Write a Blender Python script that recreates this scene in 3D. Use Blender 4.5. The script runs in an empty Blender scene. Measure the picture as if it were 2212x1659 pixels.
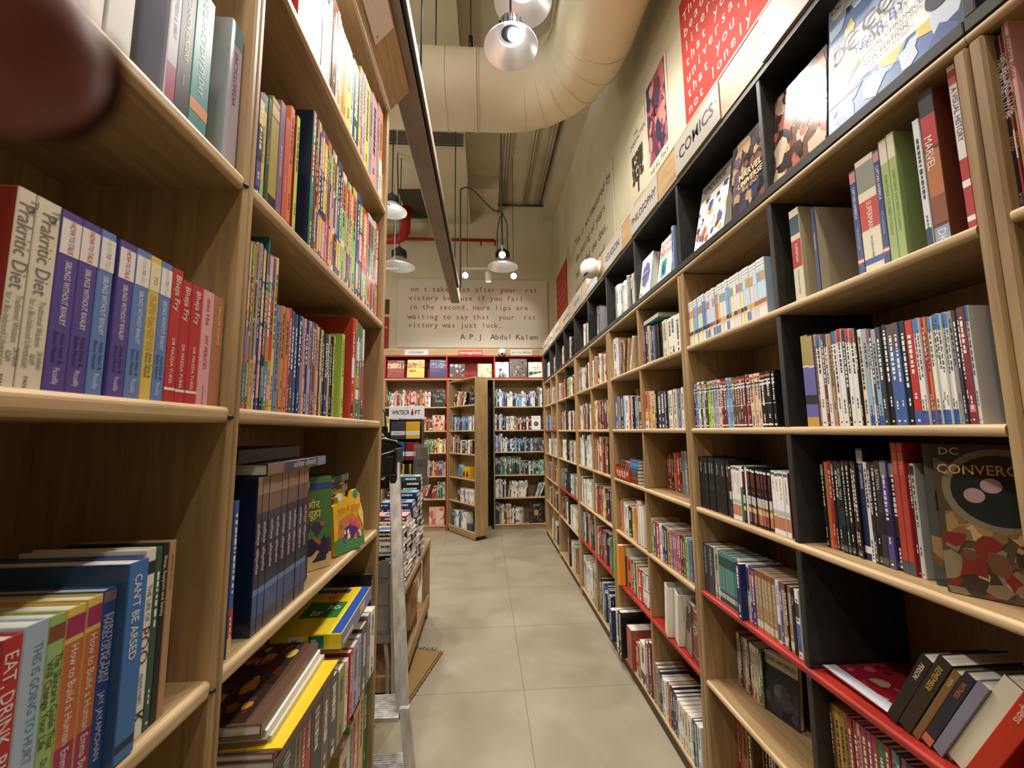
import bpy, math, random
from mathutils import Matrix, Vector

# ------------------------------------------------------------------ camera, world, lights, exposure
SC = bpy.context.scene
COL = SC.collection
FPX, CX, CY, CAMH = 889.0, 1106.0, 829.5, 1.50
def _cv(px, py):
    return Vector(((px-CX)/FPX, -(py-CY)/FPX, -1.0)).normalized()
_Y = _cv(1049, 931); _Z = _cv(1025, -7010)
_Z = (_Z - _Y*_Z.dot(_Y)).normalized(); _X = _Y.cross(_Z)
CAMROT = Matrix((_X, _Y, _Z))                      # camera axes -> world axes
cam_d = bpy.data.cameras.new('camera'); cam = bpy.data.objects.new('camera', cam_d); COL.objects.link(cam)
cam.matrix_world = Matrix.Translation((0, 0, CAMH)) @ CAMROT.to_4x4()
cam_d.sensor_width = 36.0; cam_d.lens = 36.0*FPX/2212.0
cam_d.clip_start = 0.004; cam_d.clip_end = 60
cam_d.dof.use_dof = True; cam_d.dof.focus_distance = 1.9; cam_d.dof.aperture_fstop = 7.5
SC.camera = cam
SC.view_settings.view_transform = 'Standard'; SC.view_settings.look = 'None'
SC.view_settings.gamma = 1.0; SC.view_settings.use_curve_mapping = False
SC.view_settings.exposure = -0.18
try:
    SC.cycles.use_adaptive_sampling = True; SC.cycles.use_denoising = True
    SC.cycles.max_bounces = 7; SC.cycles.diffuse_bounces = 4; SC.cycles.glossy_bounces = 3
    SC.cycles.sample_clamp_indirect = 6.0; SC.cycles.caustics_reflective = False; SC.cycles.caustics_refractive = False
except Exception: pass
W = bpy.data.worlds.new('world'); SC.world = W; W.use_nodes = True
W.node_tree.nodes['Background'].inputs[0].default_value = (1.0, 0.96, 0.90, 1); W.node_tree.nodes['Background'].inputs[1].default_value = 0.05

def spot(loc, aim, watts, angle=110, blend=0.6, size=0.05, col=(1.0, 0.955, 0.885)):
    l = bpy.data.lights.new('lamp_light', 'SPOT'); l.energy = watts; l.color = col
    l.spot_size = math.radians(angle); l.spot_blend = blend; l.shadow_soft_size = size
    o = bpy.data.objects.new('lamp_light', l); COL.objects.link(o); o.location = loc
    o.rotation_euler = (Vector(aim)-Vector(loc)).to_track_quat('-Z', 'Y').to_euler(); return o
# lamps over the aisle: track spots above and behind the camera, the pendants in view, and unseen fill points added beside them
for (x, y, z, ax, ay, az, w) in ((0.46, -0.75, 4.0, 0.70, -0.6, 0.9, 62), (0.46, 0.60, 4.0, 0.72, 0.9, 0.9, 100), (0.36, 1.62, 4.0, 0.74, 3.3, 0.7, 130)):
    spot((x, y, z), (ax, ay, az), w, 120, 0.5)
for y in (-0.45, 0.35, 1.12):
    spot((-0.372, y, 3.02), (-0.31, y+0.10, 0.0), 34, 120, 0.6)
spot((0.150, 2.08, 3.60), (0.30, 2.2, 0), 70, 150, 0.5)          # second pendant
spot((0.205, 2.47, 4.30), (0.30, 2.6, 0), 70, 150, 0.5)           # pendant behind it
spot((0.232, 5.25, 3.57), (0.1, 5.4, 0), 150, 150, 0.5)           # far pendants
spot((-1.09, 5.1, 3.48), (-0.9, 5.2, 0), 110, 150, 0.5)
spot((-0.88, 3.72, 3.50), (-0.7, 3.4, 0), 90, 150, 0.5)
spot((0.42, 5.56, 3.62), (0.40, 6.8, 3.3), 34, 55, 0.6, 0.03)    # track spots on the end wall
spot((-0.30, 5.50, 3.58), (-0.5, 6.8, 3.2), 22, 60, 0.6, 0.03)
for (x, y, z, w) in ((-0.2, 0.1, 4.2, 40), (-1.6, 1.5, 4.6, 50), (-2.6, 4.2, 3.2, 80), (-2.4, 1.0, 4.2, 45)):  # added fill points without fittings, lifting the upper walls and ceiling
    l = bpy.data.lights.new('fill_glow', 'POINT'); l.energy = w; l.color = (1.0, 0.95, 0.87); l.shadow_soft_size = 0.25
    o = bpy.data.objects.new('fill_glow', l); COL.objects.link(o); o.location = (x, y, z)

# ------------------------------------------------------------------ helpers
def lin(c): return c/12.92 if c <= 0.04045 else ((c+0.055)/1.055)**2.4
def hx(s):
    s = s.lstrip('#'); return tuple(lin(int(s[i:i+2], 16)/255.0) for i in (0, 2, 4))
def proj_lin(a, X, y, z):
    pass
CM = CAMROT.transposed()
def y_at(px, X, z):
    """depth y of the point of plane x=X at height z that lies on image column px"""
    a = CM @ Vector((0, 1, 0)); b = CM @ Vector((X, 0, z-CAMH)); k = (px-CX)/FPX
    return (-k*b.z - b.x)/(a.x + k*a.z)
def z_at(py, X, y):
    a = CM @ Vector((0, 0, 1)); b = CM @ Vector((X, y, -CAMH)); k = -(py-CY)/FPX
    return (-k*b.z - b.y)/(a.y + k*a.z)
def ray(px, py): return CAMROT @ Vector(((px-CX)/FPX, -(py-CY)/FPX, -1.0))
def on_x(px, py, X): r = ray(px, py); t = X/r.x; return Vector((0, 0, CAMH)) + r*t
def on_y(px, py, Y): r = ray(px, py); t = Y/r.y; return Vector((0, 0, CAMH)) + r*t

def tag(o, label=None, cat=None, group=None, kind=None):
    if label: o['label'] = label
    if cat: o['category'] = cat
    if group: o['group'] = group
    if kind: o['kind'] = kind
    return o
def empty(name, loc=(0, 0, 0), rz=0.0, parent=None):
    o = bpy.data.objects.new(name, None); COL.objects.link(o); o.location = loc; o.rotation_euler = (0, 0, rz)
    o.empty_display_size = 0.05; o.parent = parent; return o

_FONT = {}
def text_shape(s, bold=0.0):
    key = (s, bold)
    if key in _FONT: return _FONT[key]
    cu = bpy.data.curves.new('tmp_text', 'FONT'); cu.body = s; cu.size = 1.0; cu.resolution_u = 2; cu.offset = bold
    ob = bpy.data.objects.new('tmp_text', cu); COL.objects.link(ob)
    dg = bpy.context.evaluated_depsgraph_get(); ev = ob.evaluated_get(dg); me = ev.to_mesh()
    vs = [(v.co.x, v.co.y) for v in me.vertices]; fs = [tuple(p.vertices) for p in me.polygons]
    ev.to_mesh_clear(); bpy.data.objects.remove(ob); bpy.data.curves.remove(cu)
    if vs:
        x0 = min(v[0] for v in vs); x1 = max(v[0] for v in vs); vs = [(a-x0, b) for a, b in vs]; w = x1-x0
    else: w = 0.3
    _FONT[key] = (vs, fs, w); return _FONT[key]

class MB:
    """collects shapes (each face with a colour and a material slot) and links them as ONE mesh object"""
    def __init__(s): s.v = []; s.f = []; s.c = []; s.m = []; s.sm = []
    def add(s, vs, fs, col=(1, 1, 1), mi=0, smooth=False, M=None):
        n = len(s.v)
        if M is not None: vs = [tuple(M @ Vector(v)) for v in vs]
        s.v += [tuple(v) for v in vs]
        for f in fs: s.f.append(tuple(i+n for i in f)); s.c.append(col); s.m.append(mi); s.sm.append(smooth)
    def box(s, x0, x1, y0, y1, z0, z1, col=(1, 1, 1), mi=0, M=None):
        vs = [(x, y, z) for z in (z0, z1) for y in (y0, y1) for x in (x0, x1)]
        s.add(vs, [(0, 2, 3, 1), (4, 5, 7, 6), (0, 1, 5, 4), (2, 6, 7, 3), (0, 4, 6, 2), (1, 3, 7, 5)], col, mi, False, M)
    def bbox(s, x0, x1, y0, y1, z0, z1, col=(1, 1, 1), mi=0, b=0.002, M=None):
        """box with its twelve edges chamfered"""
        b = min(b, (x1-x0)*.45, (y1-y0)*.45, (z1-z0)*.45); vs = []; idx = {}
        X = (x0, x1); Y = (y0, y1); Z = (z0, z1); sg = (1, -1)
        for i in (0, 1):
            for j in (0, 1):
                for k in (0, 1):
                    for ax in (0, 1, 2):
                        p = [X[i], Y[j], Z[k]]; q = [X[i]+sg[i]*b, Y[j]+sg[j]*b, Z[k]+sg[k]*b]; q[ax] = p[ax]
                        idx[(i, j, k, ax)] = len(vs); vs.append(tuple(q))
        fs = []
        for ax in (0, 1, 2):
            o = [a for a in (0, 1, 2) if a != ax]
            for e in (0, 1):
                q = []
                for (a, c) in ((0, 0), (1, 0), (1, 1), (0, 1)):
                    k = [0, 0, 0]; k[ax] = e; k[o[0]] = a; k[o[1]] = c; q.append(idx[(*k, ax)])
                fs.append(tuple(q))
            for a in (0, 1):
                for c in (0, 1):
                    q = []
                    for e, axx in ((0, o[0]), (1, o[0]), (1, o[1]), (0, o[1])):
                        k = [0, 0, 0]; k[ax] = e; k[o[0]] = a; k[o[1]] = c; q.append(idx[(*k, axx)])
                    fs.append(tuple(q))
        for i in (0, 1):
            for j in (0, 1):
                for k in (0, 1): fs.append((idx[(i, j, k, 0)], idx[(i, j, k, 1)], idx[(i, j, k, 2)]))
        s.add(vs, fs, col, mi, False, M)
    def prism(s, pts, axis, a, b, col=(1, 1, 1), mi=0, smooth=False, M=None):
        """polygon pts (2D) swept along axis from a to b; pts are the two other coordinates in x,y,z order"""
        n = len(pts); vs = []
        for t in (a, b):
            for p in pts:
                q = list(p); q.insert(axis, t); vs.append(tuple(q))
        s.add(vs, [tuple(range(n-1, -1, -1)), tuple(range(n, 2*n))], col, mi, False, M)
        n0 = len(s.v)-2*n
        for i in range(n):
            j = (i+1) % n; s.f.append((n0+i, n0+j, n0+n+j, n0+n+i)); s.c.append(col); s.m.append(mi); s.sm.append(smooth)
    def tube(s, pts, r, seg=10, col=(1, 1, 1), mi=0, cap=True, M=None):
        pts = [Vector(p) for p in pts]; n = len(pts); vs = []
        rs = r if isinstance(r, (list, tuple)) else [r]*n
        t0 = (pts[1]-pts[0]).normalized(); u = t0.orthogonal().normalized()
        for i, p in enumerate(pts):
            t = (pts[min(i+1, n-1)]-pts[max(i-1, 0)]).normalized()
            u = (u - t*u.dot(t)).normalized(); w = t.cross(u)
            for k in range(seg):
                a = 2*math.pi*k/seg; vs.append(tuple(p + (u*math.cos(a)+w*math.sin(a))*rs[i]))
        fs = []
        for i in range(n-1):
            for k in range(seg):
                l = (k+1) % seg; fs.append((i*seg+k, i*seg+l, (i+1)*seg+l, (i+1)*seg+k))
        s.add(vs, fs, col, mi, True, M)
        if cap:
            n0 = len(s.v)-len(vs)
            s.f.append(tuple(n0+k for k in range(seg-1, -1, -1))); s.c.append(col); s.m.append(mi); s.sm.append(False)
            s.f.append(tuple(n0+(n-1)*seg+k for k in range(seg))); s.c.append(col); s.m.append(mi); s.sm.append(False)
    def lathe(s, prof, seg=32, col=(1, 1, 1), mi=0, M=None, smooth=True):
        vs = []; n = len(prof)
        for (r, z) in prof:
            for k in range(seg):
                a = 2*math.pi*k/seg; vs.append((r*math.cos(a), r*math.sin(a), z))
        fs = []
        for i in range(n-1):
            for k in range(seg):
                l = (k+1) % seg; fs.append((i*seg+k, i*seg+l, (i+1)*seg+l, (i+1)*seg+k))
        s.add(vs, fs, col, mi, smooth, M)
    def text(s, body, M, size, col, mi=0, align='l', bold=0.0, mono=0.0, stretch=1.0, maxw=None):
        """letters in the XY plane of M"""
        if mono:
            for i, ch in enumerate(body):
                if ch == ' ': continue
                vs, fs, w = text_shape(ch, bold)
                k = size*stretch
                s.add([(a*k + mono*i + (mono-w*k)*0.5, b*size, 0) for a, b in vs], fs, col, mi, False, M)
            return mono*len(body)
        vs, fs, w = text_shape(body, bold); k = size*stretch
        if maxw and w*k > maxw: k = maxw/w
        o = {'l': 0, 'c': -w*k/2, 'r': -w*k}[align]
        s.add([(a*k+o, b*size, 0) for a, b in vs], fs, col, mi, False, M); return w*k
    def build(s, name, mats, parent=None, loc=(0, 0, 0), rz=0.0, colors=True):
        me = bpy.data.meshes.new(name); me.from_pydata(s.v, [], s.f); me.update()
        for m in (mats if isinstance(mats, (list, tuple)) else [mats]): me.materials.append(m)
        me.polygons.foreach_set('material_index', s.m); me.polygons.foreach_set('use_smooth', s.sm)
        if colors:
            at = me.attributes.new('Col', 'FLOAT_COLOR', 'CORNER'); buf = []
            for f, c in zip(s.f, s.c): buf += [c[0], c[1], c[2], 1.0]*len(f)
            at.data.foreach_set('color', buf)
        o = bpy.data.objects.new(name, me); COL.objects.link(o); o.parent = parent; o.location = loc; o.rotation_euler = (0, 0, rz)
        return o

# ------------------------------------------------------------------ materials
def mat(name, base=(0.8, 0.8, 0.8), rough=0.5, metal=0.0, spec=0.5, emit=None, estr=0.0, alpha=None, trans=0.0, ior=1.45, coat=0.0):
    m = bpy.data.materials.new(name); m.use_nodes = True; nt = m.node_tree; b = nt.nodes['Principled BSDF']
    b.inputs['Base Color'].default_value = (*base, 1); b.inputs['Roughness'].default_value = rough; b.inputs['Metallic'].default_value = metal
    b.inputs['Specular IOR Level'].default_value = spec; b.inputs['IOR'].default_value = ior
    if trans: b.inputs['Transmission Weight'].default_value = trans
    if coat: b.inputs['Coat Weight'].default_value = coat; b.inputs['Coat Roughness'].default_value = 0.15
    if emit: b.inputs['Emission Color'].default_value = (*emit, 1); b.inputs['Emission Strength'].default_value = estr
    return m
def nodes(m): return m.node_tree, m.node_tree.nodes, m.node_tree.links, m.node_tree.nodes['Principled BSDF']
def noisy(m, c1, c2, scale=(1, 1, 1), sc=5.0, detail=6, lo=0.35, hi=0.65, bump=0.0, coord='Object', dist=0.0, rough=None):
    nt, N, L, b = nodes(m); tc = N.new('ShaderNodeTexCoord'); mp = N.new('ShaderNodeMapping'); mp.inputs['Scale'].default_value = scale
    ns = N.new('ShaderNodeTexNoise'); ns.inputs['Scale'].default_value = sc; ns.inputs['Detail'].default_value = detail; ns.inputs['Distortion'].default_value = dist
    rp = N.new('ShaderNodeValToRGB'); e = rp.color_ramp.elements; e[0].position = lo; e[1].position = hi; e[0].color = (*c1, 1); e[1].color = (*c2, 1)
    L.new(tc.outputs[coord], mp.inputs[0]); L.new(mp.outputs[0], ns.inputs['Vector']); L.new(ns.outputs[0], rp.inputs[0]); L.new(rp.outputs[0], b.inputs['Base Color'])
    if bump:
        bp = N.new('ShaderNodeBump'); bp.inputs['Strength'].default_value = bump; bp.inputs['Distance'].default_value = 0.002
        L.new(ns.outputs[0], bp.inputs['Height']); L.new(bp.outputs[0], b.inputs['Normal'])
    if rough:
        mr = N.new('ShaderNodeMapRange'); mr.inputs['To Min'].default_value = rough[0]; mr.inputs['To Max'].default_value = rough[1]
        L.new(ns.outputs[0], mr.inputs['Value']); L.new(mr.outputs[0], b.inputs['Roughness'])
    return rp
def wood(name, axis, c1='8E7350', c2='BA9C70', rough=0.45):
    """birch ply: long grain along axis, broad board-to-board tone, small specks"""
    m = mat(name, rough=rough); nt, N, L, b = nodes(m)
    sc = [26, 26, 26]; sc[axis] = 1.6
    rp = noisy(m, hx(c1), hx(c2), tuple(sc), 1.6, 8, 0.25, 0.78, 0.06, 'Object', 1.2, (rough-.06, rough+.12))
    tc = [n for n in N if n.type == 'TEX_COORD'][0]
    n2 = N.new('ShaderNodeTexNoise'); n2.inputs['Scale'].default_value = 2.3; n2.inputs['Detail'].default_value = 3
    r2 = N.new('ShaderNodeValToRGB'); r2.color_ramp.elements[0].position = 0.3; r2.color_ramp.elements[1].position = 0.7
    r2.color_ramp.elements[0].color = (0.80, 0.76, 0.70, 1); r2.color_ramp.elements[1].color = (1.04, 1.03, 1.0, 1)
    mx = N.new('ShaderNodeMix'); mx.data_type = 'RGBA'; mx.blend_type = 'MULTIPLY'; mx.inputs[0].default_value = 1.0
    L.new(tc.outputs['Object'], n2.inputs['Vector']); L.new(n2.outputs[0], r2.inputs[0]); L.new(rp.outputs[0], mx.inputs[6]); L.new(r2.outputs[0], mx.inputs[7])
    L.new(mx.outputs[2], b.inputs['Base Color']); return m
def attr(name, rough=0.35, spec=0.5, coat=0.0, bump=0.0):
    m = mat(name, rough=rough, spec=spec, coat=coat); nt, N, L, b = nodes(m)
    a = N.new('ShaderNodeAttribute'); a.attribute_name = 'Col'; L.new(a.outputs['Color'], b.inputs['Base Color']); return m
WV = wood('birch_ply_upright', 2); WH = wood('birch_ply_lengthwise', 1); WX = wood('birch_ply_crosswise', 0)
WEDGE = wood('shelf_nosing_pale', 1, 'B59872', 'DCC29A', 0.38); WEDGEX = wood('shelf_nosing_pale_cross', 0, 'B59872', 'DCC29A', 0.38)
BLACK = mat('charcoal_laminate', rough=0.5); noisy(BLACK, hx('262422'), hx('33302D'), (1, 1, 1), 30, 4, 0.3, 0.7)
REDP = mat('red_laminate', rough=0.4); noisy(REDP, hx('8E2018'), hx('B02E20'), (1, 1, 1), 9, 4, 0.3, 0.7)
def chip(m, line, base_scale=60):
    return m
COVER = attr('printed_cover', 0.34, 0.5); GLOSS = attr('glossy_cover', 0.16, 0.6, 0.3); MATTE = attr('matte_print', 0.6, 0.3)
PAPER = mat('paper_block', rough=0.85, spec=0.2); noisy(PAPER, hx('CFC8B8'), hx('F1ECE0'), (300, 3, 3), 1.0, 2, 0.3, 0.7)
WALLM = mat('cream_wall_paint', rough=0.8, spec=0.25); noisy(WALLM, hx('BDB49C'), hx('C9C1AB'), (1, 1, 1), 3.0, 8, 0.3, 0.7, 0.03)
CEILM = mat('cream_ceiling_paint', rough=0.85, spec=0.2); noisy(CEILM, hx('B2A88F'), hx('C2B9A2'), (1, 1, 1), 2.2, 8, 0.3, 0.7, 0.05)
DUCTM = mat('painted_duct', rough=0.6); noisy(DUCTM, hx('BFB59C'), hx('CFC6AF'), (1, 1, 1), 2.5, 8, 0.3, 0.7, 0.02)
STEEL = mat('brushed_aluminium', hx('C8C4BE'), 0.42, 0.55); noisy(STEEL, hx('A8A49E'), hx('DAD6D0'), (40, 40, 4), 1.0, 4, 0.3, 0.7, 0.02)
GREYM = mat('grey_brown_metal', rough=0.55); noisy(GREYM, hx('7B6D60'), hx('8A7B6D'), (1, 1, 1), 4, 5, 0.3, 0.7)
DKMET = mat('dark_grey_metal', hx('3A3C40'), 0.45, 0.4)
BLKPL = mat('black_plastic', hx('141416'), 0.35)
GREYPL = mat('grey_plastic', rough=0.45); noisy(GREYPL, hx('86847F'), hx('97958F'), (1, 1, 1), 12, 4)
WHITEP = mat('white_plastic', hx('E9E6E0'), 0.4)
PLATE = attr('sign_plate', 0.35, 0.5)
REDPIPE = mat('red_enamel_pipe', hx('9E1F14'), 0.4)
CABLE = mat('grey_green_cable', hx('4A5148'), 0.6)
REFL = mat('spun_aluminium_reflector', hx('D6D6DA'), 0.35, 0.55)
FROST = mat('frosted_shade', hx('DCE2E2'), 0.3, 0.0)
LED = mat('lit_lamp_lens', (1, 1, 1), 0.5, emit=(1.0, 0.97, 0.93), estr=28.0)
CARD = mat('corrugated_cardboard', rough=0.8); noisy(CARD, hx('8C6A40'), hx('A9865A'), (1, 1, 1), 8, 6, 0.3, 0.7)
CLEAR = mat('clear_acrylic', (0.95, 0.97, 0.97), 0.06, trans=0.92, ior=1.3)
BLKIN = mat('painted_dark_interior', hx('15130F'), 0.9)
FLOORM = mat('concrete_look_tile', rough=0.35); 
def floor_mat():
    nt, N, L, b = nodes(FLOORM); rp = noisy(FLOORM, hx('958A75'), hx('ADA28C'), (1, 1, 1), 2.4, 9, 0.3, 0.72, 0.02, 'Object', 0.6, (0.30, 0.48))
    tc = [n for n in N if n.type == 'TEX_COORD'][0]; sx = N.new('ShaderNodeSeparateXYZ'); L.new(tc.outputs['Object'], sx.inputs[0])
    outs = []
    for ax, off in ((0, 0.218), (1, 2.573)):
        a = N.new('ShaderNodeMath'); a.operation = 'SUBTRACT'; a.inputs[1].default_value = off; L.new(sx.outputs[ax], a.inputs[0])
        d = N.new('ShaderNodeMath'); d.operation = 'DIVIDE'; d.inputs[1].default_value = 0.79; L.new(a.outputs[0], d.inputs[0])
        r = N.new('ShaderNodeMath'); r.operation = 'ROUND'; L.new(d.outputs[0], r.inputs[0])
        s = N.new('ShaderNodeMath'); s.operation = 'SUBTRACT'; L.new(d.outputs[0], s.inputs[0]); L.new(r.outputs[0], s.inputs[1])
        q = N.new('ShaderNodeMath'); q.operation = 'ABSOLUTE'; L.new(s.outputs[0], q.inputs[0]); outs.append(q)
    mn = N.new('ShaderNodeMath'); mn.operation = 'MINIMUM'; L.new(outs[0].outputs[0], mn.inputs[0]); L.new(outs[1].outputs[0], mn.inputs[1])
    lt = N.new('ShaderNodeMath'); lt.operation = 'LESS_THAN'; lt.inputs[1].default_value = 0.0022; L.new(mn.outputs[0], lt.inputs[0])
    mx = N.new('ShaderNodeMix'); mx.data_type = 'RGBA'; mx.inputs[7].default_value = (*hx('6E665A'), 1)
    L.new(lt.outputs[0], mx.inputs[0]); L.new(rp.outputs[0], mx.inputs[6]); L.new(mx.outputs[2], b.inputs['Base Color'])
floor_mat()

# ------------------------------------------------------------------ the room
XR, XL = 0.875, -0.44                 # front edges of the bookcases along the aisle
XRB, XLB = 1.185, -0.76               # their backs
YB, YBB = 6.50, 6.80                  # front and back of the bookcase on the end wall
CEIL, BEAM = 5.46, 5.25
def struct(name, mb, m): return tag(mb.build(name, m), kind='structure')
m = MB(); m.box(-3.6, 1.35, -2.6, 6.95, -0.1, 0.0); struct('floor', m, FLOORM)
m = MB(); m.box(1.19, 1.35, -2.6, 6.95, 0, 5.7); struct('wall_right', m, WALLM)
m = MB(); m.box(-3.6, 1.35, 6.80, 6.95, 0, 5.7); struct('wall_back', m, WALLM)
m = MB(); m.box(-3.75, -3.6, -2.6, 6.95, 0, 5.7); struct('wall_left', m, WALLM)
m = MB(); m.box(-3.75, 1.35, -2.75, -2.6, 0, 5.7); struct('wall_front', m, WALLM)
m = MB()
m.box(-3.6, 1.35, -2.6, 6.95, CEIL, 5.7)
SOF, SX = 5.06, -.245                                            # boxed-in soffit on the left, coffer beam on the right
m.box(-3.6, SX, 4.90, 6.80, SOF, CEIL-.0005); m.box(SX+.0005, 0.22, 6.05, 6.80, BEAM, CEIL-.0005)
m.box(-3.6, SX, 2.2, 2.6, BEAM, CEIL-.0005); m.box(SX-.12, SX, 2.601, 4.899, BEAM+.02, CEIL-.0005)
m.box(1.02, 1.189, -2.6, 6.8, 5.14, CEIL-.0005)
struct('ceiling', m, CEILM)
def on_z(px, py, z): r = ray(px, py); t = (z-CAMH)/r.z; return Vector((0, 0, CAMH))+r*t
q = [on_z(*p, SOF) for p in ((858, 408), (908, 408), (925, 472), (882, 472))]
m = MB(); m.add([(v.x, v.y, SOF-.0015) for v in q]+[(v.x, v.y, SOF-.0005) for v in q], [(0, 1, 2, 3), (7, 6, 5, 4), (0, 4, 5, 1), (1, 5, 6, 2), (2, 6, 7, 3), (3, 7, 4, 0)]); struct('opening_dark_1', m, mat('painted_opening_dark', hx('3E382E'), 0.9))  # thin dark plate painted in for the shade inside a ceiling opening

# painted quote panel on the end wall
LETRED = hx('9C4A3A'); LETDK = hx('3A3A36')
def wall_M(loc, facing):
    """letters readable on a wall: facing '-y' (end wall) or '-x' (right wall)"""
    if facing == '-y': R = Matrix(((1, 0, 0), (0, 0, -1), (0, 1, 0)))
    elif facing == '-x': R = Matrix(((0, 0, -1), (-1, 0, 0), (0, 1, 0)))
    else: R = Matrix(((0, 0, 1), (1, 0, 0), (0, 1, 0)))
    return Matrix.Translation(loc) @ R.to_4x4()
m = MB(); m.bbox(-1.455, 1.06, 6.775, 6.7995, 2.88, 4.06, hx('C9C0B2'), 0, 0.003)
for body, py, px in ((' on t take rest after your  rst', 629, 877), ('victory because if you fail', 648, 882), ('in the second, more lips are', 668, 883), ('waiting to say that  your  rst', 689, 881), ('victory was just luck.', 707, 881)):
    p = on_y(px, py, 6.773); m.text(body, wall_M((p.x, 6.773, p.z), '-y'), 0.128, LETRED, 0, mono=0.0715, bold=0.004)
p = on_y(995, 733, 6.773); m.text('A.P.J. Abdul Kalam', wall_M((p.x, 6.773, p.z), '-y'), 0.128, LETDK, 0, mono=0.0715, bold=0.004)
WALLPRINT = attr('painted_panel', 0.6, 0.3)
tag(m.build('quote_panel', WALLPRINT), 'large pale wall panel with a red typed quotation about victory, above the end wall shelves', 'wall panel')

# posters and painted panels high on the right wall
def wpanel(name, y0, y1, z0, z1, col, label, cat, draw=None, th=0.012):
    m = MB(); m.bbox(1.19-th, 1.1897, y0, y1, z0, z1, col, 0, 0.002)
    if draw: draw(m, 1.19-th-0.001)
    return tag(m.build(name, WALLPRINT), label, cat)
def d_red(m, x):
    z = 3.885
    for s in ('That is part of the', 'beauty of all', 'literature.', 'that your longings are', 'universal longings,', "that you're", 'not lonely and'):
        m.text(s, wall_M((x, 2.12, z), '-x'), 0.088, hx('E8DDD0'), 0, mono=0.058); z -= 0.098
wpanel('quote_panel', 0.75, 2.155, 3.10, 4.05, hx('B23229'), 'red wall panel with a white typed quotation, highest above the comics bookcase', 'wall panel', d_red)
rnd = random.Random(4)
def blobs(m, x, y0, y1, z0, z1, cols, n, s0, s1, seed=1):
    """irregular paint patches lying in the plane of the picture"""
    r = random.Random(seed)
    for i in range(n):
        a = r.uniform(y0, y1); b = r.uniform(z0, z1); k = r.randint(5, 8); s = r.uniform(s0, s1); pts = []
        for j in range(k):
            an = -2*math.pi*j/k; q = s*r.uniform(.5, 1.0)
            pts.append((x-0.00004*(i+1), min(max(a+q*math.cos(an)*.8, y0), y1), min(max(b+q*math.sin(an)*1.4, z0), z1)))
        m.add(pts, [tuple(range(k))], hx(r.choice(cols)))
def d_india(m, x):
    m.box(x, x+.001, 2.39, 2.69, 3.36, 3.96, hx('8A4A50'))
    blobs(m, x-.0005, 2.39, 2.69, 3.36, 3.96, ['A65A5E', '6E3038', '4A3A58', 'B98A84', '38304A', 'C07A70'], 70, .03, .09, 7)
    m.text('INDIA', wall_M((x-.004, 2.66, 3.66), '-x'), 0.085, hx('2A1418'), 0, mono=.05)
    m.text('HEALTHY', wall_M((x, 2.68, 3.285), '-x'), 0.062, hx('3E5A38'), 0, mono=.042); m.text('KITCHEN', wall_M((x, 2.68, 3.215), '-x'), 0.062, hx('3E5A38'), 0, mono=.042)
wpanel('poster', 2.37, 2.71, 3.02, 3.97, hx('CFC6B4'), 'tall poster with a dark red painted picture lettered INDIA, high on the wall', 'poster', d_india, 0.008)
def d_tree(m, x):
    m.text('THE', wall_M((x, 2.96, 3.80), '-x'), 0.045, hx('4A463C')); m.text('CHARACTER', wall_M((x, 3.06, 3.735), '-x'), 0.06, hx('4A463C'), 0, mono=.036)
    blobs(m, x, 2.80, 3.02, 3.42, 3.66, ['3E3A32', '524C40', '37332B'], 90, .012, .035, 3)
    m.box(x-.0002, x, 2.895, 2.925, 3.32, 3.45, hx('3E3A32'))
    for k in range(6): m.box(x-.0002, x, 2.80+.02*(k % 3), 3.03-.02*(k % 2), 3.27-.035*k, 3.276-.035*k, hx('6A6454'))
wpanel('poster', 2.74, 3.10, 2.90, 3.92, hx('C6BCA4'), 'cream poster with a dark round-crowned tree, between the INDIA poster and the brown quotation', 'poster', d_tree, 0.006)
def d_dark(m, x):
    blobs(m, x, 2.73, 2.88, 2.83, 2.88, ['6A6A66', '4A4A4A'], 8, .01, .03, 5)
wpanel('poster', 2.715, 2.90, 2.81, 2.895, hx('2A2724'), 'small black poster half hidden behind the bookcase top, under the tree poster', 'poster', d_dark, 0.0115)
def d_time(m, x):
    z = 3.86
    for s in ('Time is not measured by', 'the passing of years', 'but by what one does,', 'what one feels, and'):
        m.text(s, wall_M((x, 5.08, z), '-x'), 0.15, hx('5E5244'), 0, mono=0.066, bold=.006); z -= 0.21
wpanel('quote_panel', 3.50, 5.22, 2.85, 4.03, hx('BEB59F'), 'cream wall panel with a brown typed quotation about time, high on the side wall', 'wall panel', d_time, 0.01)
def d_far(m, x):
    z = 3.80
    for k in range(8):
        m.text('literature has taught us'[k:k+13], wall_M((x, 6.45, z), '-x'), 0.07, hx('D5A79A'), 0, mono=.05); z -= .12
wpanel('quote_panel', 5.70, 6.53, 2.81, 3.99, hx('A83A2E'), 'red wall panel with faint lettering beside the corner with the end wall', 'wall panel', d_far)
m = MB(); m.bbox(-2.5, -1.60, 6.785, 6.7995, 2.82, 3.40, hx('9A2A1E'), 0, .002); m.text('literature', wall_M((-2.3, 6.783, 3.2), '-y'), .1, hx('D9A090'), 0, mono=.07)
m.box(-2.5, -1.60, 6.783, 6.785, 3.45, 3.70, hx('4A3A34'))
tag(m.build('quote_panel', WALLPRINT), 'dark red panel glimpsed on the end wall behind the tall bookcase edge', 'wall panel')

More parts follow.
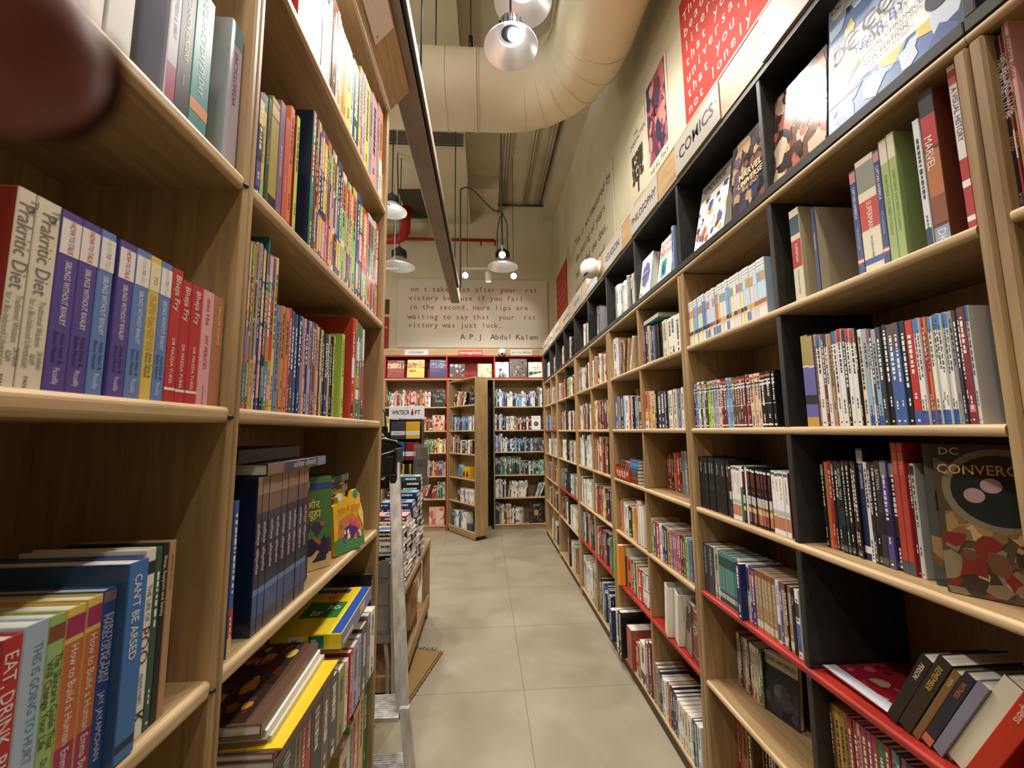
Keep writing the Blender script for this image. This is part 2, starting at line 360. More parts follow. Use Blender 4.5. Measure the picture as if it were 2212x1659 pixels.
# air grille, ducts, pipes, cables
AG = MB(); AG.box(-1.40, -0.275, 4.888, 4.899, 5.105, 5.285, hx('15140F'))
root = tag(AG.build('air_grille', BLKIN), 'dark slatted air grille in the ceiling box behind the grey beam', 'air vent')
for k in range(9):
    s_ = MB(); z = 5.112+.0195*k; s_.box(-1.40, -0.275, 4.876, 4.8875, z, z+.0045); s_.build('slat', GREYM, root)
def elbow():
    R = .298; z = 4.40; y0 = 3.245; x0 = .80; rb = .62; pts = [(-2.6, y0, z), (-1.4, y0, z), (-.6, y0, z), (x0-rb-.25, y0, z)]
    n = 6
    for i in range(n+1):
        a = math.pi/2*i/n; pts.append((x0-rb+rb*math.sin(a), y0-rb+rb*math.cos(a), z))
    pts += [(x0, y0-rb-.3, z), (x0, 1.0, z), (x0, -1.5, z)]
    return pts, R
pts, R = elbow(); m = MB(); m.tube(pts, R, 40)
duct = tag(m.build('air_duct', DUCTM, colors=False), 'big round cream air duct bending over the aisle under the ceiling', 'air duct')
for p, q in ((3, 4), (5, 4), (6, 5), (7, 6), (8, 7), (9, 8), (10, 9)):
    a = Vector(pts[p]); d = (Vector(pts[q])-a).normalized()*.006; m = MB(); m.tube([a-d, a+d], R+.006, 40); m.build('duct_seam', DUCTM, duct, colors=False)
for x in (-.05, -.32, -.6, -.85):
    m = MB(); m.tube([(x-.004, 3.245, 4.40), (x+.004, 3.245, 4.40)], R+.004, 40); m.build('duct_seam', DUCTM, duct, colors=False)
for (x, y) in ((-.40, 3.08), (-.115, 3.10)):
    m = MB(); m.tube([(x, y, 4.65 if x < -.2 else 4.66), (x, y, CEIL)], .006, 8)
    o = tag(m.build('hanger_rod', DKMET, colors=False), 'thin dark hanger rod of the round duct, ' + ('nearer the grey beam' if x < -.2 else 'with a black clamp'), 'hanger rod')
    if x > -.2: c = MB(); c.tube([(x, y, 4.66), (x, y, 4.77)], .02, 10); c.build('clamp', BLKPL, o, colors=False)
# grey lighting beam over the bookcase
m = MB(); m.bbox(-.425, -.318, -2.4, 5.06, 3.10, 3.21, (1, 1, 1), 0, .002)
beam = tag(m.build('lighting_beam', GREYM, colors=False), 'long grey-brown metal beam hanging over the children\'s bookcase', 'lighting beam')
m = MB(); m.box(-.318, -.300, -2.4, 4.55, 3.12, 3.128); m.box(-.318, -.300, -2.4, 4.55, 3.165, 3.173); m.box(-.320, -.312, -2.4, 4.55, 3.12, 3.17); m.build('track', DKMET, beam, colors=False)
m = MB(); m.box(-.300, -.294, -2.4, 4.55, 3.118, 3.175); m.build('track_lip', GREYM, beam, colors=False)
for y in (2.2, 4.35):
    m = MB(); m.tube([(-.33 if y > 3 else -.37, y, 3.2), (-.33 if y > 3 else -.37, y, CEIL)], .006, 8); m.build('hanger_rod', DKMET, beam, colors=False)
def pipe(name, pts, r, mt, label, cat, **k):
    m = MB(); m.tube(pts, r, 12); return tag(m.build(name, mt, colors=False), label, cat, **k)
def bend(a, c, b, n=5):
    a, b, c = Vector(a), Vector(b), Vector(c); return [tuple((1-t)**2*a+2*t*(1-t)*c+t*t*b) for t in [i/n for i in range(n+1)]]
rp = pipe('fire_pipe', [(-1.255, 6.3, SOF-.003), (-1.255, 6.3, 4.75)]+bend((-1.255, 6.3, 4.72), (-1.255, 6.3, 4.52), (-1.45, 6.3, 4.52))+[(-3.6, 6.3, 4.52)], .075, REDPIPE, 'thick red fire pipe dropping from the ceiling and turning aside behind the beam', 'pipe')
sp = pipe('fire_pipe', [(-3.6, 6.66, 4.705), (0.16, 6.66, 4.705)], .026, REDPIPE, 'thin level red sprinkler pipe along the end wall', 'pipe')
for x in (-.07, .17):
    m = MB(); m.tube([(x, 6.66, 4.70), (x, 6.66, 4.61)], [.022, .014], 10); m.build('sprinkler_head', REDPIPE, sp, colors=False)
for k, (x, r) in enumerate(((.24, .014), (.29, .012), (.33, .012), (.37, .010), (.66, .016), (.70, .016), (.84, .009), (.90, .012), (.94, .012))):
    pipe('conduit', [(x, 2.6, CEIL-.03), (x, 6.76, CEIL-.03)], r, CEILM, 'cream conduit run along the ceiling towards the end wall', 'conduit', group='parallel cream conduits under the ceiling')
pipe('conduit', [(.97, 2.6, CEIL-.02), (.985, 4.6, CEIL-.02), (.97, 6.76, CEIL-.02)], .010, mat('brown_cable', hx('5E3A26'), .6), 'single thin brown cable along the ceiling edge by the side wall', 'cable')
pipe('conduit', [(.20, 6.77, CEIL-.05), (1.12, 6.77, CEIL-.05)], .014, DKMET, 'dark conduit across the head of the end wall', 'conduit')
pipe('cable', [(.185, 4.3, 5.43), (.195, 4.6, 5.1), (.205, 4.9, 4.75), (.21, 5.1, 4.45), (.225, 5.2, 4.1), (.23, 5.25, 3.95)], .013, CABLE, 'thick grey-green cable dropping to the far pendant over the aisle', 'cable')
pipe('cable', [(-.31, 5.05, 3.3), (-.315, 5.05, 4.3), (-.315, 5.05, 4.62)]+bend((-.31, 5.05, 4.62), (-.2, 5.1, 4.75), (.0, 5.15, 4.50))+[(.12, 5.2, 4.42), (.225, 5.22, 4.42)], .011, CABLE, 'dark looping cable from the beam end up to the far pendant cable', 'cable')
pipe('cable', [(.17, 5.35, 3.75), (.165, 5.35, 4.2), (.2, 5.3, 4.38), (.235, 5.3, 4.45), (.30, 5.32, 4.3), (.31, 5.4, 3.9), (.36, 5.5, 3.74)], .009, CABLE, 'dark cable wrapped beside the far pendant', 'cable')
pipe('cable', [(-1.12, 5.0, SOF), (-1.10, 5.02, 4.4), (-1.16, 5.0, 3.9)], .008, CABLE, 'thin dark cable above the heat-sink pendant', 'cable')

# ------------------------------------------------------------------ lamps
def pendant(loc, R, label, frost=False, chain=True, tilt=0.0, cordtop=CEIL, heads=True):
    root = empty('pendant_lamp', loc); tag(root, label, 'pendant lamp', 'pendant lamps over the shop floor')
    m = MB(); h = R*.62
    m.lathe([(R, 0), (R*1.01, .006), (R*.80, h*.35), (R*.50, h*.78), (R*.36, h), (R*.345, h), (R*.48, h*.76), (R*.78, h*.34), (R*.985, .004), (R, 0)], 48)
    m.build('reflector', FROST if frost else REFL, root, colors=False)
    m = MB(); m.lathe([(.001, h+R*.62), (R*.20, h+R*.62), (R*.26, h+R*.52), (R*.40, h+R*.46), (R*.42, h+R*.40), (R*.42, h*1.0), (R*.34, h*.97), (.001, h*.97)], 28)
    hs = m.build('housing', DKMET, root, colors=False)
    for k in range(18):
        a = 2*math.pi*k/18; m = MB(); m.box(R*.40, R*.475, -.004, .004, h*1.02, h+R*.38, M=Matrix.Rotation(a, 4, 'Z')); m.build('cooling_fin', DKMET, hs, colors=False)
    m = MB(); m.lathe([(.001, h*.80), (R*.22, h*.80), (R*.24, h*.86), (.001, h*.88)], 24, M=Matrix.Translation((R*.12, 0, 0))); m.build('lamp_lens', LED, root, colors=False)
    m = MB(); m.tube([(0, 0, h+R*.6), (0, 0, h+R*.75)], .012, 8); m.tube([(0, 0, h+R*.72), (0, 0, cordtop-loc[2])], .006, 8); m.build('cord', DKMET, root, colors=False)
    return root
pendant((.150, 2.10, 3.655), .152, 'aluminium pendant lamp seen from below in front of the round duct')
p_ = on_y(1130, 5, 2.47); pendant((p_.x, 2.47, p_.z), .195, 'pendant lamp cut off by the top of the view, beside the duct bend')
pendant((.232, 5.25, 3.66), .20, 'pendant lamp over the aisle beside the row of track spots', cordtop=4.42)
pendant((-1.09, 5.1, 3.58), .20, 'pendant lamp with a finned grey housing beyond the bookcase edge', cordtop=SOF)
p_ = on_y(846, 458, 3.72); pendant((p_.x, 3.72, p_.z), .14, 'small frosted white pendant lamp at the edge of the tall bookcase', True)
def track_spot(loc, aim, label, bright=True, parent=None):
    root = empty('track_spotlight', loc); tag(root, label, 'spotlight', 'track spots before the end wall')
    d = (Vector(aim)-Vector(loc)).normalized(); q = d.to_track_quat('Z', 'Y').to_matrix().to_4x4()
    m = MB(); m.lathe([(.001, -.07), (.040, -.07), (.044, -.06), (.044, .07), (.040, .072), (.038, .05), (.001, .05)], 24, M=q); m.build('barrel', WHITEP, root, colors=False)
    m = MB(); m.lathe([(.001, .063), (.0385, .063)], 24, M=q); m.build('lamp_lens', LED if bright else mat('dim_lens', (1, 1, 1), .4, emit=(1, .97, .92), estr=4), root, colors=False)
    m = MB(); m.tube([(0, 0, .03), (0, 0, .125)], .010, 8); m.build('stem', WHITEP, root, colors=False); return root
tr = MB(); tr.bbox(-.34, .46, 5.585, 5.615, 3.765, 3.79, (1, 1, 1), 0, .002)
trk = tag(tr.build('light_track', WHITEP, colors=False), 'short white light track carrying three spots before the end wall', 'light track')
for x in (-.25, .40):
    m = MB(); m.tube([(x, 5.6, 3.79), (x, 5.6, 5.46)], .004, 6); m.build('hanger_rod', DKMET, trk, colors=False)
track_spot((-.27, 5.55, 3.66), (-.35, 4.2, 3.0), 'lit track spot at the beam end, first on the white track')
track_spot((.045, 5.60, 3.66), (.06, 5.75, 2.6), 'white cylinder track spot pointing straight down, middle of the track')
track_spot((.40, 5.55, 3.66), (.30, 4.2, 3.0), 'lit track spot nearest the side wall on the white track')
track_spot((.215, 4.95, 3.70), (.16, 3.6, 3.0), 'lit spot hung in front of the far pendant')
t2 = MB(); t2.bbox(-1.55, -1.02, 4.78, 4.81, 3.42, 3.44, (1, 1, 1), 0, .002); t2.tube([(-1.4, 4.795, 3.44), (-1.4, 4.795, CEIL)], .004, 6); t2.tube([(-1.08, 4.795, 3.44), (-1.08, 4.795, CEIL)], .004, 6)
tag(t2.build('light_track', WHITEP, colors=False), 'white light track end showing past the bookcase edge', 'light track')

# ------------------------------------------------------------------ bookcases
def nose_profile(x_front, x_back, z_top, th, r=0.009):
    """shelf board in section: square back, rounded front edge"""
    s = 1 if x_back > x_front else -1; z0 = z_top-th; pts = [(x_back, z_top)]
    for k in range(5):
        a = math.pi/2*k/4; pts.append((x_front+s*r*(1-math.sin(a)), z_top-r*(1-math.cos(a))))
    for k in range(5):
        a = math.pi/2*k/4; pts.append((x_front+s*r*(1-math.cos(a)), z0+r*(1-math.sin(a))))
    pts.append((x_back, z0)); return pts if s < 0 else pts[::-1]
def shelf(parent, xf, xb, y0, y1, z, th, mt=None, name='shelf', edge=True):
    """board with its pale rounded nosing; runs along y"""
    s = 1 if xb > xf else -1; m = MB(); xm = xf+s*.012
    n = nose_profile(xf, xb, z, th); m.prism([(p[0], p[1]) for p in n], 1, y0, y1, mi=0)
    # faces whose middle lies in the first 12 mm take the nosing material
    o = m.build(name, [mt or WH, REDP if mt is REDP else (BLACK if mt is BLACK else WEDGE)], parent, colors=False)
    for p in o.data.polygons:
        if abs(p.center.x-xf) < .012: p.material_index = 1
    return o
def panel(parent, name, x0, x1, y0, y1, z0, z1, mt, b=0.003):
    m = MB(); m.bbox(min(x0, x1), max(x0, x1), y0, y1, z0, z1, (1, 1, 1), 0, b); return m.build(name, mt, parent, colors=False)
CHIP = attr('chipped_edge', 0.6)
SH = (0.08, 0.505, 0.835, 1.177, 1.503, 1.858)
UPR = ((-.52, -.468), (.597, .645), (1.712, 1.766), (2.815, 2.895), (3.90, 3.99), (4.985, 5.075), (6.10, 6.18))
MID = (None, 1.155, 2.275, 3.385, 4.47, 5.50)
RLAB = ('plywood bookcase running past the camera, next to the comics bookcase', 'plywood comics bookcase with scuffed black dividers', 'plywood bookcase beyond the comics bookcase, second from the camera on the side wall',
        'plywood bookcase in the middle of the side wall row', 'plywood bookcase with black dividers near the far end of the side wall row', 'last plywood bookcase of the side wall row, in the corner')
RZ = {}
for i in range(6):
    y0, y1 = UPR[i][1], UPR[i+1][0]; ya, yb = (UPR[i][0]+UPR[i][1])/2, (UPR[i+1][0]+UPR[i+1][1])/2
    root = empty('bookcase', (XR, (ya+yb)/2, 0)); root['label'] = RLAB[i]; root['category'] = 'bookcase'; root['group'] = 'plywood bookcases along the side wall'
    P = empty; off = Vector((XR, (ya+yb)/2, 0))
    def fix(o): o.location = -off; return o
    for (a, b) in ((ya+.0005, y0), (y1, yb-.0005)):
        fix(panel(root, 'side_panel', XR, XRB, a, b, 0.0, 2.19, WV, .005))
    fix(panel(root, 'back_panel', XRB-.012, XRB, y0, y1, .08, 2.19, WV, .001))
    fix(panel(root, 'plinth', XR+.012, XR+.03, y0, y1, 0, .058, mat('plinth_laminate', hx('4A3E30'), .6) if i == 0 else bpy.data.materials['plinth_laminate'], .001))
    reds = {1: (2,), 2: (1,), 3: (1,), 4: (2,), 5: (4,)}.get(i, ())
    for k, z in enumerate(SH):
        zz = .847 if (i == 1 and k == 2) else z
        fix(shelf(root, XR, XRB-.013, y0, y1, zz, .022, REDP if k in reds else None))
    if i in (0, 1, 4): dm = BLACK
    else: dm = WV
    ym = MID[i] if MID[i] else (y0+y1)/2
    zs = list(SH)+[2.212]
    if i == 1: zs[2] = .847
    for k in range(len(zs)-1):
        if i == 0: break
        fix(panel(root, 'divider', XR+.004, XRB-.013, ym-.010, ym+.010, zs[k]+.0005, zs[k+1]-.0225, dm, .002))
    # black top compartment with its own dividers, wooden sign rail above
    fix(shelf(root, XR, XRB, ya+.0005, yb-.0005, 2.2115, .020, None, 'top_board'))
    fix(panel(root, 'compartment_floor', XR, XRB, ya+.0005, yb-.0005, 2.212, 2.24, BLACK, .002))
    fix(panel(root, 'compartment_back', XRB-.012, XRB, ya, yb, 2.241, 2.61, BLACK, .001))
    fix(panel(root, 'compartment_roof', XR, XRB, ya, yb, 2.611, 2.632, BLACK, .001))
    for yd in (yb-.01, ym):
        fix(panel(root, 'compartment_divider', XR+.002, XRB-.013, yd-.009, yd+.009, 2.2405, 2.6105, BLACK, .002))
    fix(panel(root, 'sign_rail', XR-.004, XR+.014, ya, yb, 2.633, 2.790, WH, .001))
    fix(panel(root, 'rail_cap', XR-.006, XRB, ya, yb, 2.7905, 2.802, WEDGE, .002))
    RZ[i] = (y0, y1, ym)
# scuffs on the black dividers of the comics bookcase
def sign(y0, y1, text, label, size=.078, white='A39C93'):
    m = MB(); m.bbox(XR-.008, XR-.0045, y0, y1, 2.636, 2.787, hx(white), 0, .001)
    m.text(text, wall_M((XR-.0085, (y0+y1)/2, 2.69), '-x'), size, hx('1C1C1E'), 0, align='c', bold=.012, maxw=(y1-y0)*.9)
    for y in (y0+.02, y1-.02): m.box(XR-.0088, XR-.008, y-.003, y+.003, 2.72, 2.726, hx('55504A'))
    return tag(m.build('section_sign', PLATE), label, 'sign', 'section signs on the sign rail')
for y0, y1, t, l, s in ((.42, 1.115, 'COMICS', 'section sign lettered COMICS with a scratched end, cut off by the top of the view', .085), (1.345, 1.70, 'COMICS', 'section sign lettered COMICS, wholly in view', .075), (1.90, 2.28, 'PHILOSOPHY', 'section sign lettered PHILOSOPHY', .06),
                        (2.45, 2.85, 'RELIGION', 'section sign lettered RELIGION', .07), (3.02, 3.36, 'BIOGRAPHY', 'section sign lettered BIOGRAPHY, behind the white camera', .058), (3.56, 3.92, 'HISTORY', 'section sign lettered HISTORY', .065),
                        (4.12, 4.46, 'NON FICTION', 'small pale section sign, first past the one lettered HISTORY', .05), (4.66, 4.98, 'FICTION', 'small pale section sign, second past the one lettered HISTORY', .055), (5.16, 5.46, 'FICTION', 'small pale section sign, third past the one lettered HISTORY', .055), (5.66, 5.96, 'FICTION', 'pale section sign closest to the end wall', .055)):
    sign(y0, y1, t, l, s)

# the two bookcases on the near side of the aisle
LS = (0.20, 0.632, 1.106, 1.546, 1.972, 2.492)
LDEF = (('health bookcase', -.42, .740, 'near plywood bookcase filled with health paperbacks'), ("children's bookcase", .7715, 1.765, "tall plywood bookcase filled with children's books"))
for bi, (nm, y0, y1, lab) in enumerate(LDEF):
    root = empty('bookcase', (XL, y0, 0)); tag(root, lab, 'bookcase'); off = Vector((XL, y0, 0))
    def fix(o): o.location = -off; return o
    if bi == 0:
        fix(panel(root, 'side_panel', XLB, XL, -.452, -.42, 0, 2.96, WV, .005)); fix(panel(root, 'side_panel', XLB, XL, .740, .7555, 0, 2.96, WV, .004))
    else:
        fix(panel(root, 'side_panel', XLB, XL, .756, .7715, 0, 2.96, WV, .004)); fix(panel(root, 'side_panel', XLB, XL, 1.765, 1.795, 0, 2.985, WV, .005))
    fix(panel(root, 'back_panel', XLB, XLB+.012, y0, y1, 0, 2.96, WV, .001))
    for k, z in enumerate(LS):
        fix(shelf(root, XL-.002, XLB+.013, y0, y1, z, .028))
    fix(shelf(root, XL, XLB, y0-.03 if bi == 0 else y0-.0155, y1+(.0155 if bi == 0 else -.0005), 2.985, .024, None, 'top_board'))
    # leaning fascia board along the top front edge
    m = MB(); c = [(XL-.006, 2.995), (XL+.004, 2.987), (-.352, 3.085), (-.362, 3.093)]; m.prism(c, 1, y0 if bi == 0 else y0+.0, y1+(.0 if bi == 0 else .025), mi=0)
    fix(m.build('fascia_board', WH, root, colors=False))
    for z in LS[2:5]:
        m = MB(); yy = y1-.001
        if bi == 0:
            m.tube([(XL-.004, yy, z-.016), (XL+.0015, yy+.008, z-.018)], .004, 8); fix(m.build('shelf_pin', DKMET, root, colors=False))
m = MB(); M_ = Matrix(((0, .642, .766), (1, 0, 0), (0, .766, -.642))).to_4x4(); M_.translation = Vector((XL+.006, 0.80, 2.9865))
m.box(-1.0, .67, .014, .118, .001, .0045, hx('CFC4BC'), 0, M=M_); m.box(-1.0, .60, .040, .043, .0045, .006, hx('E8E0D6'), 0, M=M_)
m.box(.645, .652, .028, .035, .0045, .0055, hx('6A5A48'), 0, M=M_)
tag(m.build('sign_plate', PLATE), 'pale plastic sign plate screwed to the leaning board over the children\'s bookcase', 'sign')

# bookcase on the end wall, with the hinged unit standing open
BZ = (.08, .478, .821, 1.176, 1.513, 1.883)
BB = ((-1.56, -.613, 'left'), (.145, .92, 'right'))
def bshelf(parent, x0, x1, z, th, mt=None, yf=YB, yb=YBB-.013, name='shelf'):
    m = MB(); n = nose_profile(yf, yb, z, th, .007); m.prism([(p[0], p[1]) for p in n], 0, x0, x1)
    o = m.build(name, [mt or WX, REDP if mt is REDP else WEDGEX], parent, colors=False)
    for p in o.data.polygons:
        if abs(p.center.y-yf) < .012: p.material_index = 1
    return o
root = empty('bookcase', (-.3, YB, 0)); tag(root, 'wide plywood bookcase on the end wall with a red painted top row', 'bookcase'); off = Vector((-.3, YB, 0))
def fix(o): o.location = -off; return o
for x0, x1, nm in BB:
    sl, sr = (REDP, REDP) if nm == 'left' else (WV, WV)
    for (a, b, mm) in ((x0-.02, x0, WV), (x1, x1+.02, REDP if nm == 'left' else WV)):
        fix(panel(root, 'side_panel', a, b, YB, YBB, 0, 2.30, mm, .002))
    fix(panel(root, 'back_panel', x0, x1, YBB-.012, YBB, .06, 2.30, WX, .001))
    fix(panel(root, 'plinth', x0, x1, YB+.012, YB+.03, 0, .057, WX, .001))
    for z in BZ: fix(bshelf(root, x0, x1, z, .022))
fix(panel(root, 'side_panel', -.613+.0205, -.613+.035, YB+.001, YBB, 0, 2.30, WV, .001))
for (x0, x1) in ((-1.58, .165-.001), (.165, .94)):
    fix(bshelf(root, x0, x1, 2.3245, .020, None, YB, YBB, 'top_board')); fix(bshelf(root, x0, x1, 2.345, .020, REDP, YB-.001, YBB, 'red_board'))
fix(panel(root, 'red_back', -1.58, .94, YBB-.012, YBB, 2.3455, 2.70, REDP, .001))
fix(panel(root, 'red_roof', -1.58, .94, YB, YBB, 2.68, 2.70, REDP, .002))
for x in (-1.575, -.613, .145, .925):
    fix(panel(root, 'red_divider', x-.011, x+.011, YB, YBB-.013, 2.3455, 2.6795, REDP, .002))
fix(panel(root, 'sign_rail', -1.60, .868, YB-.006, YB+.014, 2.7005, 2.79, WX, .001))
fix(panel(root, 'rail_cap', -1.60, .866, YB-.008, YBB, 2.7905, 2.803, WEDGEX, .002))
fix(panel(root, 'doorway_dark_panel', -.577, .123, YBB-.03, YBB-.013, 0, 2.30, BLKIN, .001))  # near-black panels put the darkness behind the doorway into their colour
fix(panel(root, 'doorway_dark_panel', .105, .124, YB+.02, YBB-.04, 0, 2.30, BLKIN, .001))
def bsign(x0, x1, text, col, tc, label, z0=2.700, z1=2.788):
    m = MB(); m.bbox(x0, x1, YB-.010, YB-.0065, z0, z1, hx(col), 0, .001)
    m.text(text, wall_M(((x0+x1)/2, YB-.0105, (z0+z1)/2-.017), '-y'), .052, hx(tc), 0, align='c', bold=.014, maxw=(x1-x0)*.9)
    tag(m.build('section_sign', PLATE), label, 'sign', 'section signs on the end wall rail')
bsign(-1.27, -.905, 'COOKERY', 'C9C2BA', '2C2C2E', 'section sign lettered COOKERY on the end wall')
bsign(-.43, -.045, 'Astrology/Occult', 'B93A30', 'E9D9D0', 'red section sign lettered Astrology/Occult on the end wall', 2.700, 2.785)
bsign(.40, .75, 'ENCYCLOPEDIA', 'C4BDB4', '2C2C2E', 'section sign lettered ENCYCLOPEDIA on the end wall')
# the hinged bookcase
DA = math.atan2(5.868-6.5, -.178+.607); DW = .762; DD = .215
door = empty('hinged_bookcase', (-.572, 6.488, 0), DA); tag(door, 'narrow plywood bookcase swung open like a door before the dark opening', 'bookcase')
for a, b in ((0, .018), (DW-.018, DW)): panel(door, 'side_panel', a, b, 0, DD, .05, 2.28, WV, .003)
panel(door, 'back_panel', .018, DW-.018, DD-.010, DD, .05, 2.28, WV, .001); panel(door, 'top_board', .018, DW-.018, 0, DD-.0105, 2.258, 2.28, WX, .003)
panel(door, 'plinth', .018, DW-.018, .004, .022, .012, .085, WX, .002)
for z in (.108,)+BZ[1:]:
    bshelf(door, .0185, DW-.0185, z, .021, None, 0.0, DD-.0105)
m = MB(); m.box(DW-.10, DW-.01, .05, .16, .012, .05); m.lathe([(.001, -.012), (.028, -.012), (.028, .012), (.001, .012)], 16, M=Matrix.Translation((DW-.06, .10, .029)) @ Matrix.Rotation(math.pi/2, 4, 'X')); m.build('caster', BLKPL, door, colors=False)
# security cameras
def seccam(loc, R, label):
    root = empty('security_camera', loc); tag(root, label, 'security camera', 'white security cameras above the shelves')
    m = MB(); m.lathe([(.001, 0), (R*.8, 0), (R*.8, -R*.3), (.001, -R*.3)], 24, M=R_); m.build('mount', WHITEP, root, colors=False)
    m = MB(); m.lathe([(R*.75, -R*.3), (R, -R*.6), (R*1.02, -R*1.0), (R*.86, -R*1.5), (R*.5, -R*1.85), (.001, -R*1.95)], 24, M=R_); m.build('dome', WHITEP, root, colors=False)
    m = MB(); m.lathe([(.001, 0), (R*.34, -.002), (R*.3, .006), (.001, .008)], 16, M=L_); m.build('lens', BLKPL, root, colors=False)
R_ = Matrix.Rotation(-math.pi/2, 4, 'Y'); R_ = Matrix.Rotation(math.pi/2, 4, 'Y')
L_ = Matrix.Translation((-.115, -.03, -.055)) @ Matrix.Rotation(math.pi*.75, 4, 'Y'); seccam((XR-.0045, 2.98, 2.725), .075, 'white dome security camera in front of the biography sign')
R_ = Matrix.Rotation(-math.pi/2, 4, 'X'); L_ = Matrix.Translation((0, -.105, -.04)) @ Matrix.Rotation(math.pi*.7, 4, 'X'); seccam((.265, YB-.0065, 2.745), .058, 'white dome security camera on the end wall rail')

# ------------------------------------------------------------------ books
PAL = {'wh': ('ECE8DF', 'white'), 'cr': ('E4D9BE', 'cream'), 'pu': ('5B4A9C', 'purple'), 'bl': ('5F86C4', 'light blue'), 'nb': ('1F2B5E', 'navy blue'), 'ye': ('E2C33C', 'yellow'), 're': ('C4231F', 'red'), 'pk': ('E5A3A8', 'pink'), 'or': ('D9722E', 'orange'),
       'bk': ('1B1B1E', 'black'), 'gy': ('8E9096', 'grey'), 'te': ('2F8A86', 'teal'), 'gn': ('3E7A45', 'green'), 'lg': ('9CC06A', 'light green'), 'br': ('6B4A34', 'brown'), 'ta': ('B98C5A', 'tan'), 'ma': ('6E2230', 'maroon'), 'mv': ('9A5E78', 'mauve'), 'sk': ('7FB2DC', 'sky blue'), 'lm': ('B5D13C', 'lime green'),
       'mb': ('2C5C9E', 'blue'), 'dg': ('24402F', 'dark green'), 'lv': ('A9A6C9', 'lavender'), 'pe': ('E8BE9E', 'peach'), 'sl': ('B9C0C8', 'silver'), 'dt': ('1E4A50', 'dark teal'), 'ol': ('9A9238', 'olive'), 'gd': ('C9962E', 'golden'), 'cl': ('3B3D44', 'charcoal'), 'mg': ('B03A78', 'magenta'), 'pb': ('C4DDF0', 'pale blue'), 'pp': ('F0D2DC', 'pale pink'), 'pg': ('CBE3C6', 'pale green'), 'py': ('F3E7A0', 'pale yellow')}
def pc(k):
    c = hx(PAL[k][0]) if k in PAL else hx(k); g = .3*c[0]+.55*c[1]+.15*c[2]
    return tuple(.86*v+.14*g for v in c)
def lum(c): return .2126*c[0]+.7152*c[1]+.0722*c[2]
ORD = ['first', 'second', 'third', 'fourth', 'fifth', 'sixth', 'seventh', 'eighth', 'ninth', 'tenth', 'eleventh', 'twelfth', 'thirteenth', 'fourteenth', 'fifteenth', 'sixteenth', 'seventeenth', 'eighteenth', 'nineteenth', 'twentieth']
def ordi(n):
    if n < 20: return ORD[n]
    t = {2: 'twenty', 3: 'thirty', 4: 'forty', 5: 'fifty'}[(n+1)//10]; u = (n+1) % 10
    return (t[:-1]+'ieth') if u == 0 else t+'-'+ORD[u-1]
_RB = random.Random(77)
def spine_M(x, z):
    """lettering frame on the spine: reads downwards, letter tops towards local +X"""
    return Matrix.Translation((x, 0, z)) @ Matrix(((0, 1, 0), (0, 0, -1), (-1, 0, 0))).to_4x4()
def book_mesh(m, t, h, d, col, bands=(), texts=(), deco=None, side=None, chamf=None, rnd=None, eps=.0004):
    """cover: spine with eased edges, two boards; page block goes into its own mesh. Local: spine at y=0 facing -y, x = thickness, z up"""
    c = chamf if chamf is not None else min(.0012, t*.16); b = min(.0016, t*.12); hw = t/2
    prof = [(-hw, c), (-hw+c, 0), (hw-c, 0), (hw, c), (hw, d), (hw-b, d), (hw-b, b*1.6), (-hw+b, b*1.6), (-hw+b, d), (-hw, d)]
    m.prism(prof, 2, 0, h, col)
    if side is not None:
        for sx in (-hw-eps, hw+eps):
            m.box(min(sx, sx*.9999), max(sx, sx*.9999), c, d-.0005, .0005, h-.0005, side)
    hx_ = hw-c*.5; y = -eps*.5
    for (a, bb, cc) in bands:
        y -= eps*.15; m.add([(-hx_, y, a*h), (hx_, y, a*h), (hx_, y, bb*h), (-hx_, y, bb*h)], [(0, 1, 2, 3)], cc)
    yt = y-eps*.6
    for tx in texts:
        body, top, size, cc = tx[:4]; xo = tx[4] if len(tx) > 4 else 0.0; mx = tx[5] if len(tx) > 5 else None; st = tx[6] if len(tx) > 6 else 1.0
        M = spine_M(xo, top*h); M.translation.y = yt
        m.text(body, Matrix.Translation((0, 0, 0)) @ M @ Matrix.Translation((0, -size*.35, 0)), size, cc, 0, bold=0.0, maxw=mx*h if mx else None, stretch=st)
    if deco:
        r = rnd or _RB; cc = deco if isinstance(deco, tuple) else ((.85, .82, .75) if lum(col) < .22 else (.06, .06, .07))
        w = max(t*.20, .0012); z = h*r.uniform(.84, .95); zend = h*r.uniform(.35, .6)
        while z > zend:
            l = h*r.uniform(.012, .05); k = w*r.uniform(.7, 1.1)
            m.add([(-k, yt, z-l), (k, yt, z-l), (k, yt, z), (-k, yt, z)], [(0, 1, 2, 3)], cc); z -= l+h*r.uniform(.006, .02)
        z = h*r.uniform(.2, .3)
        for q in range(r.randint(2, 4)):
            l = h*r.uniform(.015, .04); k = w*.6
            m.add([(-k, yt, z-l), (k, yt, z-l), (k, yt, z), (-k, yt, z)], [(0, 1, 2, 3)], cc); z -= l+h*.01
        k = w*.8; m.add([(-k, yt, h*.03), (k, yt, h*.03), (k, yt, h*.03+k*1.8), (-k, yt, h*.03+k*1.8)], [(0, 1, 2, 3)], cc)
def pages(t, h, d, parent):
    b = min(.0018, t*.14); m = MB(); m.box(-t/2+b, t/2-b, b*1.7, d-.003, .0015, h-.0025); return m.build('page_block', PAPER, parent, colors=False)
USED = {}
def uniq(label):
    n = USED.get(label, 0); USED[label] = n+1
    return label
NB = [0]
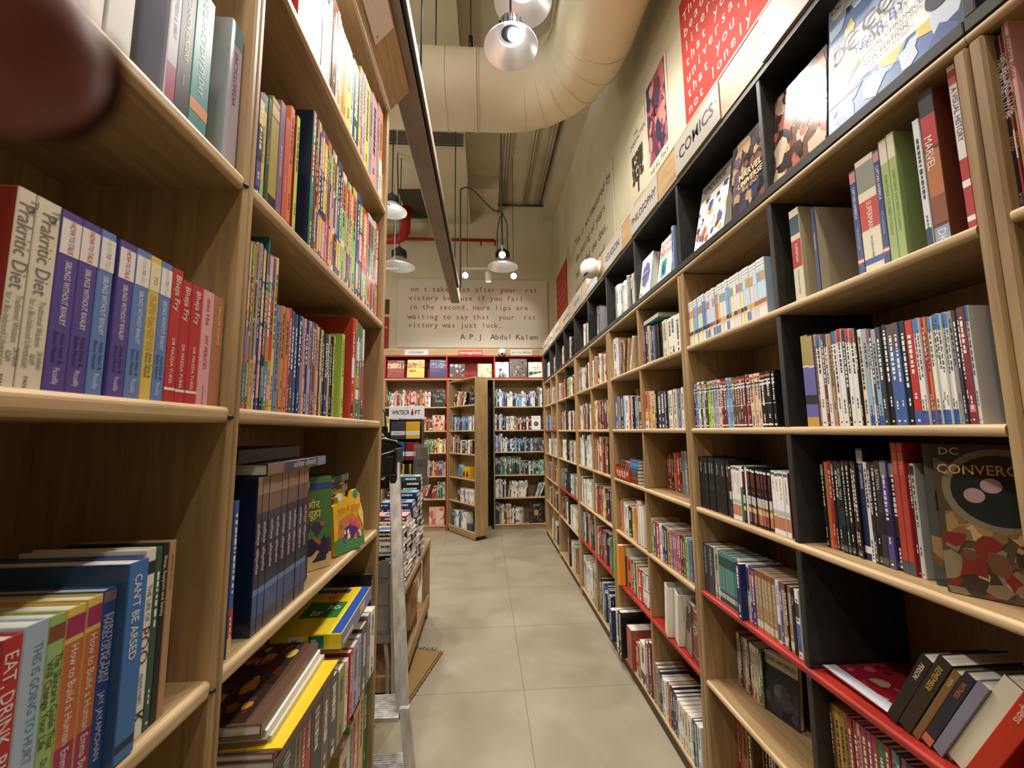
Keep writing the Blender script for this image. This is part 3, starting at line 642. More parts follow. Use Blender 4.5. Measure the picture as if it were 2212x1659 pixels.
def mk_book(t, h, d, col, loc, rz, label, cat='book', name='book', group=None, bands=(), texts=(), deco=True, side=None, mt=None, tilt=0.0, lean=0.0, yaw=0.0, seed=None, with_pages=True):
    m = MB(); NB[0] += 1; loc = (loc[0], loc[1], loc[2]+t/2*abs(math.sin(tilt))+(.0003 if tilt else 0))
    book_mesh(m, t, h, d, col, bands, texts, deco, side, rnd=random.Random(seed if seed is not None else NB[0]*13+5))
    o = m.build(name, mt or COVER); o.matrix_world = Matrix.Translation(loc) @ Matrix.Rotation(rz+yaw, 4, 'Z') @ Matrix.Rotation(lean, 4, 'X') @ Matrix.Rotation(tilt, 4, 'Y')
    if with_pages: pages(t, h, d, o)
    tag(o, uniq(label), cat, group); return o
RZR, RZL = -math.pi/2, math.pi/2         # spines of the side wall row face -x, of the near bookcases +x
def interp(ref, px):
    for (a, b) in zip(ref, ref[1:]):
        if px <= b[0] or b is ref[-1]:
            return a[1]+(b[1]-a[1])*(px-a[0])/(b[0]-a[0])
def cell_of(side, y, z):
    """clear width of the compartment holding depth y"""
    if side == 'l': return (-.418, .7390) if y < .755 else (.7725, 1.7640)
    for i, (y0, y1, ym) in RZ.items():
        if y0-.03 <= y <= y1+.03:
            if i == 0: return y0+.001, y1-.001
            return (y0+.001, ym-.011) if y < ym else (ym+.011, y1-.001)
    return y-1, y+1
def run(side, z, where, items, ref=None, tops=None, h=.2, d=.145, X=None, kind='book', name='book', group=None, mt=None, cat=None, end='from the far end', rev=False, thin='', jit=.002):
    """a row of books. items: list of (x0, x1, colour key, {options}); x0..x1 are the image columns of the spine's foot, turned into depth on the shelf's front plane"""
    X = X if X is not None else (XR+.022 if side == 'r' else XL-.016)
    rz = RZR if side == 'r' else RZL; n = len(items); rr = random.Random(hash(where) % 1000 if False else sum(map(ord, where)))
    out = []; prev = None
    for i, it in enumerate(items):
        x0, x1, ck = it[:3]; op = it[3] if len(it) > 3 else {}
        def Y(px):
            return on_x(px, interp(ref, px), X).y if ref else y_at(px, X, z)
        ya, yb = Y(x0), Y(x1); sb = op.get('s', rr.uniform(0, jit*2)); lo_, hi_ = cell_of(side, (ya+yb)/2, z)
        ya, yb = min(ya, yb), max(ya, yb); tk = max(yb-ya, .0035)
        if ya < lo_: ya = lo_; yb = max(yb, ya+tk*.7)
        if yb > hi_: yb = hi_; ya = min(ya, yb-tk*.7)
        if side == 'r' and prev is not None and yb > prev: yb = prev; ya = min(ya, yb-.003)
        if side == 'l' and prev is not None and ya < prev: ya = prev; yb = max(yb, ya+.003)
        prev = ya if side == 'r' else yb
        t = yb-ya; yc = (ya+yb)/2
        hh = op.get('h')
        if hh is None:
            if tops: hh = max(.06, z_at(interp(tops, (x0+x1)/2), X, yc)-z)+rr.uniform(-.002, .002)
            else: hh = h+rr.uniform(-jit, jit)
        dd = min(op.get('d', d), (XRB-.0125-X if side == 'r' else X-(XLB+.0125))-sb-.001); col = pc(ck); t = max(t-.0006, .0022)
        loc = (X+sb if side == 'r' else X-sb, yc, z+.0006)
        nm = PAL[ck][1] if ck in PAL else op.get('c', 'printed'); j = n-1-i if rev else i
        lab = op.get('l') or f"{op.get('c', nm)} {thin}{kind}, {ordi(j)} {end}, {where}"
        bands = [(a, b, pc(c)) for a, b, c in op.get('b', ())]
        texts = [(tx[0], tx[1], tx[2], pc(tx[3]))+tuple(tx[4:]) for tx in op.get('t', ())]
        out.append(mk_book(t, hh, dd, col, loc, rz, lab, cat or kind, op.get('n', name), op.get('g', group), bands, texts, op.get('deco', not texts), pc(op['side']) if 'side' in op else None, op.get('mt', mt), op.get('tilt', 0), op.get('lean', 0), op.get('yaw', 0)))
    return out
def seq(spec):
    """'12 wh 20 re 33 ...' -> contiguous items; '-' leaves a gap"""
    tk = spec.split(); it = []
    for k in range(0, len(tk)-1, 2):
        if tk[k+1] != '-': it.append((float(tk[k]), float(tk[k+2]), tk[k+1]))
    return it
def seqz(spec, x0, s, **k):
    tk = spec.split(); it = []
    for i in range(0, len(tk)-1, 2):
        if tk[i+1] != '-': it.append((x0+float(tk[i])/s, x0+float(tk[i+2])/s, tk[i+1], dict(k)))
    return it

# --- health bookcase: middle shelf
HREF = [(-40, 836), (0, 838), (90, 846), (200, 854), (300, 861), (350, 867), (470, 872)]
SWR = lambda tc: {'t': (('SIBLINGS WITHOUT RIVALRY', .72, .0095, 'ECE8DF', .0005, .36, .75), ('Adele Faber &', .32, .0068, '1E1B30', .0033, .17), ('Elaine Mazlish', .32, .0068, '1E1B30', -.0042, .17), ('Piccadilly', .125, .009, 'DCD8E8', 0, .09), ('HOW', .948, .0092, tc, .001, .075), ('TO', .868, .0082, '2C5C9E', .001, .035), ('TALK', .828, .0092, tc, .001, .068)),
                  'b': ((.755, .955, 'EFE6DC'),)}
def swr(tc, c, extra): d_ = SWR(tc); d_['c'] = c; d_.update(extra); return d_
PRK = {'t': (('The', .965, .011, '7A7468', .0065), ('Prakritic Diet', .925, .0205, '7A7468', .0005, .44, .8), ('Traditional Wisdom', .46, .0085, '7A7468', .0035, .24), ('for a Bio-balanced Life', .46, .0085, '7A7468', -.0055, .26), ('DR FARAH', .195, .0075, '6A6458', .0065, .09), ('ADAM', .18, .0075, '6A6458', .0, .055), ('MUKADAM', .195, .0075, '6A6458', -.0065, .09), ('PAN', .060, .006, '3A3634', -.004)),
       'b': (), 'side': 'A02A24'}
BHJ = {'t': (('Bheja Fry', .95, .0145, 'F2E9E2', .001, .40), ('DR MAZDA TUREL', .47, .0082, 'F2E9E2', 0, .36)), 'b': ((.085, .105, 'F2E9E2'),)}
items = [(-14, 31.5, 'cr', dict(PRK, c='off-white', l='thick off-white paperback cut by the picture edge, first of the pair beside the purple ones')), (31.5, 90, 'cr', dict(PRK, l='thick off-white paperback with brown script lettering, next to the first purple paperback')),
         (90, 139, 'pu', swr('C4231F', 'purple', {'l': 'purple parenting paperback with bright speech-bubble title, next to the off-white pair'})), (139, 184, 'pu', swr('C4231F', 'purple', {'l': 'purple parenting paperback with speech-bubble title, between a purple and a faded blue copy'})),
         (184, 219, 'bl', swr('E4D9BE', 'faded blue', {'l': 'faded blue parenting paperback between two purple copies'})), (219, 228, 'wh', {'h': .13, 's': .012, 'b': ((.88, 1, 'mg'),), 'deco': None, 'l': 'thin white booklet with a magenta top edge, squeezed between blue and purple paperbacks'}),
         (229, 267, 'pu', swr('C4231F', 'purple', {'l': 'purple parenting paperback with speech-bubble title, between two faded blue copies'})), (267, 300, 'bl', swr('E4D9BE', 'faded blue', {'l': 'faded blue parenting paperback between a purple and the yellow one'})),
         (300, 325, 'ye', {'t': (('SO TEENS WILL LISTEN AND', .73, .008, 'B08A20', .0025, .40), ('LISTEN SO TEENS WILL TALK', .73, .008, 'B08A20', -.0035, .40), ('Adele Faber &', .32, .0078, '3A3020', .003, .17), ('Elaine Mazlish', .32, .0078, '3A3020', -.003, .17), ('TO', .865, .009, '8A8A70', .001)), 'b': ((.755, .955, 'E8DDB0'),), 'l': 'golden yellow parenting paperback between two faded blue copies'}),
         (325, 351, 'bl', swr('E4D9BE', 'faded blue', {'l': 'faded blue parenting paperback next to the three red paperbacks'})),
         (351, 376, 're', dict(BHJ, l='red paperback with white lettering, first of three beside a faded blue one')), (376, 398, 're', dict(BHJ, h=.187, l='red paperback with white lettering, middle one of the red three')), (398, 424, 're', dict(BHJ, h=.188, l='red paperback with white lettering, last of three beside the pink one')),
         (424, 449, 'pk', {'t': (('mini Hui', .93, .013, 'B8202A', 0, .25), ('MY PERiOD.', .60, .0125, 'B8202A', 0, .30), ('NEWMARKET', .17, .006, '8A6A60', 0)), 'h': .188, 'l': 'pale pink thin book with dark red lettering between red and orange-brown spines'}),
         (449, 471, 'ta', {'t': (('TRIGGER POINTS', .92, .0088, 'E9D3B8', .001, .50),), 'b': ((0, 1, 'C07A48'),), 'h': .187, 'd': .12, 'l': 'slim orange-brown book at the end of the row, against the upright'})]
run('l', 1.546, 'middle shelf, health bookcase', items, ref=HREF, h=.198, d=.13, jit=.0005)
# lower shelf (columns read along the top edges)
LREF = [(-60, 1352), (15, 1325), (61, 1312), (115, 1288), (153, 1270), (196, 1252), (230, 1240), (259, 1226), (320, 1184), (383, 1171)]
HTB = {'t': (('How to Build a Human', .80, .0125, 'F0E6D0', .001, .50), ('Emma Byrne', .275, .0125, 'F0E6D0', .001, .23)), 'b': ((.30, .82, 'C9662E'), (.03, .30, 'A8225E'), (.85, .955, 'A8225E'))}
lows = [(-22, 15, 'te', {'h': .195, 'l': 'grey-green paperback at the very edge of the picture, before the red one', 'deco': None}), (15, 61, 're', {'h': .20, 't': (('EAT, DRINK, RUN', .93, .017, 'F2DFD8', 0, .62),), 'l': 'red paperback with white hand lettering, lower shelf of the health bookcase'}),
        (61, 115, 'pb', {'h': .204, 'c': 'pale blue', 't': (('THIS IS GOING TO HURT', .90, .0125, '3E8AA0', .003, .56), ('ADAM KAY', .30, .014, '2A2A2E', -.004, .26)), 'b': ((0, 1, 'A9BFD2'),), 'l': 'pale blue paperback with teal capitals, between the red and light green ones'}),
        (115, 153, 'lg', {'h': .203, 't': (('The Skincare Guide That', .80, .011, '20381E', .0045, .46), ('Will Change Your Life', .78, .011, '20381E', -.004, .42), ('Dr Deepali Bhardwaj', .30, .010, '20381E', 0, .27)), 'b': ((.87, .95, '8A4A34'),), 'l': 'light green paperback beside the pale blue one'}),
        (153, 196, 'ye', dict(HTB, h=.203, l='yellow and orange paperback beside the light green one, first of two alike')), (196, 230, 'ye', dict(HTB, h=.205, l='yellow and orange paperback beside the dark blue one, second of two alike')),
        (230, 259, 'mb', {'h': .207, 't': (('EVERYTHING THAT', .86, .0095, 'D5DCEC', .0035, .38), ('MAKES US HUMAN', .86, .0095, 'D5DCEC', -.003, .36), ('JAY JAYAMOHAN', .44, .0105, 'D5DCEC', 0, .36)), 'b': ((0, 1, '26509A'), (.93, .99, '8A6A70')), 'l': 'dark blue paperback with pale capitals beside the yellow pair'}),
        (259, 303, 'mb', {'h': .232, 'd': .19, 's': -.012, 't': (("CAN'T BE ARSED", .93, .016, 'E8EEF4', 0, .44),), 'b': ((0, 1, '2E74B8'), (.05, .09, '16304E')), 'side': '24486E', 'l': 'tall bright blue paperback sticking out over the shelf edge'}),
        (303, 318, 'mb', {'h': .232, 'd': .19, 's': .004, 't': (("CAN'T BE ARSED", .96, .013, 'E8EEF4', 0, .42),), 'b': ((0, 1, '2E74B8'),), 'side': '24486E', 'l': 'bright blue paperback set back between its twin and the white one'}),
        (318, 341, 'wh', {'h': .238, 'd': .16, 't': (('THE LIFE OF', .80, .010, '5A5652', .002, .20), ('POO', .57, .022, '7A2028', 0, .2), ('ADAM HART', .33, .008, '5A5652', 0, .16), ('K', .13, .026, '2A2A2C', 0)), 'b': ((.86, .93, '2A2A2C'),), 'l': 'white paperback with a dark red title on the lower shelf of the health bookcase'}),
        (341, 354, 'gn', {'h': .236, 'b': ((0, 1, '2E5A4A'),), 'l': 'slim dark green book between the white and the black one'}), (354, 369, 'bk', {'h': .238, 't': (('Sleep, Support and Sanity', .93, .008, 'EDE3C8', 0, .36),), 'l': 'slim black book beside the dark green one'}),
        (369, 384, 'ta', {'h': .238, 't': (('MUMMIES TOUCH', .92, .006, '6A4A2A', 0, .26),), 'l': 'slim tan book against the upright, end of the lower shelf'})]
run('l', 1.106, 'lower shelf, health bookcase', lows, ref=LREF, d=.135, jit=.0005)
# upper shelf
UREF = [(200, 15), (225, 42), (283, 105), (377, 205), (407, 240), (445, 290), (482, 330), (507, 357)]
ups = [(196, 225, 'wh', {'h': .30, 'deco': None, 'l': 'white book half hidden behind the fingertip'}), (232, 284, 'wh', {'h': .30, 'd': .2, 'b': ((0, 1, 'D9DCD2'),), 'deco': None, 'l': 'thick plain white book on the upper shelf of the health bookcase'}),
       (355, 377, 'pp', {'h': .24, 'd': .165, 't': (("AYURVEDA & SPIRIT", .80, .0095, '6A6478', .001, .45),), 'b': ((0, 1, 'AEB2C4'), (0, .27, 'A0204E')), 'side': '8E90A2', 'l': 'grey book with a crimson lower band, lying open to view beside the black one'}),
       (377, 408, 'bk', {'h': .24, 'd': .16, 't': (('COMMON SURGERY', .85, .012, 'E8E4DC', .002, .50), ('Author', .30, .007, 'B8B4AC', 0)), 'l': 'black medical paperback between the grey and the teal one'}),
       (408, 446, 'te', {'h': .25, 'd': .17, 't': (('PREGNANCY DAY BY DAY', .97, .017, 'D8ECE8', 0, .70),), 'b': ((.13, .21, 'D98A4A'),), 'l': 'teal pregnancy guide with an orange disc on the upper shelf'}),
       (482, 508, 'lv', {'h': .28, 'd': .21, 't': (('ENCYCLOPEDIA', .80, .0145, '6A3A58', .001, .55),), 'b': ((0, 1, 'B4A9BC'), (.85, 1, '5A8A92')), 'side': 'A8ACA8', 'mt': GLOSS, 'l': 'thick plastic-wrapped grey and lavender encyclopedia against the upright'})]
run('l', 1.972, 'upper shelf, health bookcase', ups, ref=UREF, jit=.0005)

# --- children's bookcase
CB = "children's bookcase"
T1 = seqz('190 re 270 wh 400 wh 480 bl 520 cl 545 sl 655 ma 668 br 735 wh 760 or 795 ye 828 or 850 gd 880 ye 945 cr 985 dt 1080 ye 1105 mv 1130 lv 1150 mb 1165 ye 1225 gy 1262', 620, 6.913)
TREF = [(640, -12), (660, 30), (700, 130), (760, 262), (790, 340), (810, 388), (829, 441)]
ft = {'re': .33, 'wh': .33}
T1 = [(a, b, c, dict(o, h=(.36 if a < 713 else None), mt=GLOSS if c in ('sl', 'bl', 'br', 'wh') else COVER)) for a, b, c, o in T1]
T1 += [(803, 813, 'pk', {'mt': GLOSS}), (813, 817, 'gy', {}), (817, 823, 'or', {'b': ((.02, .45, 'cr'),)}), (823, 827.5, 'or', {'h': .15, 'b': ((0, 1, 'E8A070'),)})]
run('l', 2.492, f'top shelf, {CB}', T1, ref=TREF, tops=[(640, -60), (716, 2), (722, 10), (745, 85), (757, 118), (763, 144), (777, 145), (784, 160), (800, 200), (806, 210), (816, 228), (824, 252)], d=.22, kind='picture book', name='picture_book', end='from the near upright')
T2 = [(551, 562, 'nb'), (562, 572, 'ye', {'b': ((.05, .2, 'lg'), (.85, 1, 'gn')), 't': (('MATHS ACTIVITY BOOK', .70, .008, '30381E', 0, .35),)}), (572, 579, 'dg', {'t': (('MY BUMPER BOOK', .62, .007, 'D8D05A', 0, .45),)}), (579, 596, 'ol', {'b': ((0, .13, 'bk'), (.13, 1, 'A8983C'), (.82, .96, '7A4A28'), (.84, .94, 'C9B06A')), 'deco': None, 'd': .2}), (596, 606, 'mv', {'b': ((0, 1, '7A6088'),), 't': (('PIRATES AND FAIRIES', .62, .008, 'F0E4E8', 0, .40),)}), (608, 618, 're', {'b': ((0, 1, 'C8503A'),), 't': (('MY STORYTIME', .45, .006, 'F0DCC8', 0, .25),)}), (618, 626, 'or', {'h': .30}), (633, 639, 'lm', {'side': 'B02A1E', 'd': .23}), (668.5, 675, 'gn', {'b': ((.55, .75, 're'), (.3, .5, 'te'), (.8, 1, 'gy')), 'side': '1B2A40', 'd': .25, 'h': .395})]
T2 += seqz('61 gn 66 re 78 ye 105 pu 125 mv 145 ma 172 re 178 ta 190 or 203 nb 215 pk 235 wh 250 cl 268 mb 285 br 305 cr 340 gn 352 lg 366 pe 380 br 396 ye 430 mb 450 dt 475 re 520 sl 545 sl 570 pk 585 re 605', 660, 3.95)
S2REF = [(549, 392), (640, 490), (700, 556), (740, 600), (770, 631), (808, 671)]
T2 = [(a, b, c, dict(o[0] if o else {}, **({'b': tuple((_RB.uniform(.05+.3*q, .1+.3*q), .33+.3*q, _RB.choice(['re', 'ye', 'te', 'nb', 'or', 'pu', 'lg', 'pk'])) for q in range(3))} if not o or not o[0] else {}))) for a, b, c, *o in T2]
for k, it in enumerate(T2):
    if 765 > it[0] > 680: it[3]['s'] = .006
run('l', 1.972, f'second shelf, {CB}', T2, ref=S2REF, tops=[(545, 205), (562, 205), (580, 220), (596, 222), (601, 225), (610, 250), (617, 268), (636, 253), (668, 246), (672, 258), (683, 265), (697, 290), (708, 310), (718, 330), (735, 360), (745, 385), (757, 405), (765, 412), (775, 425), (785, 455), (795, 465), (812, 490)], d=.22, kind="children's book", name='picture_book', end='from the near upright')
T3 = seqz('45 mv 62 ta 80 br 98 ye 115 re 128 cr 140 nb 165 pu 190 dg 205 nb 213 te 222 te 253 gd 278 ye 303 bl 335 or 352 ta 380 or 412 mg 428 cl 442 br 468 mb 492 nb 518 gy 545 pk 560 nb 585 lv 605', 510, 3.86)
T3 += seqz('112 bl 130 mv 150 ma 163 br 190 ta 210 pk 242 cl 262 ye 285 dt 312 nb 352 mb 382 ye 405 bk 430 dg 450 ye 470', 650, 6.64)
T3 += [(737, 742, 'lm', {'d': .17, 's': .004, 'side': '9CC23A', 'l': "lime green box-like picture book with its side showing, third shelf"}), (757.5, 763, 're', {'d': .235, 'side': 'C8331F', 'b': ((.05, .13, 'nb'), (.4, .6, 'wh')), 'l': 'large red picture book with a white band and a green foot, third shelf'}), (764, 767, 'or', {}), (767, 774, 'gn', {'b': ((.2, .3, 'wh'), (.32, .45, 'gd'), (.6, .8, 'pb'))}), (775, 779, 'te', {}), (779, 784, 're', {'b': ((0, .12, 'dg'), (.66, 1, 'pg'))})]
for x in T3:
    if abs(x[0]-(510+213/3.86)) < .01: x[3].update({'h': .372, 'd': .25, 'side': '2A7A78', 'b': (), 'deco': None, 'l': "tall thin teal picture book rising above the first books, third shelf of the children's bookcase"})
T3 = [(it[0], it[1], it[2], dict(it[3], **({} if 'b' in it[3] or 'side' in it[3] else {'b': tuple((_RB.uniform(.04+.24*q, .1+.24*q), .27+.24*q, _RB.choice(['re', 'ye', 'te', 'nb', 'or', 'pu', 'mv', 'pk', 'bl'])) for q in range(4)) if it[0] < 576 else ()}))) for it in T3]
run('l', 1.546, f'third shelf, {CB}', T3, ref=[(520, 880), (600, 888), (700, 897), (797, 905)], tops=[(518, 522), (548, 526), (560, 543), (588, 560), (588.5, 660), (620, 668), (635, 680), (655, 690), (672, 698), (688, 708), (700, 724), (716, 728), (736, 728), (739, 724), (757, 687), (764, 690), (772, 698), (784, 715)], d=.20, kind="children's book", name='picture_book', end='from the near upright')
# fourth shelf: boxed-looking space encyclopedias, leaning and lying books
HIN = '\u0905\u0902\u0924\u093f\u0930\u0915\u094d\u0937  \u0935\u093f\u0936\u094d\u0935\u0915\u094b\u0936'
def enc(z0=.8):
    return {'t': ((HIN, .70, .013, 'E8E2DC', 0, .50),), 'b': ((0, 1, '1C2240'), (.76, .90, '6E4A34'), (.88, 1, '9A7452'), (.0, .10, '30384E'), (.10, .27, '2E4E8A'), (.24, .28, '5A80BE')), 'side': '1A1F3C', 'h': .305, 'd': .235, 'mt': GLOSS}
vols = [(540, 552), (552, 567), (567, 584), (584, 597), (597, 611), (611, 624), (624, 635), (635, 647), (647, 657)]
its = [(489.5, 500, 'mb', {'h': .27, 'b': ((.0, .12, 'ye'), (.12, .3, 're')), 'l': 'thin bright booklet half hidden by the upright, fourth shelf, ' + CB})]
its += [(a, b, 'nb', dict(enc(), l=f'glossy dark blue encyclopedia with pale script, {ordi(i)} of nine alike from the near upright', g='space encyclopedias in a row')) for i, (a, b) in enumerate(vols)]
run('l', 1.106, f'fourth shelf, {CB}', its, ref=[(489, 1392), (540, 1372), (600, 1305), (657, 1266)], kind='encyclopedia', name='encyclopedia', cat='book', jit=.0008)
yv0, yv1 = on_x(540, 1372, XL-.016).y, on_x(657, 1266, XL-.016).y
def flat_book(t, w, d, col, loc, rz, label, spine_tx=(), bands=(), name='book', cat='book', mt=None, side=None, group=None, tilt=0.0, deco=None):
    """a book lying flat: height w runs along the shelf, spine to the aisle"""
    m = MB(); book_mesh(m, t, w, d, col, bands, [(a, b, c, pc(e))+tuple(r) for a, b, c, e, *r in spine_tx], deco, side)
    o = m.build(name, mt or COVER)
    o.matrix_world = Matrix.Translation(loc) @ Matrix.Rotation(rz, 4, 'Z') @ Matrix.Rotation(tilt, 4, 'X') @ Matrix.Rotation(-math.pi/2, 4, 'Y') @ Matrix.Translation((t/2, 0, -w/2))
    pages(t, w, d, o); tag(o, uniq(label), cat, group); return o
flat_book(.024, .31, .235, hx('1E2244'), (XL-.010, yv0+.175, 1.4125), RZL, 'dark blue space encyclopedia lying on top of its row', ((HIN, .63, .017, 'D9CBB0', 0, .50),), ((.0, .18, hx('6A7A9A')), (.78, 1, hx('7A5A40'))), mt=GLOSS, side=hx('23284A'), name='encyclopedia')
flat_book(.030, .27, .21, hx('20242C'), (XL-.05, yv0+.12, 1.4375), RZL, 'black hardback lying behind on the stacked encyclopedia', (('VOL', .75, .010, '3A6A72', .003),), name='book')
def on_l(px, py): return on_x(px, py, XL-.016)
yy = yv1+.022
for i in range(5):
    mk_book(.010, .27-.006*(i % 2), .20, hx(['151B30', '1A2038', '12141E', '1C1A2A', '20202C'][i]), (XL-.03-.004*i, yy+.016*i, 1.107), RZL, f'dark blue-black thin book leaning beside the encyclopedias, {ordi(i)} of five', bands=((.55, .85, hx('7A2028')), (.9, .96, hx('C8B8A8'))), tilt=-.045, deco=None, group='leaning dark thin books')
FRONTM = lambda w, h: Matrix(((1, 0, 0), (0, 0, -1), (0, 1, 0))).to_4x4()
def face_out(w, h, t, col, loc, rz, label, draw=None, lean=-.12, name='book', cat='book', mt=None, group=None, spine=None, roll=0.0):
    """a book shown cover first: cover faces local -y, leans back a little"""
    m = MB(); b = .0016
    m.box(-w/2, w/2, 0, b, 0, h, col); m.box(-w/2, w/2, t-b, t, 0, h, col); m.box(-w/2, -w/2+b, b, t-b, 0, h, spine or col)
    if draw: draw(m, w, h)
    loc = (loc[0], loc[1], loc[2]+t*abs(math.sin(lean))+.0004); o = m.build(name, mt or COVER); o.matrix_world = Matrix.Translation(loc) @ Matrix.Rotation(rz, 4, 'Z') @ Matrix.Rotation(lean, 4, 'X') @ Matrix.Rotation(roll, 4, 'Y')
    p = MB(); p.box(-w/2+b, w/2-.003, b, t-b, .002, h-.002); p.build('page_block', PAPER, o, colors=False)
    tag(o, uniq(label), cat, group); return o
def cov_text(m, s, x, z, size, col, align='l', maxw=None, mono=0.0, bold=.008, k=1):
    M = Matrix.Translation((x, -.0012*k, z)) @ Matrix(((1, 0, 0), (0, 0, -1), (0, 1, 0))).to_4x4(); m.text(s, M, size, pc(col), 0, align=align, maxw=maxw, mono=mono, bold=bold)
def cov_rect(m, x0, x1, z0, z1, col, k=1):
    y = -.0004*k; m.add([(x0, y, z0), (x1, y, z0), (x1, y, z1), (x0, y, z1)], [(0, 1, 2, 3)], pc(col))
def cov_poly(m, pts, col, k=1):
    y = -.0004*k; m.add([(x, y, z) for x, z in pts], [tuple(range(len(pts)))], pc(col))
def cov_disc(m, x, z, r, col, k=1, n=20, sx=1.0, sz=1.0): cov_poly(m, [(x+r*sx*math.cos(2*math.pi*i/n), z+r*sz*math.sin(2*math.pi*i/n)) for i in range(n)], col, k)
def cov_blobs(m, x0, x1, z0, z1, cols, n, s0, s1, seed, k=1):
    r = random.Random(seed)
    for i in range(n):
        a = r.uniform(x0, x1); b = r.uniform(z0, z1); q = r.randint(5, 9); s = r.uniform(s0, s1)
        pts = []
        for j in range(q):
            an = 2*math.pi*j/q; g = s*r.uniform(.45, 1.0); pts.append((min(max(a+g*math.cos(an), x0), x1), min(max(b+g*math.sin(an)*1.3, z0), z1)))
        y = -.0004*k-.00001*i; m.add([(x, y, z) for x, z in pts], [tuple(range(q))], pc(r.choice(cols)))
# green storybook face out, shaped yellow board book, stacked thin books behind
def d_sher(m, w, h):
    cov_rect(m, -w/2, w/2, h*.05, h, '4E7A3A'); cov_rect(m, -w/2, w/2, 0, h*.2, 'C9B06A', 2); cov_rect(m, -w/2, w/2, h*.86, h*.93, '2C4A8A', 2)
    cov_blobs(m, -w/2, w/2, h*.08, h*.5, ['2E2A40', '3A2E4A', 'B0603A', '4A3A50'], 26, .012, .03, 21, 3); cov_text(m, '\u0936\u0947\u0930 \u0914\u0930', 0, h*.66, .030, 'E2D24A', 'c', w*.9, k=4); cov_text(m, '\u090f\u0915 \u091a\u0942\u0939\u093e', 0, h*.56, .030, 'E2D24A', 'c', w*.9, k=4)
p = on_l(684, 1230); face_out(.165, .262, .010, hx('4E7A3A'), (XL-.07, p.y+.055, 1.107), RZL-.62, 'green illustrated storybook standing cover out beside the dark leaning books', d_sher, -.05, 'picture_book', 'picture book', spine=hx('C9502E'))
for i, (c, c2) in enumerate((('gn', 're'), ('te', 'mb'), ('dt', 're'))):
    mk_book(.011, .205, .15, pc(c), (XL-.05, p.y+.135+.013*i, 1.107), RZL, f'small {PAL[c][1]} and {PAL[c2][1]} storybook behind the shaped yellow book, {ordi(i)} of three', bands=((.02, .6, pc(c2)),), group='small storybooks beside the yellow one')
def shaped():
    pts = [(-.075, 0), (.085, .0), (.080, .05), (.082, .11), (.072, .145), (.070, .175), (.050, .195), (.028, .190), (.018, .168), (-.01, .178), (-.030, .192), (-.050, .18), (-.052, .160), (-.075, .155)]
    m = MB(); m.prism(pts[::-1], 1, 0, .014, hx('E0B52E'))
    cov_poly(m, [(-.075, 0), (.085, 0), (.080, .05), (.03, .07), (-.075, .045)], '3E8A4A', 1); cov_poly(m, [(-.06, .05), (.075, .05), (.078, .085), (.02, .118), (-.05, .105)], 'D9702E', 2)
    cov_poly(m, [(-.03, .035), (.045, .04), (.05, .062), (.01, .085), (-.025, .075)], '4A2E7A', 3); cov_blobs(m, -.06, .07, .03, .1, ['D9444A', 'F0D0A0', '2E7A78', 'F2E9E2'], 16, .006, .014, 9, 4)
    cov_text(m, '\u092d\u093e\u0930\u0924 \u0915\u0947 \u0924\u094d\u092f\u094b\u0939\u093e\u0930', 0, .128, .024, 'C9381E', 'c', .125, k=5); cov_disc(m, .045, .178, .014, '2E8A86', 2); cov_disc(m, -.04, .178, .012, 'D8DCE0', 2)
    cov_poly(m, [(.05, .115), (.08, .06), (.082, .11), (.07, .145)], 'E8C84A', 6); return m
p = on_x(760, 1195, XL-.004); o = shaped().build('board_book', COVER); o.matrix_world = Matrix.Translation((XL-.012, p.y+.005, 1.1095)) @ Matrix.Rotation(RZL-.30, 4, 'Z') @ Matrix.Rotation(-.10, 4, 'X'); tag(o, 'yellow die-cut board book with a festival picture at the end of the fourth shelf', 'board book')
p = on_x(670, 1150, XL-.08)
for i, (t, w, c, tx) in enumerate(((.016, .22, '6A3A28', ''), (.014, .25, 'C9B86A', ''), (.012, .22, '7A2438', ''), (.012, .20, '3A4A3A', ''), (.026, .27, '1F6A66', '\u0930\u093e\u092e'))):
    flat_book(t, w, .19, hx(c), (XL-.085, 1.50+.01*(i % 3), 1.1075+sum((.016, .014, .012, .012, .026)[:i])+.16), RZL, f"{['brown', 'cream-yellow', 'maroon', 'dark green', 'thick teal'][i]} book lying in the stack at the back of the fourth shelf", bands=((0, .3, hx('8AA8B4')),) if i == 4 else ((0, .25, hx('C8B88A')),), name='book', deco=True)
mk_book(.15, .158, .17, hx('7A6A50'), (XL-.09, 1.52, 1.107), RZL, 'brown carton-like boxed set under the lying stack, fourth shelf back', 'boxed set', 'boxed_set', deco=None, with_pages=False)
# bottom shelves: overhanging paperbacks, lying picture books, yellow alphabet box
B5 = seqz('370 bk 385 dt 550 ta 612 re 655 re 705 bk 808 br 880 cl 960 ol 1027 -  1030 wh 1058 -  1075 re 1105 lv 1160 lv 1190 cl 1250 gy 1280 wh 1325', 470, 4.157)
OREF = [(470, 1760), (560, 1735), (640, 1690), (695, 1650), (714, 1640), (735, 1600), (756, 1545), (775, 1500), (790, 1465)]
B5T = [(555, 1530), (570, 1520), (620, 1520), (632, 1510), (645, 1500), (670, 1495), (690, 1463), (712, 1440), (730, 1410), (755, 1370), (775, 1325), (790, 1310)]
run('l', .632, f'fifth shelf, {CB}', [(a, b, c, dict(o, d=.16, s=-.03, **({'h': .232} if a < 638 else {}))) for a, b, c, o in B5], ref=OREF, tops=B5T, kind='thick paperback', cat='book', end='from the near upright', X=XL-.005)
mk_book(.014, .31, .15, hx('231C18'), (XL-.01, 1.735, .634), RZL, 'dark brown tall book with white page tops at the far end of the fifth shelf', 'book', 'book')
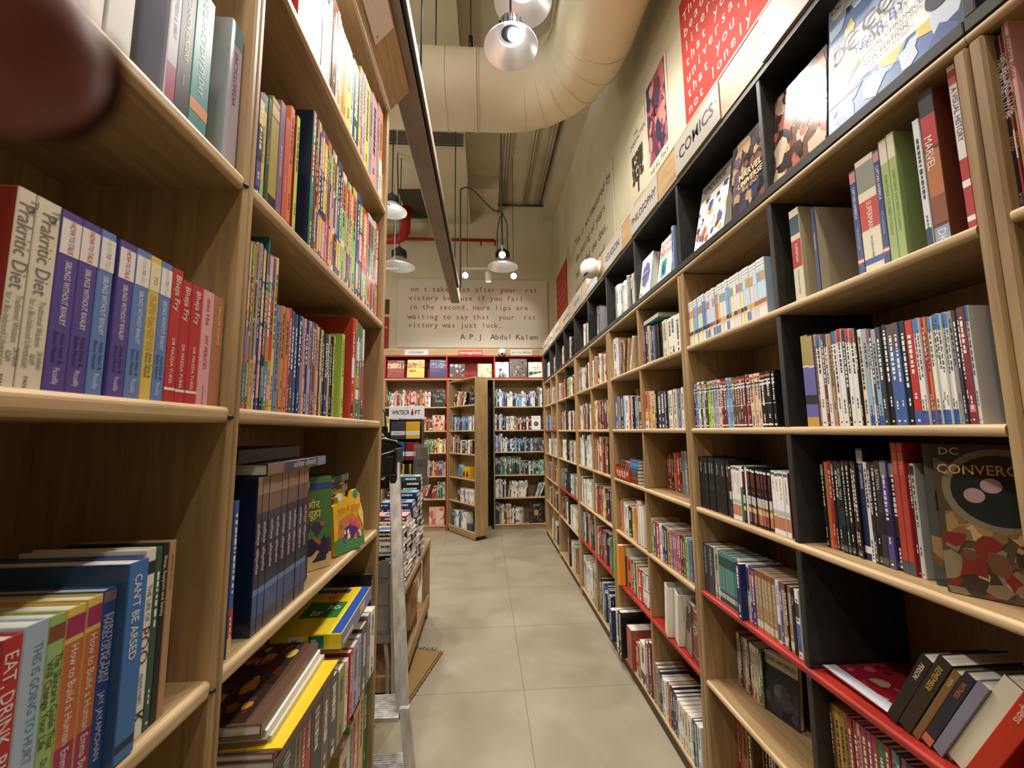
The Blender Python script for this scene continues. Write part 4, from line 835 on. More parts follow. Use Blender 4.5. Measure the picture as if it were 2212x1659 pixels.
# lying picture books in the foreground of that shelf
yb0 = 1.02
def lying(z, t, w, d, c, lab, x=0.0, yo=0.0, tx=(), rzo=0.0, bands=()):
    return flat_book(t, w, d, hx(c), (XL+.045+x, yb0+yo, z), RZL+rzo, lab, tx, bands, 'picture_book', 'picture book', side=None)
zl = .868
lying(zl, .010, .31, .24, '2A3040', 'dark thin book at the foot of the lying pile, fifth shelf, ' + CB)
lying(zl+.0105, .017, .31, .24, '7A5A48', 'brown-spined picture book under the yellow one in the lying pile', .002)
lying(zl+.028, .014, .31, .24, '6A4A58', 'mauve-spined picture book directly under the yellow cover', .0, .0)
o = lying(zl+.0425, .003, .30, .25, 'E5C22E', 'yellow-covered thin book showing its cover edge in the lying pile', .012, .0)
lying(zl+.046, .012, .29, .235, 'C9C4A8', 'pale booklet with teal label on the yellow book', -.02, .01, rzo=.04)
lying(zl+.0585, .016, .29, .235, 'E8E6EC', 'white page-edged book below the mythology cover', -.026, .0, rzo=.05)
def d_myth(): pass
o = lying(zl+.075, .020, .30, .24, '5E4436', 'picture book with a golden mythological painting, topmost of the lying pile', -.03, -.01, rzo=.05)
mm = MB(); Mt = Matrix.Translation((XL-.118, yb0-.01, zl+.0952)) @ Matrix.Rotation(RZL+.05, 4, 'Z') @ Matrix.Translation((0, 0, .0003))
mm.add([(-.149, -.10, 0), (.149, -.10, 0), (.149, .115, 0), (-.149, .115, 0)], [(0, 1, 2, 3)], hx('3A2A22'), 0, False, Mt)
r = random.Random(12)
for i in range(70):
    a, b = r.uniform(-.14, .14), r.uniform(-.095, .11); s = r.uniform(.006, .024); q = r.randint(5, 8)
    mm.add([(min(.149, max(-.149, a+s*1.6*math.cos(6.283*j/q)*r.uniform(.5, 1))), min(.115, max(-.1, b+s*math.sin(6.283*j/q)*r.uniform(.5, 1))), .0002+.00001*i) for j in range(q)], [tuple(range(q))], hx(r.choice(['C98A34', 'E0B860', '8A4A2A', '6A2A20', '4A3A5A', 'B06A2E', '2A2024'])), 0, False, Mt)
mm.build('cover_picture', GLOSS, None); cp = bpy.data.objects['cover_picture']; cp.parent = o; cp.matrix_parent_inverse = o.matrix_world.inverted()
# yellow and blue alphabet card box lying on the thick paperbacks
def abox():
    m = MB(); w, d, t = .30, .20, .045; m.bbox(-w/2, w/2, 0, d, 0, t, hx('E8CC2E'), 0, .002)
    e = .0006; m.box(-w/2+.001, w/2-.001, -e, 0, .001, t-.001, hx('2E52A8')); m.add([(-w/2+.002, .002, t+e), (w/2-.002, .002, t+e), (w/2-.002, .03, t+e), (-w/2+.002, .03, t+e)], [(0, 1, 2, 3)], hx('2E52A8'))
    m.add([(-.06, .045, t+e), (.04, .045, t+e), (.04, .16, t+e), (-.06, .16, t+e)], [(0, 1, 2, 3)], hx('2E7A3A'))
    m.add([(.105, .06, t+e), (.13, .06, t+e), (.13, .17, t+e), (.105, .17, t+e)], [(0, 1, 2, 3)], hx('2E52A8'))
    T = lambda x, y: Matrix.Translation((x, y, t+2*e))
    m.text('\u0915 \u0916 \u0917', T(.05, .09), .04, hx('B8381E')); m.text('\u0918', T(-.05, .10), .05, hx('F0F0E8')); m.text('\u0939', T(-.01, .06), .05, hx('F0F0E8'))
    S = Matrix.Translation((-w/2-.0012, .05, .010)) @ Matrix(((0, 0, -1), (-1, 0, 0), (0, 1, 0))).to_4x4()
    for y, c, s in ((.05, '2E7A66', '\u091a'), (.105, 'F0EEE6', '\u091b')):
        m.box(-w/2-.0010, -w/2, y, y+.042, .006, .040, hx(c)); m.text(s, Matrix.Translation((-w/2-.0014, y+.036, .014)) @ Matrix(((0, 0, -1), (-1, 0, 0), (0, 1, 0))).to_4x4(), .026, hx('F0EEE6') if c[0] == '2' else hx('2A2A2A'))
    m.box(.02, .07, -.0012, -.0006, .012, .034, hx('D9A890')); m.box(-.14, -.05, -.0012, -.0006, .010, .018, hx('C8B86A')); return m
p = on_x(740, 1430, XL+.02); o = abox().build('card_box', GLOSS); o.matrix_world = Matrix.Translation((XL+.030, 1.425, .898)) @ Matrix.Rotation(RZL, 4, 'Z') @ Matrix.Rotation(-.07, 4, 'Y'); tag(o, 'yellow and blue alphabet card box lying on the thick paperbacks, fifth shelf', 'card box')
mk_book(.012, .30, .08, hx('8A8A4A'), (XL-.20, 1.22, .634), RZL-.1, 'olive picture book leaning at the back of the fifth shelf', 'picture book', 'picture_book', tilt=-.35, side=hx('9A9A62'))
mk_book(.016, .30, .10, hx('8A3A30'), (XL-.19, 1.50, .634), RZL, 'red-brown large book standing behind the alphabet box', 'picture book', 'picture_book', tilt=-.1)
# lowest shelf, far end
run('l', .20, f'lowest shelf, {CB}', [(736, 757, 'cr', {'h': .29, 'side': 'B9A64A'}), (757, 764, 'lg', {'h': .31}), (764, 777, 're', {'h': .325, 'b': ((.93, 1, 'ye'),)}), (777, 786, 'ye', {'h': .335}), (786, 797, 'gn', {'h': .35, 'b': ((0, 1, '2E7A44'),)})], X=XL-.018, d=.20, kind="children's book", name='picture_book', end='from the near side', ref=[(736, 1580), (800, 1580)])

# --- comics bookcase (first whole bay of the side wall row)
CO = 'comics bookcase'
FE = 'from the far end'
# pastel manga, far half of the second shelf
tops_ = [50, 90, 130, 160, 190, 225, 260, 290, 330, 375, 415, 455, 497, 540, 580, 620, 655, 705, 755, 790, 840, 885, 935, 985, 1028, 1085, 1145, 1205, 1270, 1345]
e = [55]+[(a+b)/2+12+30*(a/1345) for a, b in zip(tops_, tops_[1:])]+[1425]
cols_ = ['pp', 'pp', 'pk', 'py', 'py', 'sk', 'sk', 'pg', 'pg', 'bl', 'sk', 'pp', 'pb', 'pb', 'or', 'pe', 'wh', 'wh', 'sk', 'sk', 'py', 'wh', 'wh', 'py', 'pb', 'pb', 'pp', 'pb', 'pb', 'pb']
it = []
for k, c in enumerate(cols_):
    r_ = random.Random(k+50); low = r_.choice(['wh', 'wh', c, 'bl', 'py'])
    it.append((1470+e[k]/7.54, 1470+e[k+1]/7.54, c, {'c': 'pastel '+PAL[c][1].replace('pale ', '').replace('sky ', ''), 'b': ((.84, 1, 'wh'), (.88, .95, '7A94B8'), (.895, .935, 'E8ECF2'), (.62, .78, r_.choice(['8A9AC8', 'C86A8A', '6AAA9A', 'C8A04A'])) if k % 3 else (.6, .7, c), (.0, .20, low), (.17, .26, 'E8C8A4'), (.22, .30, r_.choice(['2E2422', '7A4A2A', 'B8602E', 'D9B04A', '3A2E3A']))), 'deco': None, 'side': 'B8D2EE' if k == 29 else None}))
for x in it:
    if x[3]['side'] is None: del x[3]['side']
def manga(items, z, where, **k): return run('r', z, where, items, kind='manga volume', name='manga_volume', cat='manga volume', **k)
manga(it, 1.858, f'pastel row, {CO}', h=.190, d=.125, end='from the bay upright', group='pastel manga volumes', X=XR+.014)
# dark-and-bright manga, far half of the eye-level shelf
e = [195, 235, 280, 330, 370, 420, 475, 525, 577, 632, 680, 745, 797, 855, 910, 965, 1017, 1067, 1122, 1185, 1245]
c1 = ['nb', 'bl', 'wh', 'dg', 'cr', 'dt', 'lm', 'lm', 'lv', 'lv', 'pe', 'ma', 'ma', 'sk', 'sk', 'br', 'br', 'br', 'ma', 'ma']
it = [(1480+a/9.217, 1480+b/9.217, c, {}) for a, b, c in zip(e, e[1:], c1)]
it += [(1480+a/9.217, 1480+b/9.217, c, {}) for a, b, c in ((1252, 1270, 'pk'), (1270, 1335, 'ma'), (1340, 1420, 'pe'), (1428, 1490, 'pe'), (1490, 1550, 'pe'), (1550, 1652, 'bk'), (1660, 1768, 'bk'), (1770, 1832, 'bk'))]
for k, (a, b, c, o) in enumerate(it):
    dk = lum(pc(c)) < .18
    o.update({'b': ((.86, .99, c if c != 'nb' else 'mb'), (.905, .945, 'C8604E'), (.765, .86, 'F2F0EC'), (.80, .835, '3A3A40'), (.30, .70, c), (.42, .43, 'EEE')[:2]+('wh',), (.03, .06, 'wh')) , 'deco': hx('E4DCD0') if dk else hx('4A4A4E')})
    if k == 27: o['side'] = '1B1B1E'
manga(it, 1.503, f'eye-level shelf, {CO}', h=.180, d=.125, end='from the bay upright', group='manga volumes on the eye-level shelf', X=XR+.016, tops=[(1498, 829), (1600, 814), (1650, 804), (1690, 797)])
cvb = MB(); yb_ = y_at(1679, XR+.016, 1.503)
# third shelf, far half: black volumes, then orange-black and white ones
e = [(150, 285, 'bk'), (285, 355, 'bk'), (355, 412, 'bk'), (412, 480, 'bk'), (480, 588, 'bk'), (588, 680, 'bk'), (680, 740, 'bk')]
it = [(1490+a/8.296, 1490+b/8.296, c, {'t': (('HELLSING', .90, .0095, 'wh', -.002 if k in (0, 3, 4) else 0, .30), ('VOLUME', .50, .005, 'gy', -.002 if k in (0, 3, 4) else 0, .2)), 'b': ((.08, .20, 'bk'),), 'c': 'black', 'l': f'black manga volume with a white lower emblem, {ordi(k)} from the bay upright'}) for k, (a, b, c) in enumerate(e)]
manga(it, 1.177, 'third shelf', h=.205, d=.13, X=XR+.020, group='black manga volumes on the third shelf')
NAR = lambda tc, bg, n: {'t': (('NARUTO', .90, .0105, tc, 0, .27), (str(n), .60, .010, tc, 0, .1)), 'b': ((0, 1, bg), (.05, .34, random.Random(n).choice(['B0603A', '8A4A4A', 'C87A4A', '4A3A5A'])), (.22, .30, random.Random(n+3).choice(['E2C84A', 'E8B8A0', 'D8A880', '2E2A3A'])), (.35, .50, 'C8C4BC'), (.93, .97, 'E8E4DC'))}
WHT = lambda t, tc: {'t': ((t, .88, .0090, tc, 0, .45),), 'b': ((0, 1, 'F0EDE6'), (.08, .28, 'C87A50'), (.30, .38, 'B8C4BC'), (.93, .98, '6A6A6A'))}
e = [(740, 780, 'bk', NAR('C8402E', '1B1B1E', 24)), (780, 825, 'wh', WHT('CHAINSAW MAN', '2A2A2E')), (825, 870, 'wh', WHT('NARUTO', 'C8402E')), (870, 935, 'wh', WHT('CHAINSAW MAN', '2A2A2E')), (935, 990, 'gn', {'b': ((.0, 1, '2E7A3A'), (.62, 1, 'F0EDE6')), 'deco': None}), (990, 1035, 'bk', NAR('C8402E', '1B1B1E', 25)), (1038, 1068, 'wh', {'deco': None})]
e += [(1070+a, 1070+b, 'bk', NAR('D0452E', '1B1B1E', 26+k)) for k, (a, b) in enumerate(((0, 52), (52, 104), (104, 152), (152, 206), (206, 258), (258, 312)))]
e += [(1384, 1442, 'bk', NAR('C8384A', '20181E', 33)), (1448, 1510, 'bk', NAR('C8384A', '20181E', 34)), (1510, 1580, 'wh', WHT('NARUTO', 'C8602E')), (1580, 1645, 'wh', WHT('NARUTO', 'C8502E')), (1645, 1745, 'wh', WHT('NARUTO 70-72', 'C8502E')), (1745, 1826, 'wh', dict(WHT('CHAINSAW MAN', '2A2A2E'), side='7A1A1E'))]
manga([(1490+a/8.296, 1490+b/8.296, c, o) for a, b, c, o in e], 1.177, f'third shelf, {CO}', h=.188, d=.125, end='after the black volumes', X=XR+.018)
# red fourth shelf, far half
e = [(60, 105, 'cl', {'t': (('ATTACK ON TITAN', .95, .0145, 'D8D8DC', 0, .56),)}), (105, 165, 'cl', {'t': (('ATTACK ON TITAN', .95, .0155, 'D8D8DC', 0, .56),)}), (165, 204, 'ta', {'b': ((0, 1, 'B8A890'), (.1, .25, 'D8D4CC'))})]
tx = (205, 228, 252, 277, 303, 330, 368)
e += [(a, b, 'te', {'b': ((0, 1, '4E8A82'), (.72, .92, '1E4A44'), (.02, .24, '3A3A3E'), (.10, .2, 'B8B4AC')), 'deco': None}) for a, b in zip(tx, tx[1:])]
e += [(370, 384, 'wh', {'b': ((.1, .5, 'B89A90'),)}), (386, 424, 'nb', {'s': -.018}), (425, 448, 'wh', {'b': ((.55, .95, '6A5A70'),)}), (448, 470, 'pu', {}), (470, 500, 'pu', {'b': ((0, 1, '5A2A6A'), (.72, .95, 'C83A3A'))})]
AT = lambda n: {'t': (('ATTACK ON TITAN', .88, .0095, 'F0EADC', 0, .55), (str(n), .25, .01, 'F0EADC')), 'b': ((0, 1, 'A8865A'), (.90, 1, '8A4A34'), (.04, .16, 'D8D0C0'))}
for k, (a, b) in enumerate(((500, 525), (525, 550), (550, 577), (577, 604), (606, 634), (634, 662))): e.append((a, b, 'ta', dict(AT(k+1), l=None)))
e += [(664, 690, 'wh', {'b': ((0, 1, 'D8D4E0'), (.05, .3, '4A6A4A')), 't': (('YOUR NAME', .92, .010, '4A3A7A', 0, .4),)}), (690, 714, 'pu', {}), (714, 745, 'ta', AT(7)), (745, 762, 'bk', {}), (762, 795, 'ta', AT(8)), (795, 826, 'bk', {'t': (('TITAN', .88, .008, 'C8C4BC', 0, .25),)}), (826, 860, 'wh', {'b': ((.1, .5, '4A6AA8'), (.6, .8, '3A3A3E'))})]
for x in e:
    if x[3].get('l', 1) is None: del x[3]['l']
manga([(1500+a/3.66, 1500+b/3.66, c, o) for a, b, c, o in e], .847, f'red shelf, {CO}', h=.185, d=.125, end='from the bay upright', X=XR+.018)
# set-back thin volumes on the low shelf, and the red-orange ones below
it = [(1594+4.2*k, 1594+4.2*(k+1), ['cr', 'wh', 'dt', 'ta', 'cr', 'cr', 'cl', 'cr', 'cr', 'cr', 'cr', 'cr', 'gn', 'dg'][k], {'b': ((.02, .15, 'B84A34'),) if k % 2 else ()}) for k in range(14)]
it[12] = (it[12][0], it[12][1]+2, 'gn', {'b': ((0, 1, '2E7A3A'),)})
manga([(a, b, c, dict(o, h=.190)) for a, b, c, o in it], .505, f'set-back row, {CO}', d=.12, X=XR+.115, end='from the bay upright')
def d_dark(m, w, h): cov_rect(m, -w/2, w/2, 0, h, '1E1C20'); cov_rect(m, -w/2, w/2, h*.78, h, 'B8A88A', 2); cov_disc(m, .0, h*.4, .03, '55555A', 2); cov_text(m, 'THE WORLD', 0, h*.86, .02, '4A3A2A', 'c', w*.9, k=3); cov_blobs(m, -w/2, w/2, 0, h*.7, ['2E2E34', '3A3A42', '18161A'], 14, .01, .03, 5, 2)
face_out(.125, .20, .022, hx('1E1C20'), (XR+.135, y_at(1688, XR+.13, .505), .506), RZR+.25, 'dark paperback turned cover out beside the set-back row, low shelf', d_dark, -.06, 'book')
it = seqz('1552 re 1562 nb 1569 pu 1576 or 1586 re 1594 or 1602 ta 1612 br 1622', 0, 1)
run('r', .08, f'floor shelf, {CO}', [(a, b, c, dict(o, h=.315)) for a, b, c, o in it], X=XR+.11, d=.17, ref=[(1550, 1600), (1625, 1600)], end='from the bay upright', kind='tall thin book', cat='book')
run('r', .08, f'floor shelf centre, {CO}', [(1632+9*k, 1640+9*k, c, {'h': .26}) for k, c in enumerate(('br', 'or', 'bk', 'cr', 'dg', 'ta'))], X=XR+.15, d=.15, ref=[(1625, 1640), (1700, 1640)], end='from the bay upright', kind='thin book', cat='book')
# near half: second shelf
it = [(1720, 1741, 'cr', {'h': .272, 'd': .20, 'side': 'B8A88A', 't': (('SUPERMAN', .62, .013, 'F0E8DC', .001, .2), ('THE GOLDEN AGE OMNIBUS', .33, .006, '3A342E', 0, .26)), 'b': ((0, 1, 'D8CCB0'), (.36, .66, 'B82A1E'), (.72, .92, '3A5A6A')), 'mt': GLOSS, 'l': 'thick plastic-wrapped cream and red comics volume beside the black divider'}),
      (1764, 1773, 'nb', {'h': .242, 'd': .19, 'side': 'C8B898', 's': .004, 't': (('CARRI ON RUDDY!', .7, .006, 'D8D4E0', 0, .3),), 'l': 'slim blue-spined book showing its beige illustrated side, behind the dark blue comics'}),
      (1857, 1871, 'nb', {'h': .262, 't': (('CAPTAIN AMERICA', .84, .0095, 'E8E4E8', 0, .36), ('THE ULTIMATE GUIDE', .44, .0055, 'C8C4D8', 0, .26)), 'b': ((0, 1, '2E3E7A'), (.88, .98, 'C8788A'), (.1, .15, 'C82A2A'), (.115, .135, 'E8E4E8')), 'l': 'slim dark blue comic guide, first of the pair around the cream and red volume'}),
      (1871, 1912, 'cr', {'h': .275, 't': (('SUPERMAN', .60, .018, 'F0E8DC', .002, .24), ('THE GOLDEN AGE OMNIBUS', .30, .007, '3A342E', 0, .2)), 'b': ((0, 1, 'E0D4B8'), (.36, .62, 'C8301E'), (.70, .95, '8A8A80'), (.06, .11, '2E4E9A')), 'l': 'thick cream and red comics volume between two dark blue guides'}),
      (1912, 1926, 'nb', {'h': .272, 't': (('CAPTAIN AMERICA', .86, .0095, 'E8E4E8', 0, .36), ('THE ULTIMATE GUIDE', .46, .0055, 'C8C4D8', 0, .26)), 'b': ((0, 1, '2E3E7A'), (.9, .98, 'C8788A'), (.1, .15, 'C82A2A'), (.115, .135, 'E8E4E8')), 'l': 'slim dark blue comic guide beside the first light green volume'}),
      (1926, 1944, 'lg', {'h': .284, 't': (('EVERYTHING YOU NEED TO KNOW', .70, .0085, '6A8A3A', 0, .55),), 'b': ((0, 1, '9CB060'), (.80, .98, 'D8C8B8')), 'l': 'light green comics encyclopedia, first of two alike'}),
      (1944, 1961, 'lg', {'h': .287, 't': (('EVERYTHING YOU NEED TO KNOW', .70, .0085, '6A8A3A', 0, .55),), 'b': ((0, 1, '9CB060'), (.80, .98, 'D8C8B8')), 'side': '7A8A4E', 'd': .24, 'l': 'light green comics encyclopedia with its green side showing, second of two alike'}),
      (2004, 2019, 'wh', {'h': .275, 'b': ((0, 1, 'D4D8DC'), (0, .14, '1E3A5A')), 'l': 'white slim volume with a dark starry foot, before the thick orange one'}),
      (2022, 2056, 'br', {'h': .318, 'd': .25, 't': (('MARVEL', .70, .020, 'F0E4DC', -.003, .22), ('DK', .08, .020, 'F0E8E0', 0, .1)), 'b': ((0, 1, '5A3428'), (.62, .84, 'B8202A'), (.84, 1, '2E2A3A'), (.3, .6, 'B86A34'), (.12, .3, '8A4A2A'), (0, .1, '8AA0B8')), 'side': '7A4A30', 'l': 'thick boxed volume with fiery orange art, tallest of the second shelf'}),
      (2092, 2112, 're', {'h': .33, 't': (('A VISUAL HISTORY', .86, .013, '2E3A7A', .001, .42),), 'b': ((0, 1, 'B82A30'), (.42, 1, 'E0D8D4'), (.05, .08, 'F0E8E0'), (.25, .29, 'F0E8E0'), (.88, .97, 'B8202A')), 'l': 'white and red volume squeezed against the scuffed double upright'})]
run('r', 1.858, f'second shelf, {CO}', it, X=XR+.018, kind='comics volume', name='comic_book', cat='comic book', jit=.0005, ref=[(1700, 662), (1900, 580), (2110, 490)])
def art_side(y_px, w, h, th, z, seed, cols, lab=None):
    pass
# near half: eye-level shelf of comics
tk = '190 pu 262 pu 322 ta 352 wh 398 ma 428 wh 462 ta 494 ma 508 wh 553 wh 603 bk 638 wh 683 wh 733 bk 752 cr 800 sk 848 wh 866 cl 900 sk 948 cl 1000 bk 1058 mb 1128 mb 1186 bk 1250 re 1330 wh 1368 wh 1400 re 1442 or 1468 wh 1513 wh 1548 wh 1583 wh 1618 wh 1655 wh 1692 gy 1733 cl 1768 ma 1800 mv 1866 wh 1905'
it = seqz(tk, 1700, 4.514)
for k, (a, b, c, o) in enumerate(it):
    if k < 2: o.update({'b': ((0, 1, '6A62A8'), (0, .1, 'C89A2E'), (.66, 1, 'A8904E'), (.645, .665, 'D8D4CC'), (.24, .34, '2A2A3A')), 'deco': None, 'c': 'purple and gold'})
    elif c == 'wh' and k >= 24 and k < 35: o.update({'b': ((0, 1, 'E8E4DC'), (0, .13, '2E5EB0'), (.86, 1, '2E7AB8')), 'c': 'white and blue'})
    elif c == 'wh': o.update({'b': ((0, 1, 'E4E0D8'), (.86, 1, random.Random(k).choice(['2E6A9E', 'B82A2E', '3A3A3E']))), 'c': 'white'})
    elif c in ('re', 'or'): o.update({'b': ((0, .13, '2E5EB0'),)})
    elif c == 'sk': o.update({'b': ((0, 1, '8AB0CC'), (.5, 1, 'A0A8AC'), (0, .1, '2E5EB0'))})
    elif c == 'mb': o.update({'b': ((0, 1, '3E62A8'), (.75, 1, '5A4A48'))})
    elif c == 'mv': o.update({'b': ((0, 1, '8A2A34'), (.1, .16, 'E07A80'), (.8, 1, '6A2A2E')), 'c': 'dark red'})
run('r', 1.503, f'eye-level shelf, {CO}', it, X=XR+.014, kind='comic book', name='comic_book', end='after the black divider', d=.17, tops=[(1742, 727), (1800, 722), (1830, 712), (1900, 712), (1960, 695), (2040, 682), (2080, 672), (2110, 662), (2130, 660)], jit=.003)
def d_thor(m, w, h): cov_rect(m, -w/2, w/2, 0, h, '4A3A30'); cov_blobs(m, -w/2, w/2, h*.12, h, ['6A4A38', '3A4A34', '8A6A50', '2A2420', 'A87A5A'], 40, .01, .04, 33, 2); cov_rect(m, -w/2, w/2, 0, h*.12, '2A2420', 3); cov_text(m, 'THOR', -w*.40, h*.035, .024, 'E0C89A', k=4)
m = MB(); book_mesh(m, .010, .272, .19, hx('4A3A30'), ((0, .13, hx('2E4E8A')),), (), None, hx('4A3A30')); D_ = MB(); d_thor(D_, .19, .272)
m.add([(.0052-y*1.0, x+.095, z) for x, y, z in D_.v], D_.f, (1, 1, 1)); m.c[-len(D_.f):] = D_.c
o = m.build('comic_book', COVER); o.matrix_world = Matrix.Translation((XR+.022, .6525, 1.5045)) @ Matrix.Rotation(RZR, 4, 'Z'); pages(.010, .272, .19, o); tag(o, 'brown comic showing its painted side at the near end of the eye-level shelf', 'comic book')
# near half: third shelf, dark comics
tk = '80 bk 100 or 124 re 146 bk 164 cl 190 bk 226 dg 246 bk 272 ma 298 bk 326 nb 374 wh 404 cl 430 bk 458 cl 500 pu 545 bk 590 re 634 re 676 ma 704 wh 734'
it = seqz(tk, 1760, 3.07)
tt = {1: ('BATMAN', 'D8A070'), 5: ('NUMBER TWO', 'E8E4DC'), 10: ('THE DC UNIVERSE', 'E8E4DC'), 14: ('BATMAN', 'D8D4CC'), 17: ('BATMAN', 'E88A70'), 18: ('BATMAN', 'E88A70')}
for k, (a, b, c, o) in enumerate(it):
    if k in tt: o['t'] = ((tt[k][0], .92, .012 if k != 10 else .0095, tt[k][1], 0, .42 if k != 10 else .5),)
    if c in ('bk', 'cl', 'nb', 'dg', 'pu'): o['b'] = ((.02, .08, '5A5A5E'), (.3, .5, random.Random(k).choice(['2A2A30', '3A2A2A', '2A3A34'])), (.85, .98, random.Random(k+9).choice(['3A3A40', '5A4A3A', '4A2A30', '8A8A8A'])))
    if k in (17, 18): o['b'] = ((0, 1, 'C03A2E'), (0, .1, '4A5A64')); o['h'] = .286
    if k == 10: o['b'] = ((.06, .12, 'E8E4DC'), (.86, .98, '9A9A9A')); o['h'] = .27
    if k == 20: o['b'] = ((0, 1, 'C8C4BC'), (.9, .98, '2A2A2E')); o['side'] = 'C8C4BC'; o['d'] = .2
run('r', 1.177, f'third shelf, {CO}', it, X=XR+.052, kind='comic book', name='comic_book', end='after the black divider', d=.17, tops=[(1780, 1003), (1800, 997), (1930, 997), (1970, 1000), (2000, 1002)], ref=[(1780, 1180), (1850, 1200), (1900, 1222), (2000, 1255)], jit=.003)
def d_power(m, w, h):
    cov_rect(m, -w/2, w/2, 0, h, '5E5A52'); cov_rect(m, -w/2, w/2, 0, h*.04, '3A4A44', 2); cov_blobs(m, -w/2, w/2, h*.05, h*.36, ['8A5A34', 'B08A4A', '7A2A24', '5A6A3A', 'C89A6A'], 30, .012, .03, 41, 2)
    cov_disc(m, -w*.22, h*.8, .03, '2A2A2A', 2); cov_disc(m, -w*.2, h*.79, .014, '7A8A4A', 3); cov_text(m, 'POWER', -w*.42, h*.52, .056, '22201E', k=4); cov_text(m, 'OF ONE', -w*.40, h*.37, .05, '22201E', k=4)
face_out(.16, .285, .010, hx('5E5A52'), (.968, .762, 1.178), RZR+.61, 'grey comic with big dark letters, cover out behind the bubble-helmet comic', d_power, -.05, 'comic_book', 'comic book', spine=hx('4E5E5A'))
def d_conv(m, w, h):
    cov_rect(m, -w/2, w/2, 0, h, '5A4A34'); cov_rect(m, -w/2, w/2, h*.88, h, '3A3A3A', 2); cov_blobs(m, -w/2, w/2, 0, h*.40, ['8A7A5A', '5A4A34', '7A4A34', 'B8A070', '4A3A30', '8A2A24'], 60, .010, .03, 42, 3)
    cov_blobs(m, -w*.45, w*.45, h*.36, h*.55, ['A8884A', 'C8A86A', '8A6A3A'], 26, .01, .025, 43, 3); cov_disc(m, .0, h*.70, .078, '8A7A5E', 4, 24); cov_disc(m, .0, h*.70, .066, '2A302E', 5, 24)
    for x, z in ((-.012, .73), (-.035, .66), (.035, .63)): cov_disc(m, x, h*z, .014, 'C09AA0', 6)
    cov_text(m, 'CONVERGENCE', 0, h*.80, .026, 'D8A85A', 'c', w*.94, k=7); cov_text(m, 'DC', -w*.44, h*.93, .02, 'B8B8B0', k=7)
face_out(.172, .285, .009, hx('5A4A34'), (.9535, .7215, 1.178), RZR+.61, 'glossy comic with a round dark helmet and gold lettering, cover out at the near end', d_conv, -.05, 'comic_book', 'comic book', mt=GLOSS)
# red shelf, near half: flat magazines and leaning hardbacks
def mag(dx, y, z, rz, c, lab, bl):
    m = MB(); w, d, t = .30, .20, .006; m.bbox(-w/2, w/2, 0, d, 0, t, hx(c), 0, .001)
    r = random.Random(sum(map(ord, lab)))
    for i in range(26):
        a, b = r.uniform(-w/2+.02, w/2-.02), r.uniform(.02, d-.02); s = r.uniform(.01, .035); q = r.randint(5, 8)
        m.add([(max(-w/2, min(w/2, a+s*math.cos(6.283*j/q)*r.uniform(.5, 1))), max(0, min(d, b+s*math.sin(6.283*j/q)*r.uniform(.5, 1))), t+.0003+.00001*i) for j in range(q)], [tuple(range(q))], hx(r.choice(bl)))
    m.add([(-w/2, 0, t+.0008), (w/2, 0, t+.0008), (w/2, .035, t+.0008), (-w/2, .035, t+.0008)], [(0, 1, 2, 3)], hx('C8C8D0'))
    o = m.build('comic_book', GLOSS); o.matrix_world = Matrix.Translation((XR+dx, y, z)) @ Matrix.Rotation(RZR+rz, 4, 'Z'); tag(o, uniq(lab), 'comic book')
ymag = .982
mag(.045, ymag-.01, .848, -.10, '2A3440', 'dark blue-edged comic under the red one lying flat on the red shelf', ['2A4A6A', '1E2A3A', '8AB0C8'])
mag(.030, ymag+.005, .855, -.02, '8A1E2A', 'glossy dark red comic lying flat on the red shelf by the black divider', ['6A1420', 'A82A3A', 'B09070', '4A1018', 'C04A60'])
LEAN = ((.026, .20, '2A201C', 'E8D8B8', 'dark brown paperback leaning, first beside the flat comics', 'PERSON'), (.030, .215, '33281E', 'C8A04A', 'black-brown paperback with gold letters, second of the leaning books', 'REMEMBER'), (.016, .205, '7A5A34', 'E0C890', 'thin tan paperback, third of the leaning books', 'MYTH'),
        (.022, .21, '2E2A34', 'C86A50', 'dark cover with orange foot, fourth of the leaning books', 'WITNESS'), (.022, .205, '7E7C8C', '4A4A58', 'grey-lilac paperback, fifth of the leaning books', ''), (.034, .235, '281A14', 'C8B890', 'thick hardback showing its cream page edges among the leaning books', ''), (.036, .235, 'B8321E', 'E8D0B8', 'thick red-orange paperback with a script title last of the leaning books', 'Sapiens'), (.028, .235, '9A8A6A', '3A3024', 'beige-covered book after the red-orange one', ''), (.030, .235, '1E1814', 'D8D0C0', 'black paperback with white capitals, last of the leaning books', 'NO FEAR'))
yl = .955
for k, (t, h, c, tc, lab, tx) in enumerate(LEAN[:7]):
    th = .50; t *= .86; yl -= (t/2)/math.cos(th)+.0012
    txx = ((tx, .90, t*.55, hx(tc), 0, .5),) if tx else ()
    mk_book(t, h, .15, hx(c), (XR+.025 if k != 5 else XR+.030, yl, .8476), RZR, lab, 'book', 'book', bands=((.02, .12, hx(tc)),) if k in (3,) else ((0, 1, hx('D8D0B8')),) if k == 5 else (), texts=txx, deco=None if (tx or k in (4, 5)) else True, tilt=th)
    yl -= (t/2)/math.cos(th)
# below the red shelf, near half
it = seqz('1790 br 1797 or 1806 ye 1815 gd 1824 ta 1832 re 1842 re 1851 pk 1858 re 1870 mg 1880 re 1892 gn 1906 re 1918 gy 1930 te 1938 mv 1950 cl 1962 re 1975', 0, 1)
run('r', .505, f'low shelf under the flat comics, {CO}', [(a, b, c, dict(o, h=.262, b=((.0, 1, 'A8402E'),) if c == 're' else ())) for a, b, c, o in it], X=XR+.045, d=.18, ref=[(1780, 1600), (1990, 1600)], end='after the black divider', kind='thin book', cat='book')
